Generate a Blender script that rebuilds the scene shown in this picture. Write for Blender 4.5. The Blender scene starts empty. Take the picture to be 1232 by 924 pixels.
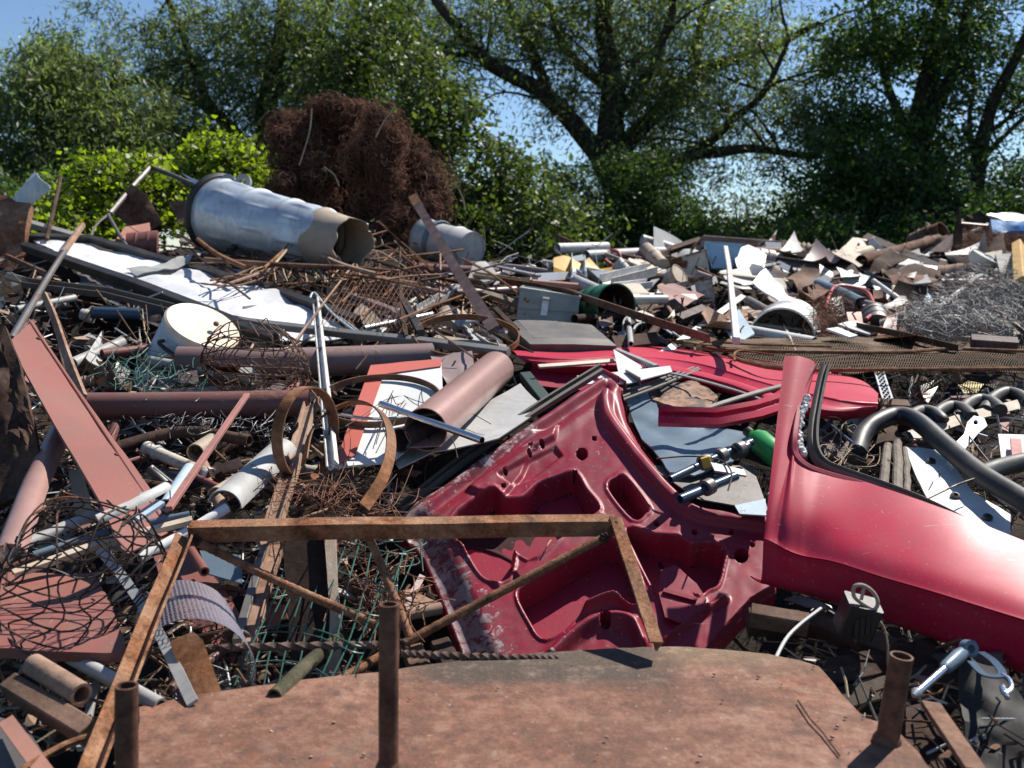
import bpy, bmesh, math, random
import numpy as np
from mathutils import Vector, noise
from mathutils.geometry import tessellate_polygon

random.seed(7)
SC = bpy.context.scene
COL = SC.collection
V = Vector
R = math.radians

# ------------------------------------------------------------------ camera geometry (photo measured as 1232 x 924)
FPX = 1198.0
CAM = V((0, 0, 2.2))
PITCH = math.atan((462 - 315) / FPX)
FW = V((0, math.cos(PITCH), -math.sin(PITCH)))
UP = V((0, math.sin(PITCH), math.cos(PITCH)))
RT = V((1, 0, 0))
CAMDIR = -FW
SLOPE_N = V((0, -0.5, 0.87)).normalized()

def P3(x, y, d):
    return CAM + FW * d + RT * ((x - 616) / FPX * d) - UP * ((y - 462) / FPX * d)

YS = [0, 200, 250, 300, 350, 400, 450, 500, 600, 700, 800, 924, 1000]
XS = [0, 616, 1232]
DT = [[8.5, 9.5, 12.0], [7.2, 8.0, 10.8], [6.6, 7.3, 10.0], [5.7, 6.6, 9.0], [4.7, 5.5, 7.4], [4.0, 4.5, 5.4], [3.45, 3.7, 3.9],
      [3.05, 3.2, 3.25], [2.55, 2.62, 2.6], [2.15, 2.2, 2.15], [1.85, 1.87, 1.82], [1.55, 1.55, 1.5], [1.4, 1.4, 1.35]]
_rowx = np.array(DT)
def D(x, y):
    row = [float(np.interp(y, YS, _rowx[:, i])) for i in range(3)]
    return float(np.interp(x, XS, row))

def S(px, d):
    return px / FPX * d

def pt(q):
    """(x, y) or (x, y, dd): a place on the heap's surface, dd metres further away"""
    return P3(q[0], q[1], D(q[0], q[1]) + (q[2] if len(q) > 2 else 0.0))

def cr(pts, n=6, closed=False):
    pts = [V(p) for p in pts]
    if len(pts) < 3 and not closed:
        return [pts[0].lerp(pts[-1], i / n) for i in range(n + 1)]
    out = []
    m = len(pts)
    for i in range(m if closed else m - 1):
        if closed:
            a, b, c, d = pts[(i - 1) % m], pts[i], pts[(i + 1) % m], pts[(i + 2) % m]
        else:
            a, b, c, d = pts[max(i - 1, 0)], pts[i], pts[i + 1], pts[min(i + 2, m - 1)]
        for k in range(n):
            t = k / n
            out.append(0.5 * ((2 * b) + (c - a) * t + (2 * a - 5 * b + 4 * c - d) * t * t + (3 * b - a - 3 * c + d) * t ** 3))
    if not closed:
        out.append(pts[-1])
    return out

def wob(path, amp, sc=3.0, seed=0):
    return [p + noise.noise_vector(p * sc + V((seed, seed * 2, 0))) * amp for p in path]

def subdiv(path, n):
    out = []
    for a, b in zip(path[:-1], path[1:]):
        out += [a.lerp(b, i / n) for i in range(n)]
    return out + [path[-1]]

# ------------------------------------------------------------------ mesh collector
def rect(w, h, c=0.0):
    w, h = w / 2, h / 2
    if c <= 0:
        return [(-w, -h), (w, -h), (w, h), (-w, h)]
    return [(-w + c, -h), (w - c, -h), (w, -h + c), (w, h - c), (w - c, h), (-w + c, h), (-w, h - c), (-w, -h + c)]
def angle_prof(w, h, t):
    return [(-w / 2, -h / 2), (w / 2, -h / 2), (w / 2, -h / 2 + t), (-w / 2 + t, -h / 2 + t), (-w / 2 + t, h / 2), (-w / 2, h / 2)]
def chan_prof(w, h, t):
    a, b = w / 2, h / 2
    return [(-a, b), (-a, -b), (a, -b), (a, b), (a - t, b), (a - t, -b + t), (-a + t, -b + t), (-a + t, b)]
def ibeam_prof(w, h, t):
    a, b, s = w / 2, h / 2, t / 2
    return [(-a, -b), (a, -b), (a, -b + t), (s, -b + t), (s, b - t), (a, b - t), (a, b), (-a, b), (-a, b - t), (-s, b - t), (-s, -b + t), (-a, -b + t)]
def circ(r, n):
    return [(r * math.cos(2 * math.pi * i / n), r * math.sin(2 * math.pi * i / n)) for i in range(n)]
def half_prof(r, t, n=10, arc=180):
    o = [(r * math.cos(R(180 + arc * i / n + (180 - arc) / 2)), r * math.sin(R(180 + arc * i / n + (180 - arc) / 2))) for i in range(n + 1)]
    q = r - t
    return o + [(q * math.cos(R(180 + arc * i / n + (180 - arc) / 2)), q * math.sin(R(180 + arc * i / n + (180 - arc) / 2))) for i in range(n, -1, -1)]

class G:
    def __init__(self):
        self.v = []; self.f = []; self.m = []; self.mi = 0; self.attr = None; self.sharp = 35
    def add(self, vs, fs):
        b = len(self.v)
        self.v += [tuple(p) for p in vs]
        self.f += [tuple(i + b for i in f) for f in fs]
        self.m += [self.mi] * len(fs)
        return b
    def frames(self, path, up, closed):
        n = len(path)
        tans = []
        for i in range(n):
            if closed:
                t = path[(i + 1) % n] - path[i - 1]
            else:
                t = path[min(i + 1, n - 1)] - path[max(i - 1, 0)]
            if t.length < 1e-9: t = V((0, 0, 1))
            tans.append(t.normalized())
        up = V(up) if up is not None else SLOPE_N
        if abs(tans[0].dot(up.normalized())) > 0.97:
            up = V((0.3, -1, 0.2))
        b = (up - tans[0] * up.dot(tans[0])).normalized()
        fr = []
        for i, t in enumerate(tans):
            b = (b - t * b.dot(t))
            if b.length < 1e-6: b = t.orthogonal()
            b.normalize()
            fr.append((t.cross(b).normalized() * -1, b.copy()))
        return fr
    def sweep(self, path, prof, up=None, closed=False, caps=True, scales=None, roll=0.0):
        path = [V(p) for p in path]
        fr = self.frames(path, up, closed)
        n, m = len(path), len(prof)
        c0, s0 = math.cos(roll), math.sin(roll)
        prof = [(a * c0 - b * s0, a * s0 + b * c0) for a, b in prof]
        vs = []
        for i, p in enumerate(path):
            s = scales[i] if scales else 1.0
            a, b = fr[i]
            vs += [p + a * (q[0] * s) + b * (q[1] * s) for q in prof]
        fs = []
        for i in range(n if closed else n - 1):
            j = (i + 1) % n
            for k in range(m):
                l = (k + 1) % m
                fs.append((i * m + k, i * m + l, j * m + l, j * m + k))
        b0 = self.add(vs, fs)
        if caps and not closed:
            for base, flip in ((0, True), ((n - 1) * m, False)):
                loop = [V((q[0], q[1], 0)) for q in prof]
                tris = tessellate_polygon([loop])
                ff = [tuple(b0 + base + t for t in (tr[::-1] if flip else tr)) for tr in tris]
                self.f += ff; self.m += [self.mi] * len(ff)
        return self
    def tube(self, path, r, n=8, closed=False, scales=None, caps=True):
        return self.sweep(path, circ(r, n), None, closed, caps, scales)
    def pipe(self, path, r, wall=0.003, n=18, scales=None):
        path = [V(p) for p in path]
        fr = self.frames(path, None, False)
        vs = []
        for rr in (r, r - wall):
            for i, p in enumerate(path):
                s = scales[i] if scales else 1.0
                a, b = fr[i]
                vs += [p + a * (q[0] * s) + b * (q[1] * s) for q in circ(rr, n)]
        m = len(path); fs = []
        o = m * n
        for i in range(m - 1):
            for k in range(n):
                l = (k + 1) % n
                fs.append((i * n + k, i * n + l, (i + 1) * n + l, (i + 1) * n + k))
                fs.append((o + i * n + l, o + i * n + k, o + (i + 1) * n + k, o + (i + 1) * n + l))
        for e, fl in ((0, 0), (m - 1, 1)):
            for k in range(n):
                l = (k + 1) % n
                q = (e * n + l, e * n + k, o + e * n + k, o + e * n + l)
                fs.append(q[::-1] if fl else q)
        self.add(vs, fs)
        return self
    def lathe(self, c, axis, prof, n=32, ref=None, close=False):
        """prof: (radius, distance along the axis) pairs"""
        axis = V(axis).normalized()
        a = V(ref) if ref is not None else axis.orthogonal()
        a = (a - axis * a.dot(axis)).normalized(); b = axis.cross(a)
        vs, fs = [], []
        for r, h in prof:
            for k in range(n):
                t = 2 * math.pi * k / n
                vs.append(V(c) + axis * h + (a * math.cos(t) + b * math.sin(t)) * r)
        for i in range(len(prof) - 1):
            for k in range(n):
                l = (k + 1) % n
                fs.append((i * n + k, i * n + l, (i + 1) * n + l, (i + 1) * n + k))
        if prof[0][0] > 1e-6 and close: fs.append(tuple(range(n))[::-1])
        if prof[-1][0] > 1e-6 and close: fs.append(tuple((len(prof) - 1) * n + k for k in range(n)))
        self.add(vs, fs)
        return self
    def box(self, c, ax, ay, az, bev=0.0):
        """c centre, ax ay az half-extent vectors"""
        L = az.length
        z = az.normalized()
        w, h = ax.length * 2, ay.length * 2
        self.sweep([c - az, c + az], rect(w, h, bev), up=ay)
        return self
    def grid(self, pts, nu, nv, th=0.0, nrm=None, closed_u=False):
        """pts row-major nv rows of nu; th>0 gives thickness away from nrm"""
        fs = []
        for j in range(nv - 1):
            for i in range(nu if closed_u else nu - 1):
                k = (i + 1) % nu
                fs.append((j * nu + i, j * nu + k, (j + 1) * nu + k, (j + 1) * nu + i))
        if th > 0:
            n = V(nrm).normalized() if nrm is not None else None
            back = []
            for j in range(nv):
                for i in range(nu):
                    p = pts[j * nu + i]
                    if n is None:
                        du = pts[j * nu + min(i + 1, nu - 1)] - pts[j * nu + max(i - 1, 0)]
                        dv = pts[min(j + 1, nv - 1) * nu + i] - pts[max(j - 1, 0) * nu + i]
                        q = du.cross(dv)
                        q = q.normalized() if q.length > 1e-12 else CAMDIR
                        if q.dot(CAMDIR) < 0 and False: q = -q
                    else: q = n
                    back.append(p - q * th)
            o = nu * nv
            f2 = [tuple(o + i for i in f[::-1]) for f in fs]
            for i in range(nu - 1):
                f2.append((i + 1, i, o + i, o + i + 1))
                b = (nv - 1) * nu
                f2.append((b + i, b + i + 1, o + b + i + 1, o + b + i))
            for j in range(nv - 1):
                f2.append((j * nu, (j + 1) * nu, o + (j + 1) * nu, o + j * nu))
                b = nu - 1
                f2.append(((j + 1) * nu + b, j * nu + b, o + j * nu + b, o + (j + 1) * nu + b))
            self.add(list(pts) + back, fs + f2)
        else:
            self.add(pts, fs)
        return self
    def poly(self, pts, th=0.004, maxlen=None, crumple=0.0, cs=6.0, seed=0, curl=0.0, holes=()):
        """a planar outline made into a sheet; crumple pushes it about along its normal"""
        pts = [V(p) for p in pts]
        n = V((0, 0, 0))
        for i in range(len(pts)):
            a, b = pts[i], pts[(i + 1) % len(pts)]
            n += a.cross(b)
        n.normalize()
        if n.dot(CAMDIR) < 0: n = -n
        loops = [pts] + [[V(q) for q in h] for h in holes]
        flat = [p for l in loops for p in l]
        tris = tessellate_polygon(loops)
        bm = bmesh.new()
        bv = [bm.verts.new(p) for p in flat]
        for t in tris:
            try: bm.faces.new([bv[i] for i in t])
            except ValueError: pass
        if maxlen:
            for _ in range(7):
                es = [e for e in bm.edges if e.calc_length() > maxlen]
                if not es: break
                bmesh.ops.subdivide_edges(bm, edges=es, cuts=1)
                bmesh.ops.triangulate(bm, faces=bm.faces[:])
        if crumple or curl:
            c = sum(pts, V((0, 0, 0))) / len(pts)
            rad = max((p - c).length for p in pts)
            for v in bm.verts:
                q = v.co * cs + V((seed * 3.1, seed * 1.7, seed))
                h = noise.noise(q) * 0.6 + abs(noise.noise(q * 1.9)) * 0.7 + noise.noise(q * 4) * 0.18
                v.co += n * (h * crumple + curl * (((v.co - c).length / rad) ** 2))
        bmesh.ops.recalc_face_normals(bm, faces=bm.faces[:])
        bm.faces.ensure_lookup_table()
        av = sum((f.normal * f.calc_area() for f in bm.faces), V((0, 0, 0)))
        if av.dot(n) < 0:
            bmesh.ops.reverse_faces(bm, faces=bm.faces[:])
        bm.verts.index_update()
        vs = [v.co.copy() for v in bm.verts]
        fs = [tuple(v.index for v in f.verts) for f in bm.faces]
        o = len(vs)
        bk = [v - n * th for v in vs]
        f2 = [tuple(o + i for i in f[::-1]) for f in fs]
        for e in bm.edges:
            if len(e.link_faces) == 1:
                l = e.link_loops[0]
                a, b = l.vert.index, l.link_loop_next.vert.index
                f2.append((b, a, o + a, o + b))
        bm.free()
        self.add(vs + bk, fs + f2)
        return self
    def pts(self):
        return np.array(self.v)

def mesh_obj(name, g, mats, origin, parent=None):
    me = bpy.data.meshes.new(name)
    o3 = V(origin)
    a = np.array(g.v, dtype=np.float64) - np.array(o3)
    me.from_pydata(a.tolist(), [], g.f)
    if not isinstance(mats, (list, tuple)): mats = [mats]
    for m in mats: me.materials.append(m)
    if len(mats) > 1: me.polygons.foreach_set('material_index', g.m)
    me.polygons.foreach_set('use_smooth', [True] * len(me.polygons))
    if g.attr is not None:
        at = me.attributes.new('wear', 'FLOAT', 'POINT')
        at.data.foreach_set('value', np.array(g.attr, dtype=np.float32))
    me.update()
    me.set_sharp_from_angle(angle=R(g.sharp))
    o = bpy.data.objects.new(name, me)
    COL.objects.link(o)
    if parent is not None:
        o.parent = parent
        o.location = o3 - V(parent.location)
    else:
        o.location = o3
    return o

N_THINGS = 0
LABELS = {}
def thing(name, label, cat, parts, group=None):
    """parts: (G, material) for a one-mesh thing, else [(part name, G, material, [sub-parts...], label)]"""
    if label in LABELS and not (group and LABELS[label] == group):
        print('DUPLICATE LABEL', label)
    LABELS[label] = group
    if isinstance(parts, tuple):
        g, m = parts
        a = g.pts(); c = (a.min(0) + a.max(0)) / 2
        o = mesh_obj(name, g, m, (c[0], c[1], a[:, 2].min()))
    else:
        a = np.concatenate([p[1].pts() for p in parts]); c = (a.min(0) + a.max(0)) / 2
        o = bpy.data.objects.new(name, None); COL.objects.link(o)
        o.location = (c[0], c[1], a[:, 2].min()); o.empty_display_size = 0.1
        for p in parts:
            q = p[1].pts(); cc = (q.min(0) + q.max(0)) / 2
            ob = mesh_obj(p[0], p[1], p[2], cc, o)
            if len(p) > 4 and p[4]: ob['label'] = p[4]
            for sp in (p[3] if len(p) > 3 and p[3] else ()):
                q2 = sp[1].pts(); c2 = (q2.min(0) + q2.max(0)) / 2
                so = mesh_obj(sp[0], sp[1], sp[2], c2)
                so.parent = ob; so.location = V(c2) - V(cc)
    o['label'] = label; o['category'] = cat; o['kind'] = 'thing'
    if group: o['group'] = group
    return o

def structure(name, g, mat, kind='structure'):
    o = mesh_obj(name, g, mat, (0, 0, 0)); o['kind'] = kind
    return o

# ------------------------------------------------------------------ plates measured in the photo and laid on the heap
def plane_fit(poly, dd=0.0, k=1.0, gx=0.0, gy=0.0):
    A = np.array([[1, x, y] for x, y in poly], float)
    w = np.array([1.0 / D(x, y) for x, y in poly])
    co, *_ = np.linalg.lstsq(A, w, rcond=None)
    mx, my = A[:, 1].mean(), A[:, 2].mean()
    w0 = 1.0 / (D(mx, my) + dd)
    b, c = co[1] * k + gx, co[2] * k + gy
    return lambda x, y: 1.0 / max(w0 + b * (x - mx) + c * (y - my), 0.02)

def plate(poly, dd=0.0, k=1.0, gx=0.0, gy=0.0, th=0.004, maxlen=None, crumple=0.0, cs=6.0, seed=0, curl=0.0, g=None, holes=()):
    f = plane_fit(poly, dd, k, gx, gy)
    g = g or G()
    hs = [[P3(x, y, f(x, y)) for x, y in h] for h in holes]
    return g.poly([P3(x, y, f(x, y)) for x, y in poly], th, maxlen, crumple, cs, seed, curl, hs)

def bar(pts, prof, n=1, up=None, roll=0.0, wobble=0.0, smooth=False, scales=None, g=None):
    path = [pt(q) for q in pts]
    if smooth: path = cr(path, 6)
    elif n > 1: path = subdiv(path, n)
    if wobble: path = wob(path, wobble)
    return (g or G()).sweep(path, prof, up=up, roll=roll, scales=scales)

def mid_d(pts):
    return sum(D(q[0], q[1]) + (q[2] if len(q) > 2 else 0) for q in pts) / len(pts)

def flat(pts, wpx, th=0.005, **kw):
    d = mid_d(pts); return bar(pts, rect(S(wpx, d), th), **kw)
def sqbar(pts, wpx, hpx=None, **kw):
    d = mid_d(pts); w = S(wpx, d); h = S(hpx or wpx, d)
    return bar(pts, rect(w, h, min(w, h) * 0.08), **kw)
def angle(pts, wpx, hpx=None, **kw):
    d = mid_d(pts); return bar(pts, angle_prof(S(wpx, d), S(hpx or wpx, d), 0.005), **kw)
def chan(pts, wpx, hpx, t=0.004, **kw):
    d = mid_d(pts); return bar(pts, chan_prof(S(wpx, d), S(hpx, d), t), **kw)
def pipe(pts, rpx, wall=0.004, n=20, smooth=False, seg=8, g=None, wobble=0.0):
    d = mid_d(pts); path = [pt(q) for q in pts]
    path = cr(path, seg) if (smooth or len(path) > 2) else path
    if wobble: path = wob(subdiv(path, 6) if len(path) < 4 else path, wobble)
    return (g or G()).pipe(path, S(rpx, d), wall, n)
def rod(pts, rpx, n=7, smooth=True, seg=8, g=None, wobble=0.0):
    d = mid_d(pts); path = [pt(q) for q in pts]
    path = cr(path, seg) if (smooth and len(path) > 2) else subdiv(path, 4)
    if wobble: path = wob(path, wobble, 6)
    return (g or G()).tube(path, S(rpx, d), n)
def gutter(pts, rpx, t=0.003, arc=180, up=None, roll=0.0, n=12):
    d = mid_d(pts); return bar(pts, half_prof(S(rpx, d), t, n, arc), up=up, roll=roll)

def ell_axes(cx, cy, rx, ry, rot=0.0, sign=1, dd=0.0):
    """a circle seen as the ellipse rx, ry in the photo: centre, radius and its two axes in the scene"""
    d = D(cx, cy) + dd
    c = P3(cx, cy, d)
    a = RT * math.cos(R(rot)) - UP * math.sin(R(rot))
    b = RT * math.sin(R(rot)) + UP * math.cos(R(rot))
    rad = S(rx, d)
    ca = min(1.0, ry / rx)
    view = (c - CAM).normalized()
    view = (view - a * view.dot(a)).normalized(); b = (b - view * b.dot(view)).normalized()
    m = b * ca + view * math.sqrt(max(0, 1 - ca * ca)) * sign
    return c, rad, a, m

def hoop(cx, cy, rx, ry, rot=0.0, sign=1, dd=0.0, wpx=7, th=0.003, a0=0, a1=360, wobble=0.01, n=64):
    c, rad, a, m = ell_axes(cx, cy, rx, ry, rot, sign, dd)
    nrm = a.cross(m).normalized()
    if nrm.dot(CAMDIR) < 0: nrm = -nrm
    closed = (a1 - a0) >= 360
    path = []
    for i in range(n if closed else n + 1):
        t = R(a0 + (a1 - a0) * i / n)
        path.append(c + a * (rad * math.cos(t)) + m * (rad * math.sin(t)))
    path = wob(path, wobble, 2.5, seed=cx)
    w = S(wpx, D(cx, cy) + dd)
    g = G(); g.sharp = 50
    # thin across the hoop's radius, wide along its axis
    return g.sweep(path, rect(th, w), up=nrm, closed=closed)

def drum(p0, p1, r0, r1=None, ribs=(), wall=0.004, open0=False, open1=False, n=40, dent=0.0, seed=0):
    """a sheet-metal drum between two points of the scene, open or closed at each end"""
    p0, p1 = V(p0), V(p1); r1 = r1 or r0
    ax = p1 - p0; L = ax.length; ax.normalize()
    prof = []
    N = 36
    for i in range(N + 1):
        t = i / N
        r = r0 + (r1 - r0) * t
        for rb, amp, wd in ribs:
            r += amp * math.exp(-((t - rb) / wd) ** 2)
        prof.append((r, t * L))
    rim = min(r0, r1) * 0.03
    out = prof[:]
    if open1:
        out = out + [(r1 + rim, L), (r1 + rim, L + rim), (r1 - wall, L + rim)] + [(r - wall, h) for r, h in reversed(prof)]
        if not open0: out = [(1e-5, 0.0), (r0 - rim, 0.0)] + out + [(1e-5, 0.01)]
    else:
        out = out + [(r1 + rim, L - rim), (r1 + rim, L + rim), (r1 - rim, L + rim), (r1 - rim, L - rim), (1e-5, L - rim)]
        if open0: out = [(1e-5, L - rim * 1.5)] + [(r - wall, h) for r, h in reversed(prof)] + [(r0 + rim, 0)] + out
        else: out = [(1e-5, rim), (r0 - rim, rim), (r0 - rim, -rim), (r0 + rim, -rim), (r0 + rim, rim)] + out
    g = G().lathe(p0, ax, out, n)
    if dent:
        vs = []
        for v in g.v:
            v = V(v)
            vs.append(tuple(v + noise.noise_vector(v * 4 + V((seed, 0, 0))) * dent + noise.noise_vector(v * 11) * dent * 0.35))
        g.v = vs
    g.sharp = 40
    return g
# ------------------------------------------------------------------ materials
MATS = {}
def nodes(name):
    m = bpy.data.materials.new(name); m.use_nodes = True
    nt = m.node_tree; nt.nodes.clear()
    return m, nt
class NT:
    def __init__(s, nt): s.nt = nt
    def n(s, typ, **kw):
        x = s.nt.nodes.new(typ)
        for k, v in kw.items(): setattr(x, k, v)
        return x
    def l(s, a, b): s.nt.links.new(a, b)
    def coord(s, stretch=(1, 1, 1)):
        tc = s.n('ShaderNodeTexCoord'); oi = s.n('ShaderNodeObjectInfo')
        mul = s.n('ShaderNodeVectorMath', operation='SCALE'); mul.inputs[0].default_value = (37, 53, 71)
        s.l(oi.outputs['Random'], mul.inputs['Scale'])
        add = s.n('ShaderNodeVectorMath', operation='ADD')
        s.l(tc.outputs['Object'], add.inputs[0]); s.l(mul.outputs[0], add.inputs[1])
        if stretch != (1, 1, 1):
            mp = s.n('ShaderNodeVectorMath', operation='MULTIPLY'); mp.inputs[1].default_value = stretch
            s.l(add.outputs[0], mp.inputs[0]); return mp.outputs[0]
        return add.outputs[0]
    def noise(s, vec, scale, detail=5, rough=0.6, dist=0.0):
        x = s.n('ShaderNodeTexNoise'); x.inputs['Scale'].default_value = scale
        x.inputs['Detail'].default_value = detail; x.inputs['Roughness'].default_value = rough; x.inputs['Distortion'].default_value = dist
        s.l(vec, x.inputs['Vector']); return x.outputs['Fac']
    def ramp(s, fac, stops, interp='LINEAR'):
        r = s.n('ShaderNodeValToRGB'); cr_ = r.color_ramp; cr_.interpolation = interp
        while len(cr_.elements) < len(stops): cr_.elements.new(0.5)
        for e, (p, c) in zip(cr_.elements, stops):
            e.position = p; e.color = (*c, 1) if not isinstance(c, (int, float)) else (c, c, c, 1)
        s.l(fac, r.inputs[0]); return r.outputs[0]
    def mix(s, fac, a, b, mode='MIX'):
        x = s.n('ShaderNodeMix', data_type='RGBA', blend_type=mode)
        for sock, v in ((x.inputs[0], fac), (x.inputs[6], a), (x.inputs[7], b)):
            if isinstance(v, (int, float)): sock.default_value = v
            elif isinstance(v, tuple): sock.default_value = (*v, 1)
            else: s.l(v, sock)
        return x.outputs[2]
    def math(s, op, a, b=0.0, clamp=False):
        x = s.n('ShaderNodeMath', operation=op, use_clamp=clamp)
        for i, v in enumerate((a, b)):
            if isinstance(v, (int, float)): x.inputs[i].default_value = v
            else: s.l(v, x.inputs[i])
        return x.outputs[0]
    def out(s, sh):
        o = s.n('ShaderNodeOutputMaterial'); s.l(sh, o.inputs[0])
    def bump(s, h, strength=0.3, dist=0.01):
        b = s.n('ShaderNodeBump'); b.inputs['Strength'].default_value = strength; b.inputs['Distance'].default_value = dist
        s.l(h, b.inputs['Height']); return b.outputs[0]
    def pbsdf(s, col, rough, metal=0.0, normal=None, coat=0.0, spec=0.5):
        p = s.n('ShaderNodeBsdfPrincipled')
        for k, v in (('Base Color', col), ('Roughness', rough), ('Metallic', metal)):
            if isinstance(v, (int, float)): p.inputs[k].default_value = v
            elif isinstance(v, tuple): p.inputs[k].default_value = (*v, 1)
            else: s.l(v, p.inputs[k])
        p.inputs['Coat Weight'].default_value = coat; p.inputs['Coat Roughness'].default_value = 0.27
        p.inputs['Specular IOR Level'].default_value = spec
        if normal is not None: s.l(normal, p.inputs['Normal'])
        return p.outputs[0]

RUST = ((0.030, 0.014, 0.010), (0.115, 0.045, 0.026), (0.26, 0.10, 0.045))
def metal(name, col, rough=0.45, metallic=0.0, rust=0.25, grime=0.35, scale=5.0, coat=0.0, var=0.18, rcols=RUST, bump=0.25, stretch=(1, 1, 1), under=None, peel=0.0, attr=False, dust=0.0, gc=(0.05, 0.042, 0.034), spec=0.3, dustc=(0.33, 0.28, 0.23), scr=0.0, scrc=(0.5, 0.4, 0.4)):
    """painted or bare metal: rust showing through in patches, grime, scratches and dust"""
    m, nt = nodes(name); k = NT(nt)
    v = k.coord(stretch)
    n1 = k.noise(v, scale, 8, 0.68, 0.4)
    n2 = k.noise(v, scale * 0.35, 4, 0.55)
    n3 = k.noise(v, scale * 9, 4, 0.7)
    n4 = k.noise(v, scale * 2.3, 6, 0.7, 0.8)
    lo = tuple(c * (1 - var) for c in col); hi = tuple(min(1, c * (1 + var)) for c in col)
    base = k.ramp(n2, [(0.3, lo), (0.7, hi)])
    gm = k.math('MULTIPLY', k.ramp(n4, [(0.42, 0.0), (0.72, 1.0)]), grime)
    base = k.mix(gm, base, gc)
    rcol = k.ramp(n3, [(0.28, rcols[0]), (0.5, rcols[1]), (0.72, rcols[2])])
    h = n3
    if peel > 0:
        pm = k.ramp(k.noise(v, scale * 1.6, 9, 0.72, 0.6), [(1 - peel - 0.02, 0.0), (1 - peel + 0.02, 1.0)])
        base = k.mix(pm, base, under or (0.5, 0.47, 0.45))
    if attr:
        a = k.n('ShaderNodeAttribute', attribute_name='wear').outputs['Fac']
        s1 = k.math('ADD', k.noise(v, 34, 8, 0.75, 0.5), k.math('MULTIPLY', a, 0.33))
        pm = k.ramp(s1, [(0.80, 0.0), (0.86, 1.0)])
        base = k.mix(pm, base, under or (0.5, 0.47, 0.45))
        s2 = k.math('ADD', k.noise(v, 14, 8, 0.7, 0.3), k.math('MULTIPLY', a, 0.35))
        base = k.mix(k.math('MULTIPLY', k.ramp(s2, [(0.68, 0.0), (0.9, 1.0)]), 0.55), base, (0.10, 0.06, 0.06))
    t = 1 - rust
    rm = k.ramp(k.math('ADD', n1, k.math('MULTIPLY', k.math('SUBTRACT', n3, 0.5), 0.35)), [(max(0, 0.2 + 0.6 * t - 0.035), 0.0), (min(1, 0.2 + 0.6 * t + 0.035), 1.0)])
    c = k.mix(rm, base, rcol)
    if dust:
        dn = k.math('ADD', k.math('MULTIPLY', n2, 0.6), k.math('MULTIPLY', n4, 0.45))
        c = k.mix(k.math('MULTIPLY', k.ramp(dn, [(0.40, 0.0), (0.68, 1.0)]), dust), c, dustc)
    if scr:
        for st, sd in (((22, 2.5, 22), 1.0), ((3, 26, 26), 1.3)):
            mp = k.n('ShaderNodeVectorMath', operation='MULTIPLY'); mp.inputs[1].default_value = st; k.l(v, mp.inputs[0])
            sn = k.noise(mp.outputs[0], 3.2 * sd, 3, 0.6, 0.6)
            c = k.mix(k.math('MULTIPLY', k.ramp(sn, [(0.69, 0.0), (0.72, 1.0)]), scr), c, scrc)
    spk = k.ramp(k.noise(v, 130, 2, 0.5), [(0.66, 0.0), (0.74, 1.0)])
    c = k.mix(k.math('MULTIPLY', spk, 0.35), c, (0.30, 0.26, 0.22))
    rr = k.mix(rm, (rough,) * 3, (0.85,) * 3)
    rr = k.mix(gm, rr, (0.75,) * 3)
    mm = k.math('MULTIPLY', k.math('SUBTRACT', 1.0, rm), metallic) if metallic else 0.0
    nr = k.bump(k.math('ADD', k.math('MULTIPLY', n3, 0.5), k.math('MULTIPLY', rm, 0.7)), bump, 0.004)
    k.out(k.pbsdf(c, rr, mm, nr, coat, spec))
    MATS[name] = m
    return m

def rusty(name, c0, c1, c2, scale=6.0, rough=0.85, bump=0.5, stretch=(1, 1, 1), pale=0.0, palec=(0.36, 0.26, 0.20)):
    m, nt = nodes(name); k = NT(nt)
    v = k.coord(stretch)
    n1 = k.noise(v, scale, 8, 0.7, 0.5); n2 = k.noise(v, scale * 7, 5, 0.75)
    n3 = k.noise(v, scale * 0.4, 4, 0.6)
    c = k.ramp(n1, [(0.28, c0), (0.5, c1), (0.74, c2)])
    c = k.mix(k.ramp(n2, [(0.35, 0.55), (0.6, 0.0)]), c, tuple(x * 0.45 for x in c0))
    if pale: c = k.mix(k.math('MULTIPLY', k.ramp(k.math('ADD', n3, k.math('MULTIPLY', n2, 0.2)), [(0.5, 0.0), (0.72, 1.0)]), pale), c, palec)
    nr = k.bump(k.math('ADD', n2, n1), bump, 0.004)
    k.out(k.pbsdf(c, rough, 0.0, nr, spec=0.15))
    MATS[name] = m
    return m

def plastic(name, col, rough=0.4, dust=0.25, scale=5):
    m, nt = nodes(name); k = NT(nt); v = k.coord()
    n1 = k.noise(v, scale, 6, 0.65, 0.3); n2 = k.noise(v, scale * 10, 4, 0.7)
    c = k.mix(k.math('MULTIPLY', k.ramp(n1, [(0.4, 0.0), (0.75, 1.0)]), dust), col, (0.30, 0.26, 0.22))
    c = k.mix(k.math('MULTIPLY', k.ramp(n2, [(0.6, 0.0), (0.75, 1.0)]), dust), c, (0.34, 0.30, 0.26))
    r = k.ramp(n1, [(0.3, rough), (0.8, min(1, rough + 0.3))])
    k.out(k.pbsdf(c, r, 0.0, k.bump(n2, 0.15, 0.003)))
    MATS[name] = m
    return m

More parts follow.
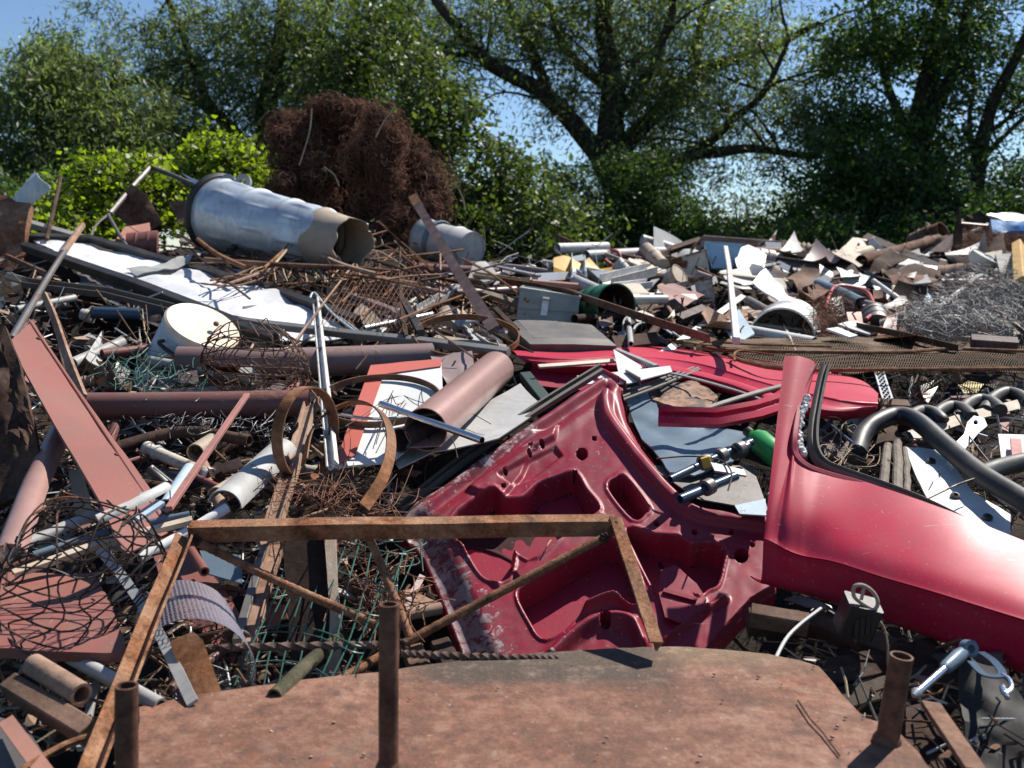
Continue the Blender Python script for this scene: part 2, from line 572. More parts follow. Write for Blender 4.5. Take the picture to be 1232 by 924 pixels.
def wood(name, c0, c1, scale=4):
    m, nt = nodes(name); k = NT(nt)
    v = k.coord((7, 1, 7)); w = k.coord()
    n1 = k.noise(v, scale * 2, 8, 0.7, 0.6); n2 = k.noise(w, scale, 5, 0.6); n3 = k.noise(v, scale * 14, 3, 0.7)
    c = k.ramp(n1, [(0.3, c0), (0.7, c1)])
    c = k.mix(k.math('MULTIPLY', k.ramp(n2, [(0.45, 0.0), (0.75, 1.0)]), 0.5), c, tuple(x * 0.35 for x in c0))
    k.out(k.pbsdf(c, 0.8, 0.0, k.bump(k.math('ADD', n1, n3), 0.5, 0.003), spec=0.25))
    MATS[name] = m
    return m

M = {}
M['rust'] = rusty('rust_brown', (0.035, 0.018, 0.013), (0.12, 0.055, 0.034), (0.27, 0.13, 0.075), pale=0.4)
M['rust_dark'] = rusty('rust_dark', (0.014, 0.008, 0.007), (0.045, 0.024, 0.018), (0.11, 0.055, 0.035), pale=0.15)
M['rust_orange'] = rusty('rust_orange', (0.05, 0.022, 0.012), (0.20, 0.082, 0.034), (0.36, 0.16, 0.065), scale=8, pale=0.25)
M['rust_pale'] = rusty('rust_pale', (0.12, 0.065, 0.045), (0.27, 0.15, 0.10), (0.40, 0.26, 0.19), scale=5, pale=0.5, palec=(0.42, 0.33, 0.26))
M['rust_flake'] = rusty('rust_flaking', (0.06, 0.028, 0.018), (0.28, 0.13, 0.075), (0.45, 0.26, 0.16), scale=9, bump=0.9, pale=0.3)
M['rust_angle'] = rusty('rust_angle_iron', (0.035, 0.015, 0.010), (0.26, 0.105, 0.048), (0.50, 0.27, 0.15), scale=20, bump=0.8, pale=0.3, palec=(0.48, 0.34, 0.23))
M['rebar'] = rusty('rebar_rust', (0.06, 0.028, 0.017), (0.25, 0.12, 0.065), (0.42, 0.24, 0.145), scale=22, bump=0.5)
M['iron_purple'] = rusty('iron_purplish', (0.05, 0.034, 0.034), (0.115, 0.078, 0.075), (0.21, 0.15, 0.145), scale=9, rough=0.6)
M['wire_rust'] = rusty('wire_rust', (0.055, 0.027, 0.018), (0.185, 0.088, 0.056), (0.38, 0.21, 0.14), scale=4, bump=0.0)
M['brick_red'] = metal('brick_red_paint', (0.25, 0.085, 0.07), 0.5, 0, rust=0.16, grime=0.45, scale=5, dust=0.3, scr=0.3)
M['oxide'] = metal('red_oxide_paint', (0.20, 0.065, 0.055), 0.42, 0, rust=0.2, grime=0.4, scale=4, dust=0.12)
M['maroon'] = metal('maroon_pipe_paint', (0.15, 0.052, 0.05), 0.32, 0, rust=0.28, grime=0.45, scale=7, dust=0.2, stretch=(.4, 1, 1))
M['pinkbrown'] = metal('pinkish_brown_paint', (0.34, 0.20, 0.175), 0.3, 0.15, rust=0.1, grime=0.25, scale=4)
M['mauve'] = metal('mauve_grey_paint', (0.30, 0.22, 0.215), 0.4, 0.1, rust=0.18, grime=0.35, scale=5)
M['white'] = metal('white_enamel', (0.72, 0.72, 0.71), 0.35, 0, rust=0.08, grime=0.22, scale=5)
M['white_dirty'] = metal('dirty_white_paint', (0.62, 0.61, 0.58), 0.5, 0, rust=0.2, grime=0.45, scale=6)
M['white_rust'] = metal('rusted_white_enamel', (0.60, 0.54, 0.45), 0.45, 0, rust=0.42, grime=0.3, scale=4)
M['whiteblue'] = metal('pale_blue_enamel', (0.42, 0.53, 0.62), 0.35, 0, rust=0.16, grime=0.3, scale=6)
M['cream'] = metal('cream_enamel', (0.72, 0.60, 0.46), 0.4, 0, rust=0.1, grime=0.25, scale=7)
M['beige'] = metal('beige_paint', (0.50, 0.42, 0.32), 0.5, 0, rust=0.2, grime=0.35, scale=5)
M['tan'] = metal('tan_dusty_steel', (0.36, 0.29, 0.22), 0.6, 0, rust=0.3, grime=0.3, scale=5, dust=0.3)
M['grey'] = metal('grey_paint', (0.36, 0.36, 0.35), 0.5, 0, rust=0.15, grime=0.35, scale=5)
M['greypale'] = metal('pale_grey_sheet', (0.42, 0.42, 0.415), 0.45, 0.15, rust=0.1, grime=0.35, scale=4)
M['greygreen'] = metal('grey_green_box_paint', (0.30, 0.325, 0.31), 0.5, 0, rust=0.08, grime=0.3, scale=5)
M['steel'] = metal('galvanised_steel', (0.50, 0.51, 0.52), 0.42, 0.75, rust=0.1, grime=0.35, scale=7)
M['steel_tub'] = metal('zinc_tub_steel', (0.52, 0.58, 0.64), 0.45, 0.45, rust=0.16, grime=0.4, scale=5)
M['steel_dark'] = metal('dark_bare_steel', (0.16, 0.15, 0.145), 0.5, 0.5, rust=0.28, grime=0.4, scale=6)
M['chrome'] = metal('chromed_tube', (0.68, 0.70, 0.72), 0.16, 1.0, rust=0.05, grime=0.2, scale=9)
M['dark'] = metal('black_painted_steel', (0.022, 0.021, 0.021), 0.45, 0, rust=0.15, grime=0.2, scale=6, dust=0.12)
M['lid'] = metal('dark_grey_lid_paint', (0.085, 0.082, 0.082), 0.55, 0, rust=0.05, grime=0.2, scale=6, dust=0.35)
M['wood'] = wood('weathered_grey_board', (0.17, 0.13, 0.10), (0.34, 0.28, 0.22))
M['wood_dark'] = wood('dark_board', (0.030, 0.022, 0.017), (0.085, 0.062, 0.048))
M['wood_yellow'] = wood('yellow_board', (0.42, 0.25, 0.09), (0.62, 0.42, 0.18))
M['wood_pale'] = wood('pale_stripped_board', (0.36, 0.27, 0.20), (0.58, 0.47, 0.37))
M['wood_log'] = wood('grey_log_bark', (0.11, 0.09, 0.075), (0.27, 0.23, 0.19))
M['straw'] = wood('dry_stem', (0.26, 0.19, 0.12), (0.46, 0.37, 0.26))
M['rubber'] = plastic('black_rubber', (0.012, 0.012, 0.013), 0.42, 0.14)
M['rubber_grey'] = plastic('weathered_rubber_seal', (0.075, 0.065, 0.058), 0.6, 0.35)
M['plastic_black'] = plastic('black_plastic', (0.014, 0.014, 0.016), 0.28, 0.12)
M['green_plastic'] = plastic('green_plastic', (0.012, 0.26, 0.055), 0.3, 0.08)
M['green_paint'] = metal('green_barrel_paint', (0.02, 0.13, 0.075), 0.4, 0, rust=0.1, grime=0.3)
M['blue'] = metal('bright_blue_paint', (0.05, 0.26, 0.60), 0.4, 0, rust=0.1, grime=0.15)
M['bluegrey'] = metal('blue_grey_paint', (0.13, 0.185, 0.24), 0.35, 0.1, rust=0.08, grime=0.3)
M['navy'] = metal('blue_black_tube_paint', (0.045, 0.075, 0.12), 0.3, 0.2, rust=0.12, grime=0.2)
M['yellow'] = metal('yellow_paint', (0.62, 0.34, 0.05), 0.5, 0, rust=0.16, grime=0.2)
M['yellow2'] = metal('dull_yellow_paint', (0.50, 0.36, 0.06), 0.5, 0, rust=0.16, grime=0.3)
M['salmon'] = metal('salmon_sheet', (0.45, 0.22, 0.16), 0.5, 0, rust=0.2, grime=0.2)
M['pinkred'] = metal('faded_pink_red_paint', (0.44, 0.07, 0.075), 0.45, 0, rust=0.1, grime=0.2)
M['sign_white'] = metal('sign_white_paint', (0.66, 0.67, 0.66), 0.4, 0, rust=0.04, grime=0.2, scale=5)
M['sign_red'] = metal('sign_red_border', (0.52, 0.135, 0.10), 0.4, 0, rust=0.04, grime=0.15, scale=5)
M['carred'] = metal('car_red_paint', (0.42, 0.007, 0.042), 0.5, 0, rust=0.04, grime=0.3, scale=4, spec=0.18, coat=0.16, var=0.12, bump=0.08, gc=(0.16, 0.04, 0.05), dust=0.14, dustc=(0.48, 0.13, 0.15), scr=0.35, scrc=(0.55, 0.36, 0.36))
M['carred_door'] = metal('worn_car_red_paint', (0.26, 0.005, 0.030), 0.42, 0, rust=0.06, grime=0.4, scale=6, coat=0.06, var=0.18, bump=0.14, dust=0.4, dustc=(0.13, 0.045, 0.048), scr=0.5, scrc=(0.46, 0.34, 0.34), attr=True, under=(0.50, 0.44, 0.45), gc=(0.10, 0.04, 0.04))
M['carred_dull'] = metal('dull_car_red_paint', (0.28, 0.010, 0.036), 0.5, 0, rust=0.1, grime=0.3, scale=5, coat=0.1, var=0.15)
M['wire_black'] = metal('black_wire', (0.03, 0.022, 0.02), 0.5, 0.2, rust=0.4, grime=0.1)
M['wire_green'] = metal('green_coated_wire', (0.035, 0.105, 0.085), 0.4, 0, rust=0.06, grime=0.15)
M['wire_grey'] = metal('zinc_wire', (0.38, 0.40, 0.42), 0.4, 0.6, rust=0.15, grime=0.1)
M['mesh_pale'] = metal('pale_mesh_wire', (0.52, 0.46, 0.50), 0.4, 0.3, rust=0.1, grime=0.1)
M['white_cable'] = plastic('white_cable', (0.6, 0.6, 0.58), 0.4, 0.2)
M['rope'] = plastic('pale_blue_cord', (0.42, 0.52, 0.58), 0.6, 0.2)

M['fridge_blue'] = metal('fridge_blue_paint', (0.30, 0.48, 0.66), 0.4, 0, rust=0.12, grime=0.3, scale=4)
M['rustwhite'] = metal('rust_eaten_white', (0.50, 0.46, 0.40), 0.5, 0, rust=0.55, grime=0.3, scale=3)
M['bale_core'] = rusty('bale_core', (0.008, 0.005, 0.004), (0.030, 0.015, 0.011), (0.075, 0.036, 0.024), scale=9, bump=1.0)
M['screen_rust'] = rusty('screen_rust', (0.05, 0.034, 0.024), (0.14, 0.095, 0.062), (0.24, 0.17, 0.115), scale=14, bump=.5)
M['rust_stub'] = rusty('rust_pipe_stub', (0.045, 0.026, 0.019), (0.15, 0.078, 0.052), (0.23, 0.13, 0.09), scale=9, rough=0.55, bump=0.3)
M['rebar_dark'] = rusty('rebar_dark_rust', (0.05, 0.032, 0.026), (0.15, 0.10, 0.08), (0.28, 0.21, 0.18), scale=22, bump=0.5)
M['salmon_dark'] = metal('pinkish_bar_paint', (0.33, 0.15, 0.13), 0.5, 0, rust=0.2, grime=0.3)
M['mauve_dark'] = metal('mauve_pipe_paint', (0.20, 0.125, 0.125), 0.42, 0, rust=0.3, grime=0.4, scale=4, dust=0.2)
M['steel_dark2'] = metal('dull_grey_bar', (0.24, 0.235, 0.225), 0.5, 0.3, rust=0.15, grime=0.35)
M['burnt'] = metal('burnt_plate', (0.035, 0.028, 0.024), 0.6, 0, rust=0.42, grime=0.2, scale=4, rcols=((0.08,0.045,0.03),(0.26,0.15,0.10),(0.40,0.26,0.19)))
M['green_dark'] = metal('dark_green_paint', (0.045, 0.07, 0.06), 0.45, 0, rust=0.12, grime=0.3)
M['iron_brown'] = rusty('brown_board', (0.02, 0.012, 0.010), (0.05, 0.03, 0.024), (0.085, 0.052, 0.040), scale=5)
M['mossy'] = rusty('mossy_pipe', (0.03, 0.03, 0.016), (0.07, 0.066, 0.038), (0.17, 0.145, 0.10), scale=7)
M['wire_dull'] = metal('dull_grey_netting', (0.16, 0.16, 0.165), 0.5, 0.4, rust=0.25, grime=0.2)

M['cavity'] = metal('door_cavity_shade', (0.035, 0.004, 0.008), 0.85, 0, rust=0.1, grime=0.35, scale=5)  # shade inside the door openings, put into the colour as near-black red
M['sack'] = plastic('dull_black_sack', (0.010, 0.010, 0.011), 0.65, 0.1)
M['brick_plank'] = metal('brick_red_plank', (0.205, 0.058, 0.046), 0.55, 0, rust=0.16, grime=0.4, scale=3, dust=0.15, scr=0.3, scrc=(0.32, 0.16, 0.13))
M['panel_white'] = metal('stained_white_sheet', (0.70, 0.71, 0.73), 0.4, 0, rust=0.14, grime=0.5, scale=3, gc=(0.22, 0.21, 0.20), scr=0.4, scrc=(0.3, 0.28, 0.26))
# the rusty cover plate in front: red-brown rust, a dark tarry stain along its rear edge, olive film, pale specks
def plate_mat():
    m, nt = nodes('rusted_cover_plate'); k = NT(nt); v = k.coord()
    n1 = k.noise(v, 3.6, 9, 0.72, 0.6); n2 = k.noise(v, 26, 7, 0.75); n3 = k.noise(v, 110, 3, 0.6); n4 = k.noise(v, 1.1, 3, 0.5); n5 = k.noise(v, 7, 9, 0.75, 1.0)
    c = k.ramp(n1, [(0.30, (0.075, 0.042, 0.030)), (0.46, (0.165, 0.078, 0.052)), (0.58, (0.24, 0.122, 0.085)), (0.74, (0.345, 0.235, 0.178))])
    c = k.mix(k.ramp(n5, [(0.55, 0.0), (0.75, 0.75)]), c, (0.33, 0.105, 0.045))
    c = k.mix(k.ramp(n2, [(0.36, 0.8), (0.52, 0.0)]), c, (0.085, 0.052, 0.042))
    geo = k.n('ShaderNodeTexCoord'); sx = k.n('ShaderNodeSeparateXYZ'); k.l(geo.outputs['Object'], sx.inputs[0])
    # stain with a shape of its own along the far edge, olive film on the outer rim
    y = k.math('ADD', sx.outputs['Y'], k.math('MULTIPLY', k.math('SUBTRACT', n5, 0.5), 0.10))
    edge = k.ramp(y, [(0.20, 0.0), (0.30, 1.0)])
    c = k.mix(k.math('MULTIPLY', edge, k.ramp(n4, [(0.36, 0.3), (0.55, 0.85)])), c, (0.17, 0.135, 0.085))
    xs = k.math('ABSOLUTE', k.math('SUBTRACT', sx.outputs['X'], 0.06))
    xs = k.math('ADD', xs, k.math('MULTIPLY', k.math('SUBTRACT', n5, 0.5), 0.2))
    blot = k.math('MULTIPLY', k.ramp(y, [(0.145, 0.0), (0.19, 1.0)]), k.ramp(xs, [(0.19, 1.0), (0.27, 0.0)]))
    blot = k.math('MULTIPLY', blot, k.ramp(n3, [(0.3, 0.6), (0.55, 1.0)]))
    c = k.mix(k.math('MULTIPLY', blot, 0.9), c, (0.062, 0.052, 0.044))
    c = k.mix(k.math('MULTIPLY', k.ramp(n2, [(0.52, 0.0), (0.72, 1.0)]), 0.5), c, (0.32, 0.24, 0.185))
    n6 = k.noise(v, 2.1, 10, 0.78, 1.6)
    c = k.mix(k.ramp(n6, [(0.30, 0.5), (0.42, 0.0)]), c, (0.13, 0.105, 0.08))
    c = k.mix(k.ramp(n6, [(0.60, 0.0), (0.70, 0.6)]), c, (0.33, 0.25, 0.20))
    c = k.mix(k.ramp(n3, [(0.66, 0.0), (0.74, 0.6)]), c, (0.48, 0.36, 0.27))
    nr = k.bump(k.math('ADD', k.math('ADD', n2, n6), k.math('MULTIPLY', n3, 0.6)), 0.65, 0.005)
    k.out(k.pbsdf(c, 0.7, 0.0, nr, spec=0.18))
    return m
M['cover'] = plate_mat()

def soil_mat():
    m, nt = nodes('scrap_soil'); k = NT(nt)
    tc = k.n('ShaderNodeTexCoord'); v = tc.outputs['Object']
    n1 = k.noise(v, 3, 8, 0.7, 0.5); n2 = k.noise(v, 24, 6, 0.75)
    c = k.ramp(n1, [(0.3, (0.010, 0.008, 0.007)), (0.55, (0.028, 0.021, 0.016)), (0.75, (0.06, 0.042, 0.03))])
    c = k.mix(k.ramp(n2, [(0.5, 0.0), (0.8, 0.4)]), c, (0.07, 0.045, 0.033))
    k.out(k.pbsdf(c, 0.95, 0.0, k.bump(k.math('ADD', n1, n2), 0.8, 0.03), spec=0.2))
    return m
def ground_mat():
    m, nt = nodes('grass_ground'); k = NT(nt)
    tc = k.n('ShaderNodeTexCoord'); v = tc.outputs['Object']
    n1 = k.noise(v, 0.5, 8, 0.7); n2 = k.noise(v, 9, 6, 0.75)
    c = k.ramp(n1, [(0.3, (0.03, 0.026, 0.018)), (0.55, (0.03, 0.036, 0.014)), (0.75, (0.06, 0.05, 0.034))])
    c = k.mix(k.ramp(n2, [(0.4, 0.0), (0.7, 0.5)]), c, (0.035, 0.05, 0.016))
    k.out(k.pbsdf(c, 0.95, 0.0, k.bump(n2, 0.6, 0.05), spec=0.2))
    return m
def leaf_mat(name, c0, c1, c2, trans=0.38, rough=0.5):
    m, nt = nodes(name); k = NT(nt)
    tc = k.n('ShaderNodeTexCoord'); g = k.n('ShaderNodeNewGeometry')
    n1 = k.noise(tc.outputs['Object'], 0.9, 4, 0.6)
    f = k.math('ADD', k.math('MULTIPLY', n1, 0.75), k.math('MULTIPLY', k.math('SUBTRACT', g.outputs['Random Per Island'], 0.5), 0.5), clamp=True)
    f = k.math('ADD', f, 0.12, clamp=True)
    c = k.ramp(f, [(0.2, c0), (0.5, c1), (0.8, c2)])
    p = k.pbsdf(c, rough, 0.0, spec=0.45)
    t = k.n('ShaderNodeBsdfTranslucent')
    k.l(k.mix(1.0, c, (1.35, 1.5, 0.55), 'MULTIPLY'), t.inputs['Color'])
    mx = k.n('ShaderNodeMixShader'); mx.inputs[0].default_value = trans
    k.l(p, mx.inputs[1]); k.l(t.outputs[0], mx.inputs[2])
    k.out(mx.outputs[0])
    return m
def bark_mat():
    m, nt = nodes('bark'); k = NT(nt)
    tc = k.n('ShaderNodeTexCoord')
    n1 = k.noise(tc.outputs['Object'], 6, 8, 0.7, 1.0)
    c = k.ramp(n1, [(0.3, (0.018, 0.014, 0.011)), (0.7, (0.075, 0.060, 0.048))])
    k.out(k.pbsdf(c, 0.9, 0.0, k.bump(n1, 0.8, 0.03), spec=0.2))
    return m
M['soil'] = soil_mat(); M['ground'] = ground_mat(); M['bark'] = bark_mat()
M['leaf_willow'] = leaf_mat('willow_leaves', (0.058, 0.088, 0.040), (0.15, 0.20, 0.085), (0.30, 0.35, 0.18), 0.5)
M['leaf_dark'] = leaf_mat('dark_leaves', (0.026, 0.056, 0.019), (0.066, 0.125, 0.034), (0.135, 0.21, 0.055), 0.46)
M['leaf_mid'] = leaf_mat('shrub_leaves', (0.030, 0.054, 0.016), (0.075, 0.115, 0.028), (0.17, 0.20, 0.06), 0.36)
M['leaf_bright'] = leaf_mat('bright_leaves', (0.045, 0.09, 0.010), (0.20, 0.265, 0.02), (0.36, 0.43, 0.04), 0.5)
# ------------------------------------------------------------------ sky, sun, camera
w = bpy.data.worlds.new('World'); SC.world = w; w.use_nodes = True
nt = w.node_tree; nt.nodes.clear()
SUN_EL, SUN_AZ = R(50), R(47)          # azimuth measured from straight ahead towards +x
sky = nt.nodes.new('ShaderNodeTexSky'); sky.sky_type = 'NISHITA'; sky.sun_disc = False
sky.sun_elevation = SUN_EL; sky.sun_rotation = SUN_AZ
sky.altitude = 700; sky.air_density = 1.0; sky.dust_density = 0.05; sky.ozone_density = 4.5
bg = nt.nodes.new('ShaderNodeBackground'); bg.inputs[1].default_value = 0.078
ow = nt.nodes.new('ShaderNodeOutputWorld')
nt.links.new(sky.outputs[0], bg.inputs[0]); nt.links.new(bg.outputs[0], ow.inputs[0])
sd = bpy.data.lights.new('sun', 'SUN'); sd.energy = 5.0; sd.angle = R(0.53); sd.color = (1.0, 0.94, 0.85)
so = bpy.data.objects.new('sun', sd); COL.objects.link(so)
sv = V((math.sin(SUN_AZ) * math.cos(SUN_EL), math.cos(SUN_AZ) * math.cos(SUN_EL), math.sin(SUN_EL)))
so.rotation_euler = sv.to_track_quat('Z', 'Y').to_euler(); so.location = sv * 30
cd = bpy.data.cameras.new('camera'); co = bpy.data.objects.new('camera', cd); COL.objects.link(co)
cd.lens = 35.0; cd.sensor_width = 36.0; cd.clip_end = 2000; cd.clip_start = 0.05
co.location = CAM; co.rotation_euler = (math.pi / 2 - PITCH, 0, 0)
cd.dof.use_dof = True; cd.dof.focus_distance = 2.75; cd.dof.aperture_fstop = 5.0
SC.camera = co
SC.view_settings.view_transform = 'Standard'; SC.view_settings.look = 'None'; SC.view_settings.gamma = 1.0
SC.view_settings.exposure = 0.68; SC.view_settings.use_curve_mapping = False
SC.cycles.max_bounces = 6; SC.cycles.transparent_max_bounces = 8; SC.cycles.diffuse_bounces = 3; SC.cycles.glossy_bounces = 3
SC.cycles.use_denoising = True; SC.cycles.sample_clamp_indirect = 6.0

# ------------------------------------------------------------------ ground and the mound the scrap lies on
g = G(); L = 600
g.add([(-L, -L, 0), (L, -L, 0), (L, L, 0), (-L, L, 0)], [(0, 1, 2, 3)])
structure('ground', g, M['ground'])

def mound():
    ctrl = []
    for y in (255, 275, 300, 325, 350, 375, 400, 425, 450, 475, 500, 550, 600, 650, 700, 750, 800, 860, 924, 1000):
        for x in range(-500, 1800, 60):
            if y < 300 - (28 if x < 500 else 0) + (15 if 560 < x < 800 else 0) - (35 if x > 1140 else 0): continue
            p = P3(x, y, D(min(max(x, -100), 1332), y))
            ctrl.append((p.x, p.y, p.z))
    c = np.array(ctrl)
    xs = np.arange(-6.5, 9.51, 0.11); ys = np.arange(0.5, 13.5, 0.11)
    X, Y = np.meshgrid(xs, ys)
    Z = np.zeros_like(X)
    for i in range(X.shape[0]):
        d2 = (X[i][:, None] - c[None, :, 0]) ** 2 + (Y[i][:, None] - c[None, :, 1]) ** 2
        wgt = 1.0 / (d2 + 0.02) ** 2
        Z[i] = (wgt * c[None, :, 2]).sum(1) / wgt.sum(1)
    drop = np.where(Y < 4.2, 0.42, 0.42 - (Y - 4.2) * 0.17)
    Z = Z - np.clip(drop, 0.12, 1)
    back = 7.6 + np.clip(X + 1.0, 0, 4) * 0.75
    Z = Z - np.clip(Y - back, 0, 10) ** 1.2 * 0.8
    Z = Z - np.clip(1.35 - Y, 0, 10) * 2.4
    Z = Z - np.clip(np.abs(X - 0.5) - 5.6, 0, 10) * 0.9
    nv, nu = X.shape
    vs = []
    for j in range(nv):
        for i in range(nu):
            x, y, z = X[j, i], Y[j, i], Z[j, i]
            z += noise.noise(V((x * 1.6, y * 1.6, 3))) * 0.10 + noise.noise(V((x * 5, y * 5, 9))) * 0.05
            vs.append(V((x, y, max(z, -0.3))))
    g = G().grid(vs, nu, nv)
    structure('terrain', g, M['soil'])
mound()

# ------------------------------------------------------------------ trees and bushes
rng = np.random.default_rng(11)
def leaves(blobs, ll, lw, droop, twig=0.45, per=26, sag=0.0):
    """blobs: (px, py, rx px, ry px, distance, depth radius m, clumps). Leaf faces in clumps along twigs, with gaps between"""
    P, A, N_ = [], [], []
    twigs = []
    for (cx, cy, rx, ry, d, dr, n) in blobs:
        c = np.array(P3(cx, cy, d)); ax = rx / FPX * d; az = ry / FPX * d
        q = rng.normal(size=(n, 3)); q /= np.linalg.norm(q, axis=1)[:, None]
        rr = rng.random(n) ** 0.45
        q = q * rr[:, None]
        cc = c + q * np.array([ax, dr, az])
        keep = np.array([noise.noise(V(p * 1.15)) > -0.17 for p in cc]) if n > 30 else np.ones(n, bool)
        cc = cc[keep]
        for p in cc:
            a = rng.random() * 2 * math.pi
            dv = np.array([math.cos(a), math.sin(a), rng.normal() * 0.45 - droop]); dv /= np.linalg.norm(dv)
            L_ = twig * (0.6 + rng.random() * 0.8)
            t = rng.random(per)
            spread = rng.normal(size=(per, 3)) * (0.05 + 0.11 * t[:, None]) * (twig / 0.45)
            pos = p + dv * (t * L_)[:, None] + spread - np.array([0, 0, 1]) * (sag * t ** 2)[:, None]
            la = dv * 0.6 + rng.normal(size=(per, 3)) * 0.75 - np.array([0, 0, droop * 0.6])
            P.append(pos); A.append(la)
            twigs.append((p - dv * 0.1, p + dv * L_ * 0.9))
    P = np.concatenate(P); A = np.concatenate(A)
    A /= np.linalg.norm(A, axis=1)[:, None]
    nn = rng.normal(size=P.shape) * 0.7 + np.array([0, 0, 0.8])
    B = np.cross(A, nn); B /= (np.linalg.norm(B, axis=1)[:, None] + 1e-9)
    s = (0.65 + rng.random(len(P)) * 0.7)[:, None]
    l = A * ll * s; b = B * lw * s * 0.5
    C = np.cross(A, B) * (ll * 0.10) * s
    v = np.stack([P - l * 0.5, P + b - l * 0.05 + C, P + l * 0.5, P - b - l * 0.05 + C], 1).reshape(-1, 3)
    return v, len(P), twigs

def crown_obj(v, n, mat, origin, parent):
    me = bpy.data.meshes.new('crown')
    v = v - np.array(origin)
    me.vertices.add(len(v)); me.vertices.foreach_set('co', v.astype(np.float32).ravel())
    me.loops.add(n * 4); me.loops.foreach_set('vertex_index', np.arange(n * 4, dtype=np.int32))
    me.polygons.add(n); me.polygons.foreach_set('loop_start', np.arange(0, n * 4, 4, dtype=np.int32))
    me.materials.append(mat); me.update(calc_edges=True); me.validate()
    o = bpy.data.objects.new('crown', me); COL.objects.link(o); o.parent = parent
    return o

def limb(g, px, r0, r1, n=6, wb=0.06):
    """px: (x, y, distance) joints of a limb, r0 to r1 in metres"""
    path = wob(cr([P3(*q) for q in px], n), wb, 1.4, px[0][0])
    m = len(path)
    g.tube(path, 1.0, 8, scales=[r0 + (r1 - r0) * i / (m - 1) for i in range(m)])
    return path
def twiggy(g, path, r, n, ln, rs):
    """side branches off a limb"""
    for _ in range(n):
        i = rs.randrange(len(path) // 4, len(path)); p = path[i]
        dv = V((rs.uniform(-1, 1), rs.uniform(-0.6, 0.6), rs.uniform(-0.25, 0.9))).normalized()
        l = ln * rs.uniform(0.5, 1.2)
        q = [p, p + dv * l * 0.5 + V((0, 0, rs.uniform(-0.1, 0.15))) * l, p + dv * l + V((rs.uniform(-.2, .2), 0, rs.uniform(-0.3, 0.1))) * l]
        pp = wob(cr(q, 4), 0.05, 2, i)
        g.tube(pp, 1.0, 5, scales=[r * (1 - 0.8 * k / (len(pp) - 1)) for k in range(len(pp))])
        for _ in range(2):
            e = pp[rs.randrange(2, len(pp))]; d2 = (dv + V((rs.uniform(-1, 1), rs.uniform(-1, 1), rs.uniform(-0.7, 0.7)))).normalized()
            g.tube([e, e + d2 * l * 0.3, e + d2 * l * 0.5 + V((0, 0, -0.1 * l))], 1.0, 4, scales=[r * 0.35, r * 0.25, r * 0.12])

def tree(name, label, cat, base, limbs, blobs, mat, ll, lw, droop, side=(10, 1.2, 0.03), twig=0.45, per=26, sag=0.0, group=None, seed=1):
    rs = random.Random(seed)
    bx, by, bd = base
    b = P3(bx, by, bd); b.z = 0.0
    g = G(); g.sharp = 80
    for i, (px, r0, r1) in enumerate(limbs):
        if i == 0 and by > 0:
            top = P3(*px[0])
            g.tube(cr([V((b.x, b.y, -0.1)), V((b.x, b.y, 0.0)).lerp(top, 0.5), top], 4), 1.0, 9, scales=[r0 * (1.45 - 0.45 * k / 8) for k in range(9)])
        path = limb(g, px, r0, r1)
        twiggy(g, path, min(side[2], r0 * 0.5), side[0], side[1], rs)
    o = bpy.data.objects.new(name, None); COL.objects.link(o); o.location = b
    v, n, tw = leaves(blobs, ll, lw, droop, twig, per, sag)
    for a, c in tw:
        g.tube([V(a), V(a).lerp(V(c), .5) + V((0, 0, .02)), V(c)], 0.005, 3, caps=False)
    a = g.pts(); cc = (a.min(0) + a.max(0)) / 2
    mesh_obj('trunk' if cat == 'tree' else 'stem', g, M['bark'], cc, o)
    crown_obj(v, n, mat, b, o)
    o['label'] = label; o['category'] = cat
    if group: o['group'] = group
    return o

TG = 'trees behind the scrap heap'
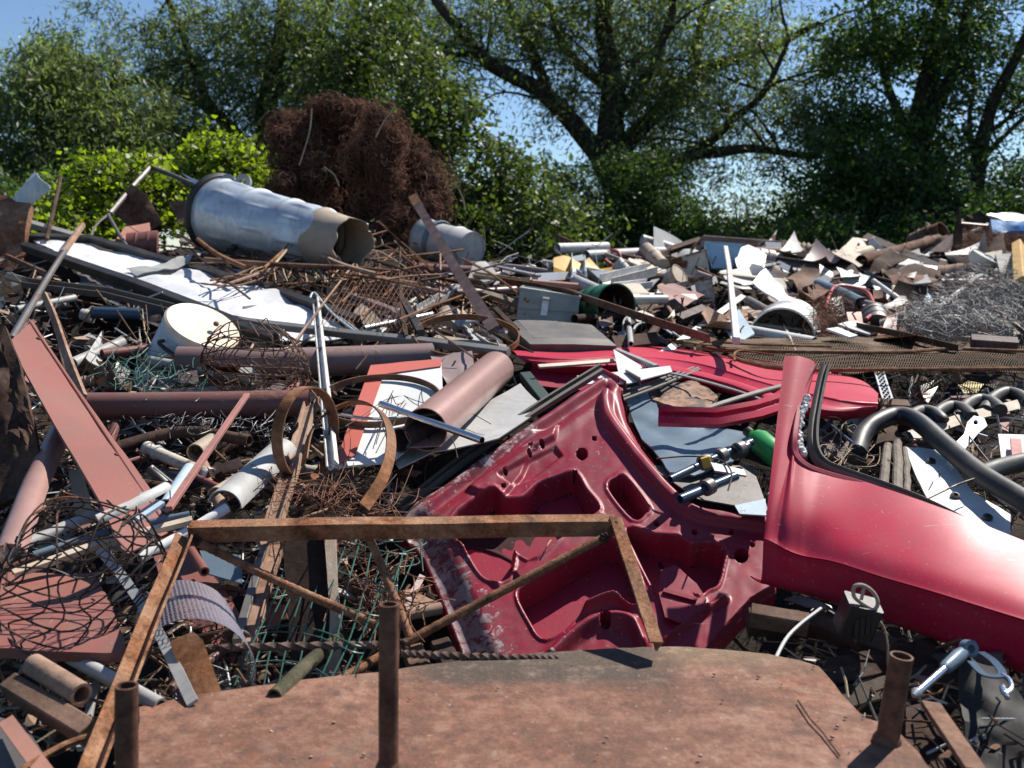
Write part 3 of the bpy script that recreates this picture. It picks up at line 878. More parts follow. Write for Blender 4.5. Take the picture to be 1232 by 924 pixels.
# big willow in the middle
tree('willow_tree', 'big spreading willow with thick dark forked limbs, sky showing under its branches', 'tree', (752, 300, 16),
     [([(752, 300, 16), (750, 250, 16), (742, 205, 16), (735, 150, 16), (735, 90, 15.8), (728, 30, 15.6), (722, -60, 15.4)], 0.34, 0.10),
      ([(745, 255, 16), (722, 192, 15.9), (690, 150, 15.7), (655, 112, 15.5), (610, 88, 15.3), (575, 62, 15.1), (548, 30, 15), (520, -10, 15)], 0.19, 0.07),
      ([(660, 118, 15.6), (640, 60, 15.8), (615, 10, 15.9), (600, -40, 16)], 0.10, 0.05),
      ([(612, 88, 15.4), (575, 66, 15.2), (530, 62, 15), (490, 40, 15)], 0.07, 0.03),
      ([(748, 180, 16), (775, 150, 16.2), (808, 122, 16.4), (836, 92, 16.6), (880, 70, 16.8), (930, 58, 17), (985, 28, 17)], 0.16, 0.05),
      ([(765, 235, 16), (800, 205, 15.8), (835, 188, 15.6), (885, 182, 15.4), (930, 184, 15.3), (985, 188, 15.2)], 0.13, 0.04),
      ([(800, 207, 15.8), (850, 172, 15.6), (900, 128, 15.5), (930, 90, 15.4), (950, 45, 15.4)], 0.09, 0.03),
      ([(836, 92, 16.6), (842, 40, 16.8), (860, -20, 17)], 0.10, 0.05),
      ([(735, 110, 16), (690, 70, 16.4), (665, 20, 16.7), (640, -40, 17)], 0.10, 0.05),
      ([(736, 150, 16), (776, 95, 15.6), (800, 40, 15.3), (815, -30, 15)], 0.10, 0.05)],
     [(600, 20, 90, 55, 15.4, 1.6, 150), (700, 15, 90, 60, 16, 1.8, 190), (800, 30, 80, 70, 16, 1.8, 210), (900, 40, 80, 60, 16.5, 1.6, 150), (985, 30, 55, 60, 16.8, 1.4, 70),
      (820, 130, 75, 55, 16.2, 1.5, 120), (905, 140, 65, 38, 15.6, 1.3, 60), (960, 125, 45, 55, 15.6, 1.2, 60), (690, 110, 55, 45, 15.8, 1.3, 65), (760, 110, 60, 60, 16, 1.5, 110), (668, 205, 45, 25, 16.5, 1.0, 45),
      (740, 225, 70, 60, 16.4, 1.4, 170), (850, 100, 60, 40, 16, 1.3, 45), (800, 190, 45, 40, 16, 1.2, 55), (870, 210, 30, 14, 16, 1.0, 8), (540, 75, 40, 40, 15, 1.1, 40), (945, 200, 30, 14, 15.4, 1.0, 9),
      (700, -90, 260, 60, 16, 2.5, 380)],
     M['leaf_willow'], 0.105, 0.025, 0.55, (7, 1.5, 0.03), 0.6, 44, 0.22, TG, 3)
# rounded willow at the left with a second lighter one behind it
tree('willow_tree', 'rounded grey green willow, densest crown, low beside the strip of open sky', 'tree', (70, 300, 15),
     [([(70, 300, 15), (85, 240, 15), (110, 190, 15), (150, 150, 14.8)], 0.25, 0.08), ([(85, 240, 15), (60, 170, 15), (40, 110, 15)], 0.14, 0.05), ([(100, 205, 15), (130, 130, 15), (140, 70, 15)], 0.12, 0.04)],
     [(60, 110, 75, 65, 15, 1.6, 330), (140, 130, 65, 65, 15, 1.6, 330), (30, 190, 60, 70, 15, 1.5, 260), (130, 200, 80, 45, 15, 1.5, 280), (70, 60, 40, 30, 15, 1.0, 50), (-60, 150, 80, 110, 15, 1.8, 260), (70, 255, 110, 40, 14.5, 1.4, 260)],
     M['leaf_willow'], 0.11, 0.027, 0.6, (6, 1.1, 0.025), 0.55, 44, 0.2, TG, 4)
tree('willow_tree', 'loose feathery willow with long level limbs and blue sky between its leaves', 'tree', (330, 300, 17.5),
     [([(330, 300, 17.5), (325, 230, 17.5), (318, 160, 17.5), (330, 90, 17.4), (342, 10, 17.2), (350, -60, 17)], 0.26, 0.09),
      ([(325, 225, 17.5), (285, 165, 17.3), (250, 130, 17.1), (215, 108, 17), (180, 98, 17), (140, 100, 17)], 0.13, 0.05),
      ([(322, 180, 17.5), (270, 160, 17.3), (220, 155, 17.2), (170, 160, 17)], 0.09, 0.03),
      ([(250, 130, 17.2), (235, 80, 17.2), (212, 30, 17.2), (195, -30, 17)], 0.09, 0.04),
      ([(325, 120, 17.5), (370, 60, 17.3), (395, 10, 17.2), (420, -50, 17)], 0.12, 0.05),
      ([(335, 60, 17.5), (390, 40, 17.3), (410, 60, 17.3), (425, 110, 17.2)], 0.07, 0.03)],
     [(180, 35, 85, 50, 17.2, 1.6, 120), (270, 40, 80, 55, 17.2, 1.6, 150), (350, 40, 70, 60, 17.4, 1.7, 190), (430, 30, 70, 55, 17.2, 1.6, 170), (230, 105, 60, 45, 17.2, 1.3, 75), (310, 120, 60, 50, 17.3, 1.5, 120), (390, 110, 60, 50, 17.3, 1.5, 130),
      (260, 190, 70, 40, 17, 1.4, 110), (330, 190, 60, 45, 17.4, 1.5, 130), (500, 20, 60, 50, 17, 1.4, 100), (480, 80, 45, 40, 16.8, 1.2, 60), (310, -80, 260, 55, 17.5, 2.4, 330), (210, 160, 40, 30, 17, 1.0, 40)],
     M['leaf_willow'], 0.105, 0.025, 0.55, (7, 1.5, 0.028), 0.6, 42, 0.22, TG, 5)
# dark trees on the right
tree('broadleaf_tree', 'tall dark broadleaf tree whose straight trunks rise through dense shaded leaves', 'tree', (1090, 300, 15),
     [([(1088, 300, 15), (1095, 230, 15), (1103, 170, 15), (1118, 90, 15), (1130, 20, 15), (1136, -60, 15)], 0.24, 0.09),
      ([(1098, 210, 15), (1120, 140, 14.8), (1150, 80, 14.7), (1165, 10, 14.6), (1170, -50, 14.5)], 0.13, 0.05),
      ([(1100, 190, 15), (1075, 120, 15.2), (1058, 60, 15.3), (1050, 0, 15.4)], 0.08, 0.04),
      ([(1130, 120, 14.8), (1160, 70, 14.7), (1180, 30, 14.7)], 0.05, 0.02)],
     [(1010, 215, 70, 60, 14.6, 1.4, 330), (1080, 230, 75, 60, 14.6, 1.4, 360), (1040, 140, 60, 55, 15, 1.4, 210), (1110, 120, 50, 60, 15, 1.3, 140), (1060, 55, 70, 50, 15.2, 1.5, 180), (1140, 40, 60, 55, 15, 1.4, 170), (1010, 60, 40, 45, 15.4, 1.2, 60),
      (1130, 200, 40, 50, 14.8, 1.1, 110), (1080, -60, 140, 60, 15, 2, 330), (985, 260, 70, 30, 14.5, 1.2, 190), (1100, 275, 90, 30, 14.2, 1.2, 250)],
     M['leaf_dark'], 0.085, 0.042, 0.25, (7, 1.1, 0.025), 0.45, 26, 0.05, TG, 6)
tree('broadleaf_tree', 'slim leaning tree with bare dark limbs against a bright gap of sky', 'tree', (1168, 300, 14.5),
     [([(1168, 300, 14.5), (1172, 240, 14.5), (1182, 180, 14.5), (1196, 120, 14.4), (1222, 70, 14.3), (1250, 10, 14.2)], 0.13, 0.06),
      ([(1178, 200, 14.5), (1205, 165, 14.4), (1245, 130, 14.3)], 0.05, 0.025), ([(1174, 190, 14.5), (1166, 140, 14.5), (1170, 90, 14.5)], 0.045, 0.02), ([(1186, 165, 14.5), (1215, 140, 14.5), (1240, 100, 14.4)], 0.04, 0.02)],
     [(1205, 30, 50, 50, 14.4, 1.2, 140), (1260, 60, 50, 70, 14.3, 1.2, 130), (1215, 105, 35, 30, 14.4, 0.9, 30), (1215, 225, 55, 35, 14.4, 1.0, 120), (1250, 250, 60, 45, 14.2, 1.2, 170), (1190, 255, 40, 30, 14.2, 1.0, 100), (1230, -50, 110, 50, 14.5, 1.5, 190), (1170, 175, 22, 40, 14.6, 0.8, 20), (1300, 160, 60, 90, 14.5, 1.4, 150)],
     M['leaf_dark'], 0.08, 0.040, 0.25, (6, 0.9, 0.018), 0.42, 26, 0.05, TG, 7)
BG_ = 'bushes along the back of the scrap heap'
def bush(label, base, blobs, mat, ll, lw, droop=0.1, per=26, stems=8, seed=1, name='bush', group=BG_, twig=0.34):
    rs = random.Random(seed)
    lim = []
    for k in range(stems):
        b = rs.choice(blobs)
        x1, y1 = b[0] + rs.uniform(-0.6, 0.6) * b[2], b[1] + rs.uniform(-0.8, 0.3) * b[3]
        x0 = base[0] + rs.uniform(-20, 20)
        lim.append(([(x0, base[1], base[2]), ((x0 + x1) / 2 + rs.uniform(-15, 15), (base[1] + y1) / 2, (base[2] + b[4]) / 2), (x1, y1, b[4])], 0.035, 0.008))
    tree(name, label, 'bush', base, lim, blobs, mat, ll, lw, droop, (4, 0.5, 0.01), twig, per, 0.04, group, seed)
bush('tall sunlit shrub with light green leaves rising behind the rusty wire bale', (520, 320, 11),
     [(470, 60, 55, 40, 11.5, 0.9, 120), (425, 95, 55, 45, 11.5, 0.9, 140), (500, 110, 50, 55, 11.3, 0.9, 150), (545, 165, 55, 50, 11, 0.9, 170), (590, 215, 60, 45, 10.8, 0.9, 190), (620, 265, 65, 45, 10.6, 0.9, 230), (545, 250, 60, 60, 10.8, 0.9, 240), (560, 120, 25, 25, 11.2, 0.5, 14), (660, 300, 50, 30, 10.4, 0.7, 120), (580, 310, 60, 30, 10.4, 0.7, 150), (450, 20, 40, 30, 11.6, 0.7, 50), (500, 190, 50, 40, 11.2, 0.7, 130)],
     M['leaf_mid'], 0.07, 0.040, 0.1, 26, 14, 21)
bush('bright yellow green bush growing around rusty sheets beside the black framed panel', (140, 290, 7.6),
     [(130, 235, 42, 30, 7.6, 0.5, 85), (90, 255, 40, 25, 7.7, 0.5, 70), (182, 222, 32, 24, 7.8, 0.4, 55), (110, 270, 50, 18, 7.4, 0.5, 70), (190, 262, 40, 18, 7.8, 0.5, 50), (135, 208, 22, 16, 7.7, 0.3, 26), (60, 285, 45, 12, 7.2, .4, 40), (120, 282, 35, 10, 7.2, .4, 30)],
     M['leaf_bright'], 0.055, 0.038, 0.0, 22, 9, 22, twig=0.22)
bush('bright yellow green bush topping the dented steel tub beside the wire bale', (268, 290, 8.6),
     [(265, 190, 42, 24, 8.6, 0.5, 130), (245, 212, 35, 20, 8.6, 0.5, 70), (290, 210, 28, 22, 8.6, 0.5, 70), (265, 240, 45, 25, 8.6, 0.5, 70)],
     M['leaf_bright'], 0.055, 0.036, 0.0, 22, 8, 23, twig=0.22)
bush('dark shaded thicket massed under the big willow trunk', (760, 320, 14),
     [(720, 270, 70, 45, 14, 1.0, 330), (790, 265, 60, 45, 14, 1.0, 300), (840, 290, 60, 25, 13.8, 0.8, 190), (690, 235, 40, 40, 14.2, 0.9, 130), (760, 215, 50, 35, 14.2, 0.9, 150), (700, 310, 80, 25, 13.5, 0.8, 190)],
     M['leaf_dark'], 0.07, 0.036, 0.2, 26, 12, 24)
bush('sparse pale green thicket in the bright gap under the willow branches', (890, 310, 17),
     [(880, 275, 60, 24, 17, 1.0, 75), (930, 280, 60, 24, 17, 1.0, 120), (850, 262, 40, 18, 17, 0.9, 24), (965, 255, 35, 30, 17, 0.9, 45), (900, 245, 45, 12, 17, 0.8, 9)],
     M['leaf_mid'], 0.075, 0.036, 0.1, 24, 9, 25)
bush('dark green hedge of leaves closing the gap below the far dark trees', (1120, 320, 13),
     [(1000, 290, 60, 25, 13, 0.9, 200), (1080, 295, 70, 25, 13, 0.9, 220), (1160, 285, 70, 35, 13, 0.9, 280), (1240, 270, 60, 40, 13, 0.9, 240), (930, 300, 60, 18, 13, 0.8, 120), (1150, 245, 35, 25, 13.4, 0.8, 90)],
     M['leaf_dark'], 0.07, 0.036, 0.1, 26, 12, 26)
bush('low dim bush in the shade behind the white strip of bent metal', (30, 300, 11),
     [(20, 235, 60, 45, 11, 0.8, 220), (70, 260, 50, 35, 11, 0.8, 160), (-40, 240, 50, 60, 11, 0.9, 150), (200, 240, 60, 30, 12, 0.8, 130)],
     M['leaf_dark'], 0.06, 0.034, 0.1, 26, 8, 27)
bush('mid green shrub leaves filling the shade behind the wire bale', (400, 320, 11.5),
     [(330, 240, 60, 50, 12, 0.8, 200), (420, 200, 70, 60, 12, 0.9, 240), (480, 290, 60, 30, 11, 0.7, 120), (230, 250, 50, 30, 12.5, 0.8, 80)],
     M['leaf_mid'], 0.065, 0.036, 0.1, 26, 8, 28)
# ------------------------------------------------------------------ the rusty cover plate with three pipe stubs
CP = lambda x, y: P3(x, y, 1.0 / (1 / 1.98 + (y - 785) * (1 / 1.52 - 1 / 1.98) / (924 - 785)))
def cover_plate():
    out = [(150, 1010), (166, 924), (168, 852), (240, 838), (330, 826), (400, 816), (460, 809), (520, 799), (600, 790), (700, 783), (760, 780), (815, 779), (870, 782), (925, 787), (960, 793), (985, 801),
           (1005, 822), (1022, 843), (1042, 863), (1068, 869), (1085, 884), (1105, 906), (1120, 930), (1150, 1010)]
    o2 = []
    for (x0, y0), (x1, y1) in zip(out, out[1:] + out[:1]):
        for i in range(4):
            x, y = x0 + (x1 - x0) * i / 4, y0 + (y1 - y0) * i / 4
            o2.append((x + 1.6 * noise.noise(V((x * .05, y * .05, 1))), y + 1.3 * noise.noise(V((x * .06, y * .06, 4)))))
    pts = [CP(x, y) for x, y in o2]
    g = G().poly(pts, 0.010, 0.05, 0.004, 2.2, 3)
    g.v = [tuple(V(v) + V((0, 0, 0.012 * noise.noise(V(v) * 2.3)))) for v in g.v]
    stubs = []
    for (x0, y0, x1, y1, r) in ((468, 727, 467, 926, 12.0), (152, 825, 152, 960, 13.5), (1085, 789, 1067, 893, 13.5)):
        b = CP(x1, y1); d = (b - CAM).dot(FW)
        t = P3(x0, y0, d * 0.985)
        gs = G().pipe(wob(subdiv([b - (t - b).normalized() * 0.02, t], 8), 0.001, 20), S(r, d), 0.0035, 28)
        gs.lathe(b + V((0, 0, 0.002)), (t - b), [(S(r, d) * 1.0, 0.012), (S(r, d) * 1.25, 0.004), (S(r, d) * 1.3, -0.004)], 24)
        stubs.append(('pipe_stub', gs, M['rust_stub']))
    seam = G()
    seam.tube([CP(960, 845) + V((0, 0, .004)), CP(975, 868) + V((0, 0, .004)), CP(990, 884) + V((0, 0, .004)), CP(1010, 912) + V((0, 0, .004))], 0.0016, 5)
    crumbs = G(); rs = random.Random(5)
    for _ in range(40):
        x, y = rs.uniform(200, 1050), rs.uniform(800, 920)
        if y < 830 and x < 400: continue
        c = CP(x, y) + V((0, 0, 0.003)); r = rs.uniform(0.0006, 0.0018)
        crumbs.box(c, V((r * 1.6, 0, 0)), V((0, r, r * .4)), V((r * .3, 0, r)))
    thing('cover_plate', 'large rusty cover plate with a dark tarry stain and upright pipe stubs', 'metal plate',
          [('plate', g, M['cover'])] + stubs + [('weld_seam', seam, M['rust_dark']), ('flakes', crumbs, M['rust_pale'])])
cover_plate()

# ------------------------------------------------------------------ the welded frame of angle iron and rebar
def rebar_path(pts, r, g=None, twist=False, dm=None):
    path = wob(subdiv([P3(*q) for q in pts], 1), 0.0)
    L = sum((a - b).length for a, b in zip(path[:-1], path[1:]))
    n = max(6, int(L / (0.0025 if twist else 0.0045)))
    full = subdiv(cr(path, 4) if len(path) > 2 else path, max(1, int(n / max(1, len(path) - 1))) if len(path) == 2 else max(1, n // (4 * (len(path) - 1))))
    full = wob(full, 0.003, 3)
    g = g or G()
    g.sharp = 60
    if twist:
        fr = g.frames(full, None, False); prof = rect(r * 1.4, r * 1.4)
        vs, fs = [], []
        for i, p in enumerate(full):
            a, b = fr[i]; t = i * 0.0025 * 107
            for q in prof:
                x = q[0] * math.cos(t) - q[1] * math.sin(t); y = q[0] * math.sin(t) + q[1] * math.cos(t)
                vs.append(p + a * x + b * y)
        for i in range(len(full) - 1):
            for k in range(4):
                l = (k + 1) % 4
                fs.append((i * 4 + k, i * 4 + l, i * 4 + 4 + l, i * 4 + 4 + k))
        g.add(vs, fs)
    else:
        g.tube(full, r, 8, scales=[1.0 + (0.10 if i % 3 == 0 else 0) for i in range(len(full))])
    return g
def frame():
    F1, F2 = 2.14, 2.16
    A = P3(228, 640, F1); B = P3(739, 633, F2); Cc = P3(787, 778, 1.93); Dd = P3(105, 930, 1.47)
    d = 2.15
    top = G().sweep(wob(subdiv([A, B], 30), 0.006, 4), [(-a, b) for a, b in angle_prof(S(20, d), S(20, d), 0.005)][::-1], up=V((0, 0.2, -1)), roll=0)
    left = G().sweep(wob(subdiv([P3(222, 640, F1 - .005), Dd], 30), 0.004, 4), angle_prof(S(21, 1.8), S(21, 1.8), 0.005), up=V((-0.25, -0.6, 0.8)), roll=R(38), scales=None)
    right = G().sweep(wob(subdiv([P3(738, 627, F2), Cc], 8), 0.002, 5), angle_prof(S(17, 2.05), S(17, 2.05), 0.005), up=V((0.3, -0.5, 0.8)), roll=R(180))
    rr = S(5.2, 2.1)
    parts = [('top_rail', top, M['rust_angle']), ('side_rail', left, M['rust_angle']), ('side_rail', right, M['rust_angle'])]
    for pts in ([(234, 650, 2.13), (340, 702, 2.08), (458, 756, 2.02), (524, 817, 1.97)], [(725, 647, 2.13), (484, 776, 1.99), (430, 806, 1.91), (378, 836, 1.84)], [(446, 650, 2.15), (470, 706, 2.08), (494, 768, 2.0)]):
        parts.append(('brace_rod', rebar_path(pts, rr), M['rebar']))
    parts.append(('twisted_bar', rebar_path([(172, 783, 1.93), (456, 776, 1.945), (484, 787, 1.945), (672, 793, 1.95)], S(5.0, 2.0), twist=True), M['rebar_dark']))
    rs = random.Random(3)
    for (x, y, dd) in ((234, 650, 2.115), (726, 646, 2.12), (484, 776, 1.985), (738, 634, 2.145)):
        weld = G()
        for _ in range(7):
            c = P3(x + rs.uniform(-6, 6), y + rs.uniform(-5, 5), dd + rs.uniform(-.004, .004)); r = rs.uniform(0.003, 0.007)
            weld.lathe(c, V((rs.uniform(-1, 1), -1, .5)), [(0.0001, r), (r * .7, r * .7), (r, 0), (r * .7, -r * .7), (0.0001, -r)], 8)
        parts.append(('weld', weld, M['rust_dark']))
    thing('welded_frame', 'rusty angle iron frame with crossed rebar braces standing over the debris', 'metal frame', parts)
frame()

# ------------------------------------------------------------------ the red car door, inner side up
def sdf(poly, X, Y):
    p = np.array(poly, float); q = np.roll(p, -1, 0)
    d = np.full(X.shape, 1e9); ins = np.zeros(X.shape, bool)
    for (x0, y0), (x1, y1) in zip(p, q):
        ex, ey = x1 - x0, y1 - y0
        t = np.clip(((X - x0) * ex + (Y - y0) * ey) / (ex * ex + ey * ey + 1e-9), 0, 1)
        d = np.minimum(d, np.hypot(X - x0 - t * ex, Y - y0 - t * ey))
        cond = (y0 > Y) != (y1 > Y)
        with np.errstate(divide='ignore', invalid='ignore'):
            xi = (x1 - x0) * (Y - y0) / (y1 - y0 + 1e-12) + x0
        ins ^= cond & (X < xi)
    return np.where(ins, -d, d)
def linedist(path, X, Y):
    d = np.full(X.shape, 1e9)
    for (x0, y0), (x1, y1) in zip(path[:-1], path[1:]):
        ex, ey = x1 - x0, y1 - y0
        t = np.clip(((X - x0) * ex + (Y - y0) * ey) / (ex * ex + ey * ey + 1e-9), 0, 1)
        d = np.minimum(d, np.hypot(X - x0 - t * ex, Y - y0 - t * ey))
    return d
def sm(x, a, b):
    t = np.clip((x - a) / (b - a), 0, 1); return t * t * (3 - 2 * t)
def cr2(pts, n=8, closed=False):
    return [(p.x, p.y) for p in cr([V((x, y, 0)) for x, y in pts], n, closed)]
DW = lambda x, y: 1.0 / (0.303 + 0.00036 * (y - 450) + 0.00002 * (x - 700))
def car_door():
    step = 1.2
    xs = np.arange(466, 960, step); ys = np.arange(440, 812, step)
    X, Y = np.meshgrid(xs, ys)
    outl = [(735, 450), (748, 462), (753, 480), (757, 500), (775, 532), (806, 570), (832, 598), (846, 607), (880, 612), (935, 622), (935, 705), (905, 722), (872, 758), (845, 790), (820, 812), (560, 812), (552, 775), (532, 722), (508, 665),
            (477, 632), (484, 614), (500, 600), (522, 588), (560, 562), (602, 532), (650, 500), (690, 472), (722, 452)]
    O = sdf(outl, X, Y)
    H = np.zeros_like(X); CAV = np.full(X.shape, 1e9)
    rec = [([(545, 627), (588, 594), (604, 602), (628, 601), (648, 584), (668, 576), (690, 571), (703, 590), (719, 612), (705, 622), (688, 632), (660, 660), (640, 672), (618, 660), (590, 650), (558, 656)], 0.050, 5),
           ([(555, 640), (612, 655), (614, 688), (606, 697), (594, 698), (577, 686)], 0.055, 5),
           ([(625, 718), (634, 706), (664, 690), (700, 668), (736, 650), (757, 672), (768, 705), (766, 735), (752, 728), (736, 720), (704, 732), (688, 748), (673, 761), (653, 766), (640, 748)], 0.052, 6),
           ([(734, 588), (742, 577), (752, 577), (777, 610), (775, 617), (762, 623)], 0.06, 3),
           ([(756, 638), (787, 645), (815, 647), (832, 657), (850, 655), (870, 660), (868, 680), (862, 702), (851, 708), (838, 716), (822, 703), (806, 706), (796, 722), (784, 700), (768, 668)], 0.055, 5)]
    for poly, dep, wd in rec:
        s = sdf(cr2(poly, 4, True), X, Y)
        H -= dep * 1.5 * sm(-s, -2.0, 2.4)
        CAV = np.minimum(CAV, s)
        H += 0.005 * np.exp(-((s - 4) / 2.2) ** 2)          # rolled lip round each opening
    for (cx, cy, r) in ((700, 546, 6.2), (892, 668, 7.5), (638, 540, 2.0), (652, 538, 2.0), (637, 549, 2.0), (728, 752, 6), (692, 569, 2.2), (608, 571, 1.8), (715, 527, 2), (816, 724, 3.5), (796, 700, 2.5), (826, 706, 2.5), (905, 655, 2), (880, 640, 2), (606, 588, 2), (790, 630, 2.3), (836, 640, 2.3)):
        H -= 0.045 * sm(r - np.hypot(X - cx, Y - cy), -1.2, 1.2)
    # the hinge side: a big rounded fold sweeping from the top corner down to the right
    ridge = cr2([(728, 478), (731, 502), (748, 528), (778, 566), (806, 597), (838, 620), (885, 628), (940, 636)], 10)
    L = linedist(ridge, X, Y)
    H += 0.026 * np.exp(-(L / 7.0) ** 4)
    ridge2 = cr2([(748, 470), (760, 512), (800, 568), (838, 604), (885, 616), (940, 624)], 10)
    H -= 0.020 * np.exp(-(linedist(ridge2, X, Y) / 4.5) ** 2)
    # window sill channel along the upper edge
    for off, amp, wd in ((7, 0.010, 4), (17, -0.012, 5), (30, 0.008, 7)):
        e = [(478 + off * .55, 628 + off * .83), (560 + off * .55, 562 + off * .83), (650 + off * .55, 500 + off * .83), (722 + off * .4, 452 + off * .83)]
        H += amp * np.exp(-(linedist(e, X, Y) / wd) ** 2)
    # pressed steps
    H += 0.014 * sm(-sdf([(560, 590), (590, 560), (640, 520), (672, 512), (668, 530), (640, 545), (628, 572), (606, 600), (575, 596)], X, Y), -2, 3)
    H -= 0.010 * sm(-sdf([(600, 575), (640, 552), (668, 538), (676, 548), (640, 575), (615, 585)], X, Y), -2, 2)
    H += 0.012 * sm(-sdf([(690, 640), (722, 616), (745, 632), (735, 650), (690, 672), (655, 690), (628, 703), (618, 690)], X, Y), -2, 2.5)
    for a in ([(664, 792), (690, 768), (715, 752), (742, 747), (762, 756), (773, 778)], [(706, 732), (735, 722), (755, 727), (772, 745)]):
        H += 0.034 * np.exp(-(linedist(cr2(a, 6), X, Y) / 8.0) ** 2)
    H += 0.010 * np.exp(-(linedist([(795, 655), (838, 718), (850, 735)], X, Y) / 5) ** 2)
    H += 0.018 * np.exp(-(linedist([(800, 772), (835, 745), (872, 722)], X, Y) / 4) ** 2)
    H += 0.006 * np.exp(-(linedist([(540, 640), (585, 690), (600, 705)], X, Y) / 3.5) ** 2)
    # the outer rim rolls over, the lower left border is a broad slope
    H -= 0.028 * sm(O, -4, 0)
    lowl = linedist([(500, 640), (540, 720), (572, 800)], X, Y)
    H -= 0.035 * sm(34 - lowl, 0, 34) 
    nz = np.array([[noise.noise(V((x * .02, y * .02, 2))) + .35 * noise.noise(V((x * .07, y * .07, 5))) for x in xs] for y in ys])
    H += nz * 0.0028
    wear = sm(80 - linedist([(490, 630), (545, 735), (585, 815)], X, Y), 0, 66) * 1.0
    wear = np.maximum(wear, 0.8 * sm(24 - linedist([(480, 622), (560, 566), (640, 516)], X, Y), 0, 22))
    wear = np.maximum(wear, 0.7 * sm(20 - np.hypot((X - 640) * .8, Y - 540), 0, 16))
    wear = np.maximum(wear, 0.55 * sm(9 - linedist([(664, 792), (715, 752), (773, 778)], X, Y), 0, 8))
    wear = np.maximum(wear, 0.5 * sm(10 - linedist([(800, 772), (835, 745), (872, 722)], X, Y), 0, 8))
    nrm = (P3(735, 450, DW(735, 450)) - P3(560, 780, DW(560, 780))).cross(P3(900, 640, DW(900, 640)) - P3(560, 780, DW(560, 780))).normalized()
    if nrm.dot(CAMDIR) < 0: nrm = -nrm
    g = G(); g.sharp = 38
    idx = -np.ones(X.shape, int); vs = []; attr = []
    ok = O < step * 0.9
    for j in range(X.shape[0]):
        for i in range(X.shape[1]):
            if ok[j, i]:
                idx[j, i] = len(vs)
                vs.append(P3(X[j, i], Y[j, i], DW(X[j, i], Y[j, i])) + nrm * H[j, i]); attr.append(wear[j, i] + 0.10)
    fs = []
    for j in range(X.shape[0] - 1):
        for i in range(X.shape[1] - 1):
            q = (idx[j, i], idx[j + 1, i], idx[j + 1, i + 1], idx[j, i + 1])
            if min(q) >= 0: fs.append(q)
    g.add(vs, fs); g.attr = attr
    fl = [(-1, -1)] * len(vs)
    for j in range(X.shape[0]):
        for i in range(X.shape[1]):
            if idx[j, i] >= 0: fl[idx[j, i]] = (j, i)
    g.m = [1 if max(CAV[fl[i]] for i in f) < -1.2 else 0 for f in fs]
    skin = G().poly([P3(x, y, DW(x, y)) - nrm * 0.075 for x, y in outl], 0.004)
    rim = G().sweep([P3(x, y, DW(x, y)) - nrm * 0.048 for x, y in outl[:20] + outl[20:]], rect(0.050, 0.004), up=None, closed=True)
    rim = G()
    n = len(outl); vs = [P3(x, y, DW(x, y)) - nrm * 0.026 for x, y in outl] + [P3(x, y, DW(x, y)) - nrm * 0.077 for x, y in outl]
    rim.add(vs, [(i, (i + 1) % n, n + (i + 1) % n, n + i) for i in range(n)])
    # glass run strips left along the sill
    st = G()
    for off, w in ((-3, 5), (-9, 3.2)):
        pts = [(482 + off * .6, 618 + off), (560 + off * .6, 556 + off), (650 + off * .6, 494 + off), (726 + off * .4, 446 + off)]
        st.sweep(cr([P3(x, y, DW(x, y)) - nrm * 0.01 for x, y in pts], 6), rect(S(w, 2.9), 0.018), up=nrm)
    latch = G().poly([P3(x, y, DW(x, y) - 0.0) + nrm * 0.012 for x, y in ((795, 690), (812, 684), (838, 706), (850, 725), (838, 746), (818, 755), (800, 748), (792, 716))], 0.004, 0.03, 0.006, 9)
    latch.sweep([P3(798, 716, DW(798, 716)) + nrm * .016, P3(838, 728, DW(838, 728)) + nrm * .018], rect(0.012, 0.008), up=nrm)
    wirep = G().tube(cr([P3(663, 653, DW(663, 653)) + nrm * .01, P3(658, 668, DW(658, 668)) + nrm * .03, P3(648, 672, DW(648, 672)) - nrm * .03], 6), 0.0015, 5)
    thing('car_door_shell', 'red car door lying inner side up with holes and scraped paint', 'car door',
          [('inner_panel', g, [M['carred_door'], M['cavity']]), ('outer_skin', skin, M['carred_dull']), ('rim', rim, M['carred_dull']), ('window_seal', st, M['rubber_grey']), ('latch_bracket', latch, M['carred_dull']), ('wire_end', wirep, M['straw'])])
car_door()

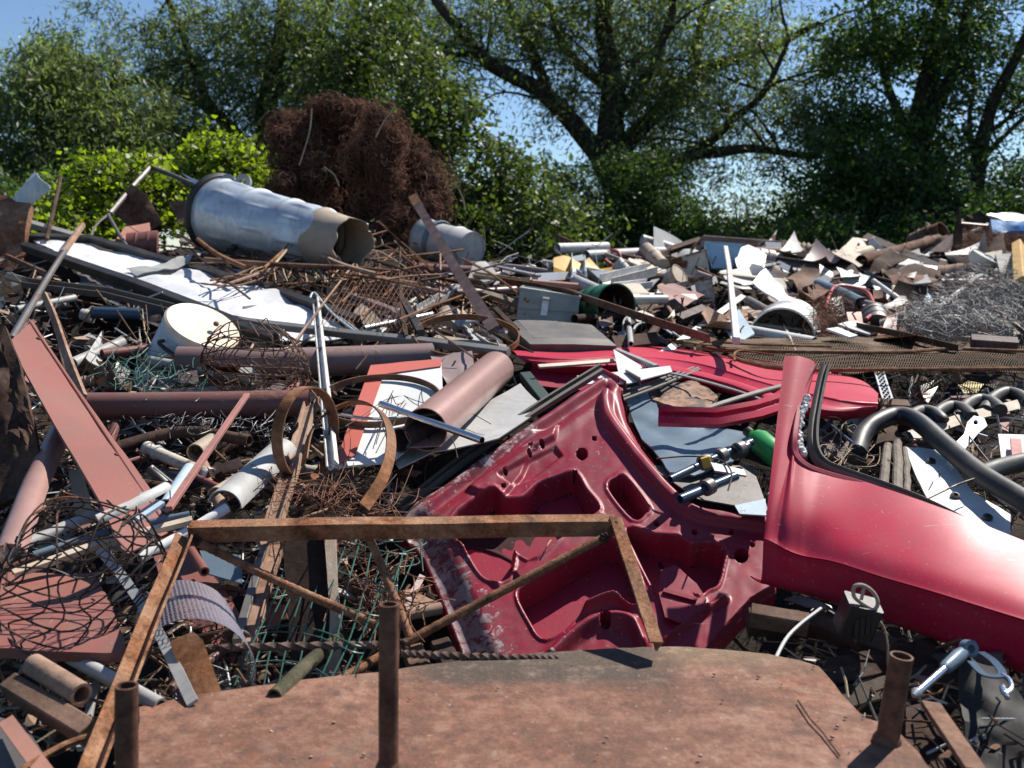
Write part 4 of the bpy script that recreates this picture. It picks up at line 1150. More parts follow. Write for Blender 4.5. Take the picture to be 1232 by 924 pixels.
# ------------------------------------------------------------------ the red fender with its pillar
def fender():
    T = [(944, 428, 2.70), (962, 428, 2.70), (980, 437, 2.70), (971, 455, 2.66), (964, 480, 2.60), (958, 520, 2.50), (957, 541, 2.46), (968, 556, 2.43), (990, 566, 2.42), (1030, 578, 2.39), (1089, 598, 2.31), (1150, 620, 2.235), (1215, 646, 2.165), (1290, 676, 2.09), (1380, 712, 2.01)]
    C = [(920, 648, 2.29), (922, 649, 2.285), (926, 650, 2.28), (931, 652, 2.275), (936, 654, 2.27), (942, 657, 2.26), (950, 660, 2.25), (962, 664, 2.24), (978, 669, 2.225), (1012, 679, 2.18), (1062, 695, 2.11), (1120, 712, 2.035), (1180, 731, 1.97), (1250, 754, 1.90), (1340, 784, 1.83)]
    B = [(916, 698, 2.33), (918, 699, 2.325), (921, 700, 2.32), (926, 701, 2.31), (932, 703, 2.305), (940, 705, 2.30), (952, 708, 2.285), (968, 712, 2.27), (990, 719, 2.25), (1030, 732, 2.20), (1080, 750, 2.13), (1140, 772, 2.05), (1200, 795, 1.99), (1265, 822, 1.92), (1350, 856, 1.85)]
    rows = []
    for t, c, b in zip(T, C, B):
        t, c, b = P3(*t), P3(*c), P3(*b)
        m = t.lerp(c, 0.5) + V((0, 0, 0.010 * min(1, (t - c).length / 0.3)))
        q = t.lerp(c, 0.82) + V((0, 0, 0.012 * min(1, (t - c).length / 0.3)))
        under = b + V((0, 0.10, -0.02))
        col = cr([t, m, q, c.lerp(q, 0.10), c, c.lerp(b, 0.10), c.lerp(b, 0.5) + V((0, -0.006, 0)), b, under], 7)
        rows.append(col)
    ncol = len(rows[0])
    lines = [cr([r[k] for r in rows], 10) for k in range(ncol)]
    nu = len(lines[0]); pts = []
    for ln in lines:
        for p in ln:
            q = p + SLOPE_N * (noise.noise(p * 2.4 + V((4, 1, 0))) * 0.010 + noise.noise(p * 6) * 0.0018)
            pts.append(q)
    # a knock just above the fold
    c = P3(965, 655, 2.26)
    pts = [p - SLOPE_N * 0.014 * math.exp(-((p - c).length / 0.055) ** 2) for p in pts]
    g = G(); g.sharp = 75
    g.grid(pts, nu, ncol, th=0.003)
    seam = G(); sp = [(1089, 627, 2.24), (1160, 654, 2.16), (1232, 681, 2.085), (1300, 708, 2.02)]
    seam.tube([P3(x, y, d) + SLOPE_N * 0.004 for x, y, d in sp], 0.0014, 5)
    lip = G()
    lp = [(979, 440, 2.69), (970, 458, 2.65), (963, 485, 2.59), (957, 522, 2.49), (957, 543, 2.455), (969, 558, 2.425), (992, 568, 2.415), (1040, 582, 2.375), (1100, 603, 2.295), (1160, 625, 2.225), (1225, 651, 2.155), (1300, 681, 2.08)]
    lip.sweep(cr([P3(x, y, d) + V((0, .004, -0.006)) for x, y, d in lp], 6), rect(0.016, 0.020, 0.003), up=SLOPE_N)
    foam = G(); rs = random.Random(8)
    for k in range(60):
        t = k / 59; y = 478 + t * 68
        x = 973 - 12 * math.sin(t * 2.4) + rs.uniform(-3, 3)
        c = P3(x, y, 2.60 - t * 0.14); r = rs.uniform(0.004, 0.010)
        foam.lathe(c, V((rs.uniform(-1, 1), -1, rs.uniform(-1, 1))), [(1e-4, r), (r * .8, r * .5), (r, -r * .1), (r * .5, -r * .8), (1e-4, -r)], 7)
    thing('car_fender', 'shiny red car fender and pillar curving across the heap with white glare', 'car panel',
          [('panel', g, M['carred']), ('crease_line', seam, M['dark']), ('window_lip', lip, M['carred_dull']), ('foam_residue', foam, M['white_dirty'])])
    rub = G().sweep(cr([P3(*q) for q in ((993, 440, 2.72), (986, 470, 2.66), (979, 510, 2.57), (980, 540, 2.50), (992, 558, 2.46), (1020, 570, 2.43), (1062, 585, 2.38), (1110, 604, 2.31), (1165, 632, 2.24), (1196, 655, 2.19))], 7),
                    [(-0.013, -0.012), (0.013, -0.012), (0.013, 0.006), (0.006, 0.012), (0.003, 0.002), (-0.003, 0.002), (-0.006, 0.012), (-0.013, 0.006)], up=SLOPE_N)
    thing('rubber_seal', 'weathered grooved rubber seal hanging loose along the red fender edge', 'rubber seal', (rub, M['rubber_grey']))
fender()

# ------------------------------------------------------------------ what lies under and beside the frame, left
def basket():
    """a loose roll of black field fence wire, squashed into a basket"""
    g = G(); c0 = P3(88, 700, 1.98)
    ax = V((0.145, 0.03, 0)); ay = V((-0.01, 0.125, 0.05)); az = V((0.03, -0.03, 0.15))
    rs = random.Random(2)
    def S_(u, v):
        t = u * 2 * math.pi; r = 1.0 + 0.10 * math.sin(3 * t + v * 4)
        h = v
        k = r * (1.05 - 0.35 * h * h)
        p = c0 + ax * (k * math.cos(t)) + ay * (k * math.sin(t)) + az * (h * 1.15 - 0.35) + V((0.02 * math.sin(t * 2), 0, 0.02 * math.cos(t * 3)))
        return p
    for j in range(7):
        v = j / 6
        pth = [S_(i / 40, v + 0.04 * math.sin(i * 0.47 + j)) for i in range(40)]
        g.tube(wob(pth, 0.012, 4, j), 0.002, 5, closed=True)
    for i in range(14):
        u = i / 14
        pth = [S_(u + 0.03 * math.sin(v * 0.8 + i) + 0.1 * v / 12, v / 12) for v in range(13)]
        g.tube(wob(pth, 0.012, 4, i + 20), 0.002, 5)
    for i in range(8):   # collapsed strands over the top
        a = S_(rs.random(), 0.6 + 0.4 * rs.random()); b = S_(rs.random(), 0.3 + 0.5 * rs.random())
        g.tube(wob(cr([a, a.lerp(b, 0.5) + V((0, 0, rs.uniform(0, 0.06))), b], 8), 0.012, 4, i), 0.0022, 5)
    thing('wire_basket', 'squashed black wire fencing roll sitting on the brick red sheet', 'wire roll', (g, M['wire_black']))
basket()
g = plate([(-30, 690), (60, 690), (112, 688), (132, 725), (150, 770), (146, 784), (60, 783), (-30, 780)], dd=-0.02, k=1.3, th=0.02, maxlen=0.04, crumple=0.012, cs=5)
thing('steel_sheet', 'brick red sheet under the black wire fencing roll', 'metal sheet', (g, M['brick_red']))
mt = [('tube_grey_a', 'wide grey ridged gutter strip, topmost of the fan beside the plank', [(-20, 678, -.02), (80, 634, -.05), (182, 596, -.08)], 6.5, 'greypale'),
      ('b', 'slim blue grey tube in the fan of strips above the black wire roll', [(40, 668, -.04), (130, 640, -.06), (228, 619, -.10)], 4, 'bluegrey'),
      ('c', 'beige folded strip with a crushed end in the fan of strips', [(15, 690, -.03), (120, 655, -.06), (233, 626, -.12)], 5, 'beige')]
thing('gutter_strip', mt[0][1], 'gutter', (gutter(mt[0][2], 8, roll=R(180)), M['greypale']))
thing('steel_tube', mt[1][1], 'tube', (pipe(mt[1][2], 4.5), M['bluegrey']))
thing('folded_strip', mt[2][1], 'metal strip', (chan(mt[2][2], 11, 7, roll=R(170), wobble=0.006, n=8), M['beige']))
thing('plastic_pipe', 'white pipe end poking up behind the corner of the rusty frame', 'pipe', (pipe([(168, 672, -.02), (230, 637, -.07), (273, 611, -.12)], 6.5), M['white']))
g = G().sweep(cr([pt((120, 662, -.05)), pt((152, 700, -.05)), pt((190, 760, -.04)), pt((232, 846, -.02))], 6), rect(S(12, 2.0), 0.006), up=V((.3, -1, .6)))
thing('metal_strip', 'pale bluish bent strip passing under the rusty side rail', 'metal strip', (g, M['greypale']))
# curled mesh sheet
def gutter_mesh():
    g = G()
    P0 = P3(214, 690, 2.12); P1 = P3(285, 655, 2.22)
    def S_(u, v):
        # u along the curl, v along its length
        t = R(175) - u * R(300)
        r = 0.094 * (1 - 0.12 * u)
        c = P3(240, 806, 1.93).lerp(P3(226, 752, 2.26), v)
        return c + V((math.cos(t) * r * 1.25, -0.15 * math.sin(t) * r, math.sin(t) * r * 1.2)) 
    nu, nv = 62, 34
    for i in range(nu):
        g.tube([S_((i + (j % 2) * 0.5) / nu, j / (nv - 1)) for j in range(nv)], 0.0009, 3, caps=False)
    for j in range(nv):
        g.tube([S_(i / (nu * 1.0), j / (nv - 1)) for i in range(nu)], 0.0009, 3, caps=False)
    thing('mesh_roll', 'pale curled sheet of fine wire mesh beside the rusty side rail', 'wire mesh', (g, M['mesh_pale']))
gutter_mesh()
g = G().box(pt((68, 818, -.02)), V((.01, .01, .012)), V((.01, .01, .01)), V((.05, .02, -.03)))
thing('iron_pipe', 'short thick rusty pipe lying on a square iron beam', 'pipe', (pipe([(40, 800, -.08), (98, 836, -.08)], 14, 0.006), M['rust_pale']))
thing('iron_beam', 'square rusted iron beam under the short thick pipe', 'beam', (sqbar([(14, 826, -.03), (110, 884, -.03)], 24, 28), M['rust']))
thing('steel_tube', 'grey tube end running beneath the rusty side rail', 'tube', (pipe([(84, 790, .02), (140, 820, 0), (193, 849, 0)], 9), M['greypale']))
g = plate([(204, 772), (232, 760), (244, 770), (271, 845), (232, 850)], dd=-0.03, k=0.5, th=0.02, maxlen=0.05, crumple=0.004)
thing('wooden_post', 'split brown board end standing inside the curled mesh sheet', 'board', (g, M['rust_orange']))
thing('steel_plank', 'dark folded plank in the corner under the square iron beam', 'metal sheet', (plate([(-10, 860), (30, 872), (70, 935), (-10, 940)], dd=0.0, k=0.9, th=.02), M['steel_dark']))
thing('steel_plank', 'pinkish strip crossing the dark folded plank by the side rail', 'metal strip', (flat([(8, 868, -.05), (58, 935, -.05)], 18, .01), M['salmon']))
thing('iron_rod', 'thin rusty rod running past the foot of the side rail', 'rod', (rod([(20, 930, -.05), (80, 895, -.06), (140, 878, -.06)], 4), M['rebar']))
# green grid fencing
def green_grid():
    g = G()
    def Q(u, v):
        x = 352 + u * 130 - v * 66 + 6 * math.sin(v * 5 + u * 7)
        y = 640 + v * 192 + u * 16 - 8 * math.sin(u * 5)
        return pt((x, y, -.10 + .20 * v + 0.03 * math.sin(u * 6)))
    for i in range(10):
        u = i / 9
        g.tube(wob([Q(u, v / 14) for v in range(15)], .004, 7, i), 0.0016, 5)
    for v in (0.02, 0.21, 0.41, 0.60, 0.64, 0.82, 0.98):
        g.tube(wob([Q(i / 18 * 1.06 - .03, v) for i in range(19)], .005, 9, v), 0.0016, 5)
    rs = random.Random(9)
    for _ in range(9):
        x, y = rs.uniform(450, 500), rs.uniform(655, 760)
        g.tube(cr([pt((x + rs.uniform(-22, 22), y + rs.uniform(-22, 22), -.06 + rs.uniform(-.04, .04))) for _ in range(4)], 6), 0.0014, 4)
    thing('wire_fence', 'green coated wire grid hanging below the top rail of the frame', 'wire mesh', (g, M['wire_green']))
green_grid()
thing('board', 'wide dark board standing under the frame behind the green grid', 'board', (plate([(338, 632), (388, 630), (398, 720), (402, 830), (352, 832), (346, 730)], dd=0.03, k=0.35, th=.012, maxlen=.05, crumple=.006), M['iron_brown']))
thing('board', 'narrow pale board with peeling paint behind the green grid', 'board', (plate([(388, 623), (403, 623), (406, 700), (412, 768), (404, 830), (392, 832), (397, 740), (392, 670)], dd=-0.0, k=0.35, th=.012), M['wood_pale']))
thing('steel_plank', 'peeling red brown plank slanting under the frame behind the green grid', 'plank', (chan([(340, 640, .05), (318, 700, .06), (298, 770, .06)], 20, 8, up=V((0, -1, .4))), M['rust_pale']))
thing('steel_plank', 'dark slanted bar beside the peeling plank inside the frame', 'bar', (sqbar([(318, 660, .05), (285, 772, .06)], 10, 8), M['steel_dark']))
thing('plastic_pipe', 'mossy green pipe lying behind the crossed braces of the frame', 'pipe', (pipe([(412, 766, .06), (375, 795, .03), (330, 838, .0)], 9), M['mossy']))
thing('steel_sheet', 'small grey blue plate behind the top rail near the frame corner', 'metal sheet', (plate([(240, 662), (290, 668), (292, 702), (250, 690)], dd=0.04, k=.6), M['bluegrey']))
thing('brick', 'reddish block peeping between the crossed braces and the car door', 'block', (sqbar([(497, 785, .10), (512, 825, .10)], 26, 22), M['rust']))
thing('brick', 'brown block wedged against the lower edge of the car door', 'block', (sqbar([(530, 778, .10), (552, 820, .10)], 24, 22), M['rust_dark']))
thing('steel_pipe', 'small red pipe with a coupling near the curled mesh', 'pipe', (pipe([(228, 660, .03), (246, 688, .03)], 6), M['oxide']))
thing('steel_sheet', 'deep red sheet slanting behind the curled mesh and the top rail', 'metal sheet', (plate([(180, 655), (225, 650), (262, 700), (300, 760), (280, 800), (200, 720)], dd=0.14, k=.8, maxlen=.06, crumple=.015), M['oxide']))

# ------------------------------------------------------------------ lower right, under the fender
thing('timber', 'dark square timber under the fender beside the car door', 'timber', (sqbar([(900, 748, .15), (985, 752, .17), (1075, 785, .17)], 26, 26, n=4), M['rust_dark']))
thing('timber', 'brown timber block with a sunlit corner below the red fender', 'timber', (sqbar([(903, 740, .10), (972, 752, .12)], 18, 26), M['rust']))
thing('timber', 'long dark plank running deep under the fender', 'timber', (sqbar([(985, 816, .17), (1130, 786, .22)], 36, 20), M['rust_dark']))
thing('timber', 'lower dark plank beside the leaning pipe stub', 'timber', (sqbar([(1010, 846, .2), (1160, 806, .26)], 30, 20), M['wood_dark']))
def connector():
    d = 2.02; c = P3(1032, 742, d)
    ax, ay, az = V((0.030, 0.008, -0.016)), V((0.004, 0.026, 0.012)), V((0.008, -0.008, 0.034))
    body = G().box(c, ax, ay, az, 0.004)
    for k in range(4):
        body.box(c + V((-.012 + k * .011, -.026, -.014 + .004 * k)), V((.004, 0, -.002)), V((0, .006, 0)), V((0, -.002, .02)))
    clip = G()
    e = [(1028, 706), (1038, 704), (1050, 712), (1056, 724), (1052, 733), (1040, 728), (1028, 718)]
    clip.tube(cr([P3(x, y, d - .03) for x, y in e], 5, True), 0.0042, 7, closed=True)
    clip.tube([P3(1040, 706, d - .03), P3(1036, 722, d - .035)], 0.0035, 6)
    wire = G().tube(cr([P3(x, y, d - .02) for x, y in ((1050, 742), (1062, 752), (1068, 775), (1068, 795), (1070, 815))], 6), 0.0022, 6)
    thing('cable_plug', 'black multi pin cable plug with a grey clip hanging below the fender', 'plug', [('housing', body, M['plastic_black']), ('clip', clip, M['tan']), ('wire', wire, M['straw'])])
connector()
thing('cable', 'white cable curving out beneath the red fender', 'cable', (rod([(988, 732, .06), (962, 752, .08), (945, 770, .10), (930, 799, .14)], 2.2), M['white_cable']))
def strut():
    a, b, c = pt((1103, 834, -.02)), pt((1136, 805, -.02)), pt((1160, 784, -.02))
    rod_ = G().pipe([a, b], 0.0075, 0.002, 14)
    hs = G().tube([b, b.lerp(c, .1), b.lerp(c, .7), c], 0.012, 14, scales=[.7, 1, 1.15, .9])
    eye = G().lathe(c + V((.008, 0, .006)), V((.3, -1, .3)), [(.008, -.008), (.016, -.008), (.016, .008), (.008, .008), (.008, -.008)], 18)
    tip = G().lathe(a, a - b, [(1e-4, .012), (.004, .012), (.008, 0.004), (.010, -.002), (.007, -.006)], 12)
    thing('gas_strut', 'silver strut with a blue grey housing in the dark below the fender', 'strut', [('rod', rod_, M['chrome']), ('housing', hs, M['bluegrey']), ('eye', eye, M['bluegrey']), ('tip', tip, M['steel'])])
strut()
g = G().tube(cr([pt(q) for q in ((1205, 812, -.03), (1214, 818, -.03), (1217, 828, -.03), (1208, 834, -.03), (1206, 826, -.03), (1212, 840, -.03))], 6), 0.0045, 8)
thing('hook', 'small white metal hook at the end of a dark strap', 'hook', (g, M['chrome']))
thing('strap', 'dark blue strap loop holding the small white hook', 'strap', (bar([(1168, 796, -.02), (1185, 812, -.03), (1206, 812, -.03), (1196, 796, -.02), (1180, 785, 0)], rect(.014, .003), smooth=True), M['navy']))
thing('iron_bar', 'corroded flat bar standing in the dark beside the leaning pipe stub', 'bar', (sqbar([(1120, 848, -.02), (1175, 930, -.06)], 24, 8, n=4, wobble=.004), M['rust']))
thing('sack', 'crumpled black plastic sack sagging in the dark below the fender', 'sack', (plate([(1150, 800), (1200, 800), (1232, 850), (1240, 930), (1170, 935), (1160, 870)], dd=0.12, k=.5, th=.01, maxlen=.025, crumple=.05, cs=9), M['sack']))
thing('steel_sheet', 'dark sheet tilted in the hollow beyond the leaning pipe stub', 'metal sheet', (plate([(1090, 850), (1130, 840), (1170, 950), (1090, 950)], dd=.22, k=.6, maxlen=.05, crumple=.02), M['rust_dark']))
# ------------------------------------------------------------------ left side
thing('metal_strip', 'white folded strip of sheet metal sticking up at the edge of the heap', 'metal strip',
      (plate([(-12, 262), (0, 252), (22, 230), (44, 208), (62, 227), (40, 245), (0, 274), (-12, 280)], dd=-.35, k=.2, gx=.0006, maxlen=.1, crumple=.03, cs=3, seed=3), M['greypale']))
thing('metal_strip', 'narrow white blade lying on the folded white strip', 'metal strip', (plate([(-8, 268), (20, 232), (42, 206), (47, 212), (24, 240), (-8, 276)], dd=-.42, k=.2, th=.006), M['white']))
thing('corroded_plate', 'thick peeling rusty slab under the folded white strip', 'metal plate', (plate([(-20, 236), (8, 235), (20, 243), (38, 247), (33, 276), (30, 290), (25, 316), (14, 328), (0, 322), (-20, 330)], dd=-.25, k=.1, th=.06, maxlen=.05, crumple=.06, cs=5, seed=4), M['rust_flake']))
thing('iron_stake', 'thin rusty stake standing up in front of the dim bush', 'stake', (rod([(73, 213, -.3), (66, 245, -.3), (56, 288, -.2)], 2.4), M['rust_dark']))
thing('iron_rod', 'long grey rod with a pinkish rusted top leaning on the black framed panel', 'rod', [('bar', rod([(14, 408, -.35), (60, 330, -.35), (84, 293, -.35)], 3.6), M['steel_dark']), ('rusted_end', rod([(76, 304, -.353), (99, 271, -.353)], 4.0), M['rust_pale'])])
thing('iron_bar', 'bent rusty flat bar rising behind the red plank', 'bar', (flat([(53, 355, -.15), (64, 380, -.2), (82, 433, -.25), (100, 480, -.25)], 10, .012, smooth=True, up=CAMDIR), M['rust_pale']))
def red_plank():
    f = plane_fit([(12, 408), (38, 400), (180, 588), (170, 680), (121, 607)], dd=-.28, k=1.0, gx=-.00035)
    q = lambda x, y, o=0: P3(x, y, f(x, y) + o)
    g = G().poly([q(10, 412), (q(37, 388)), q(181, 590), q(205, 640), (q(150, 668)), q(121, 607)], .006, .12, .006, 3, 2)
    e0, e1 = q(37, 388), q(205, 640)
    n = (q(181, 590) - q(37, 388)).cross(q(121, 607) - q(37, 388)).normalized()
    if n.dot(CAMDIR) < 0: n = -n
    fl = G().sweep([e0 - n * .008, e1 - n * .008], rect(.012, .026, .002), up=n)
    fl2 = G().sweep([q(10, 412) - n * .02, q(150, 668) - n * .02], rect(.006, .040), up=n)
    h = G()
    for x, y in ((46, 408), (140, 548)):
        h.lathe(q(x, y) + n * .002, n, [(1e-4, .004), (.006, .003), (.008, -.001)], 10)
    thing('steel_plank', 'long brick red painted steel plank leaning across the dark hollow', 'plank', [('face', g, M['brick_plank']), ('flange', fl, M['brick_plank']), ('rivet', h, M['rust_dark'])])
red_plank()
thing('rusted_sheet', 'dark rough edged rusty sheet standing against the red plank', 'metal sheet', (plate([(-20, 385), (6, 392), (24, 440), (40, 500), (48, 545), (44, 572), (24, 600), (-20, 615)], dd=-.32, k=.3, th=.02, maxlen=.05, crumple=.05, cs=7, seed=8), M['rust_dark']))
g = gutter([(76, 518, -.12), (44, 585, -.12), (12, 672, -.12)], 17, .004, arc=200, roll=R(200))
thing('gutter', 'curled pinkish brown half pipe below the dark rough edged sheet', 'gutter', (g, M['pinkbrown']))
thing('steel_sheet', 'small off white plate behind the lower end of the red plank', 'metal sheet', (plate([(82, 566), (98, 563), (108, 600), (112, 626), (92, 624)], dd=.0, k=.4), M['beige']))
g = gutter([(118, 628, -.32), (160, 610, -.36), (201, 588, -.38)], 9, .003, arc=170, roll=R(165))
thing('gutter_strip', 'pale ridged gutter strip crossing the foot of the red plank', 'gutter', (g, M['white_dirty']))
thing('metal_strip', 'short white strip under the pale ridged gutter end', 'metal strip', (flat([(158, 628, -.30), (194, 604, -.33)], 12, .008), M['whiteblue']))
def tpipe():
    a = pipe([(178, 540, .05), (252, 572, .05)], 7.5, .004)
    b = pipe([(228, 564, .03), (214, 585, .03), (200, 608, .02)], 8, .004)
    th = []
    for t in (0, .16, .84, 1):
        th.append(G()); c = pt((178, 540, .05)).lerp(pt((252, 572, .05)), t); th[-1].lathe(c, pt((252, 572, .05)) - pt((178, 540, .05)), [(S(7.5, 2.8), -.006), (S(9.4, 2.8), -.006), (S(9.4, 2.8), .006), (S(7.5, 2.8), .006)], 16)
    thing('pipe_tee', 'white painted pipe tee flaking in the dark hollow', 'pipe tee', [('crossbar', a, M['white_rust']), ('stem', b, M['whiteblue']), ] + [('collar', t_, M['white_dirty']) for t_ in th])
tpipe()
thing('iron_bar', 'pinkish flat bar propped across the dark hollow', 'bar', (sqbar([(203, 612, -.2), (297, 475, -.25)], 7.5, 5), M['salmon_dark']))
thing('steel_pipe', 'long maroon pipe lying level above the dark hollow', 'pipe', (pipe([(96, 489, -.03), (230, 488, -.05), (372, 485, -.07)], 16.5, .005, 28), M['maroon']))
thing('steel_pipe', 'long mauve pipe with an open end passing under the wire cage', 'pipe', (pipe([(214, 435, -.02), (330, 437, -.02), (520, 430, -.05)], 18, .006, 30), M['mauve_dark']))
def boiler():
    top = V(pt((243, 394, -.35))); bot = V(pt((208, 448, -.02)))
    ax = (bot - top).normalized()
    r = S(46, 4.0)
    up_n = V((0.46, -0.34, 0.82)).normalized()
    ax = -up_n
    bot = top + ax * .30
    g = drum(bot, top + up_n * .0, r * 1.12, r * .95, ribs=[(.93, .006, .02)])
    lid = G().lathe(top, up_n, [(1e-4, .012), (r * .82, .010), (r * .93, .014), (r * .98, .006), (r * .98, -.012)], 40)
    knob = G().lathe(top + V((.05, -.0, .0)) + up_n * .012, up_n, [(.010, 0), (.012, .008), (.008, .014), (1e-4, .016)], 12)
    side = V((-.25, -.95, 0)).normalized(); side = (side - ax * side.dot(ax)).normalized()
    hc = top - up_n * .05 + side * (r * 1.0)
    t = side.cross(ax).normalized()
    hd = G().tube(cr([hc - t * .045, hc - t * .04 + side * .03, hc + t * .04 + side * .03, hc + t * .045], 6), .008, 8)
    thing('enamel_pot', 'pale blue enamel pot with a cream lid tilted in the heap', 'pot', [('body', g, M['whiteblue']), ('lid', lid, M['cream'], [('lid_knob', knob, M['rust'])]), ('handle', hd, M['dark'])])
boiler()
def wire_cage():
    g = G(); c = V(pt((308, 440, -.28))); r = S(58, 3.6); rs = random.Random(12)
    def S_(t, h): return c + V((math.cos(t) * r * 1.05, math.sin(t) * r * .8 - .35 * h * r, h * r * .68 - .25 * math.sin(t) * r))
    for j in range(9):
        h = -1 + 2 * j / 8; k = math.sqrt(max(.16, 1 - (h * .82) ** 2))
        g.tube(wob([V((c.x + (S_(i * math.pi / 16, h).x - c.x) * k, c.y + (S_(i * math.pi / 16, h).y - c.y) * k, S_(i * math.pi / 16, h).z)) for i in range(32)], .014, 7, j), .0022, 5, closed=True)
    for i in range(22):
        t = i / 22 * 2 * math.pi
        path = []
        for j in range(11):
            h = -1 + 2 * j / 10; k = math.sqrt(max(.16, 1 - (h * .82) ** 2)); s = S_(t + .15 * math.sin(j), h)
            path.append(V((c.x + (s.x - c.x) * k, c.y + (s.y - c.y) * k, s.z)))
        g.tube(wob(path, .014, 7, i + 30), .0022, 5)
    for _ in range(26):
        a = V((rs.gauss(0, 1), rs.gauss(0, 1), rs.gauss(0, 1))).normalized(); b = (a + V((rs.gauss(0, .8), rs.gauss(0, .8), rs.gauss(0, .8)))).normalized()
        g.tube(wob(cr([c + a * r * .75, c + (a + b) * r * .5, c + b * r * .75], 6), .02, 6, _), .002, 5)
    thing('wire_cage', 'rusty ball of grid wire resting on the maroon pipe', 'wire ball', (g, M['rust']))
wire_cage()
def tangle(name, label, blobs, n, r, mat, seed, ln=(40, 120), dd=-.1, cat='wire tangle', curl=.06, group=None):
    rs = random.Random(seed); g = G(); g.sharp = 80
    for _ in range(n):
        b = rs.choice(blobs)
        x, y = b[0] + rs.gauss(0, .42) * b[2], b[1] + rs.gauss(0, .42) * b[3]
        a = rs.uniform(0, 2 * math.pi); l = rs.uniform(*ln) / 2
        p = [(x + math.cos(a) * l * t + rs.gauss(0, l * .22), y + math.sin(a) * l * t * .6 + rs.gauss(0, l * .22), dd + rs.uniform(-.08, .08)) for t in (-1, -.4, .3, 1)]
        g.tube(wob(cr([pt(q) for q in p], 6), curl * .2, 4, _), r, 4, caps=False)
    return thing(name, label, cat, (g, mat), group)
tangle('wire_tangle', 'tangle of thin green coated wire between the pipes and the pot', [(170, 435, 50, 35), (205, 455, 50, 18), (150, 455, 30, 25)], 55, .0014, M['wire_green'], 31, (25, 60))
tangle('wire_tangle', 'frayed grey wire fringe hanging under the maroon pipe', [(250, 506, 110, 12), (330, 515, 50, 20)], 90, .0011, M['wire_dull'], 32, (15, 45), dd=.0)
tangle('wire_tangle', 'nest of thin brown wires spilling below the rusty hoops', [(400, 600, 90, 28), (360, 585, 50, 20), (440, 610, 50, 20)], 60, .0011, M['wire_rust'], 33, (60, 150), dd=-.15)
tangle('wire_tangle', 'loose dark wires looping over the striped sign board', [(500, 520, 60, 40), (520, 480, 50, 30)], 13, .0015, M['wire_black'], 34, (60, 130), dd=-.2)
tangle('wire_tangle', 'brown twiggy wire nest behind the crossed braces of the frame', [(445, 700, 60, 60), (470, 720, 40, 40)], 70, .0013, M['wire_rust'], 35, (30, 90), dd=.02)
def bent_tube_frame():
    g = rod([(132, 257, -.1), (158, 226, -.1), (181, 201, -.1), (200, 208, -.1), (230, 221, -.1), (262, 234, -.1)], 3.0, smooth=False)
    g2 = rod([(132, 257, -.1), (118, 268, -.1), (110, 282, -.1), (112, 296, 0)], 1.5)
    g3 = rod([(130, 258, -.1), (142, 280, -.1), (155, 300, -.05)], 2.2, smooth=False)
    thing('bent_tube', 'bent grey tube frame poking up in front of the bright bush', 'tube frame', [('tube', g, M['steel_dark']), ('hoop', g2, M['steel_dark']), ('leg', g3, M['steel_dark'])])
bent_tube_frame()
thing('metal_strip', 'white triangular scrap caught on the bent grey tube', 'metal sheet', (plate([(218, 208), (245, 220), (262, 233), (252, 245), (243, 228)], dd=-.15, k=.2, maxlen=.08, crumple=.02), M['white']))
for i, (p, lab, dd) in enumerate([([(134, 250), (158, 221), (176, 234), (197, 270), (180, 280), (150, 270)], 'crumpled rusty sheet under the bright bush by the bent tube frame', .1),
                                  ([(203, 243), (247, 239), (242, 268), (216, 270)], 'rusty sheet between the bright bush and the steel tub', .05)]):
    thing('rusted_sheet', lab, 'metal sheet', (plate(p, dd=dd, k=.1, th=.006, maxlen=.07, crumple=.08, cs=3, seed=i), M['rust']))
thing('steel_sheet', 'pink red sheet corner under the crumpled rusty sheets', 'metal sheet', (plate([(150, 272), (180, 268), (182, 286), (160, 292), (140, 288)], dd=-.02, k=.7, maxlen=.08, crumple=.03), M['salmon']))

# framed white panels
thing('rail', 'grey rail along the rear edge of the white crumpled panel', 'rail', (sqbar([(32, 268, -.1), (110, 290, -.1), (200, 317, -.1)], 8, 8), M['grey']))
def white_panel():
    g = plate([(40, 290), (120, 294), (205, 318), (312, 348), (402, 384), (424, 402), (335, 412), (228, 368), (120, 326)], dd=-.10, k=.95, th=.006, maxlen=.07, crumple=.045, cs=2.6, seed=5)
    fr1 = sqbar([(34, 286, -.14), (110, 289, -.14), (180, 310, -.14), (312, 345, -.14), (430, 387, -.14)], 10, 12, n=3, wobble=.006)
    fr2 = sqbar([(30, 297, -.2), (156, 340, -.2), (226, 366, -.2), (330, 409, -.2)], 11, 13, n=3, wobble=.004)
    ln = flat([(154, 336, -.25), (226, 361, -.25), (310, 396, -.25)], 2.2, .004)
    thing('panel', 'long crumpled white panel in a black frame lying across the heap', 'panel', [('sheet', g, M['panel_white']), ('frame_bar', fr1, M['dark']), ('frame_bar', fr2, M['dark']), ('trim_line', ln, M['white'])])
white_panel()
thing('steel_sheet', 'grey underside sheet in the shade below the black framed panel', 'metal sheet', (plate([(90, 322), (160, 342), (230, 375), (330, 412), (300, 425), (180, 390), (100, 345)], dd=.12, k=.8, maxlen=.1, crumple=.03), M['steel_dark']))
thing('metal_strip', 'crumpled light grey strip lying across the white panel', 'metal strip', (plate([(152, 324), (182, 322), (215, 312), (248, 302), (228, 316), (198, 328), (165, 333)], dd=-.3, k=.8, maxlen=.06, crumple=.05, cs=5), M['grey']))
thing('flat_bar', 'long grey flat bar from the white panel to the rusty hoop', 'bar', (sqbar([(225, 375, -.13), (300, 388, -.15), (420, 402, -.2), (500, 410, -.25), (612, 424, -.3)], 9, 9), M['steel_dark2']))
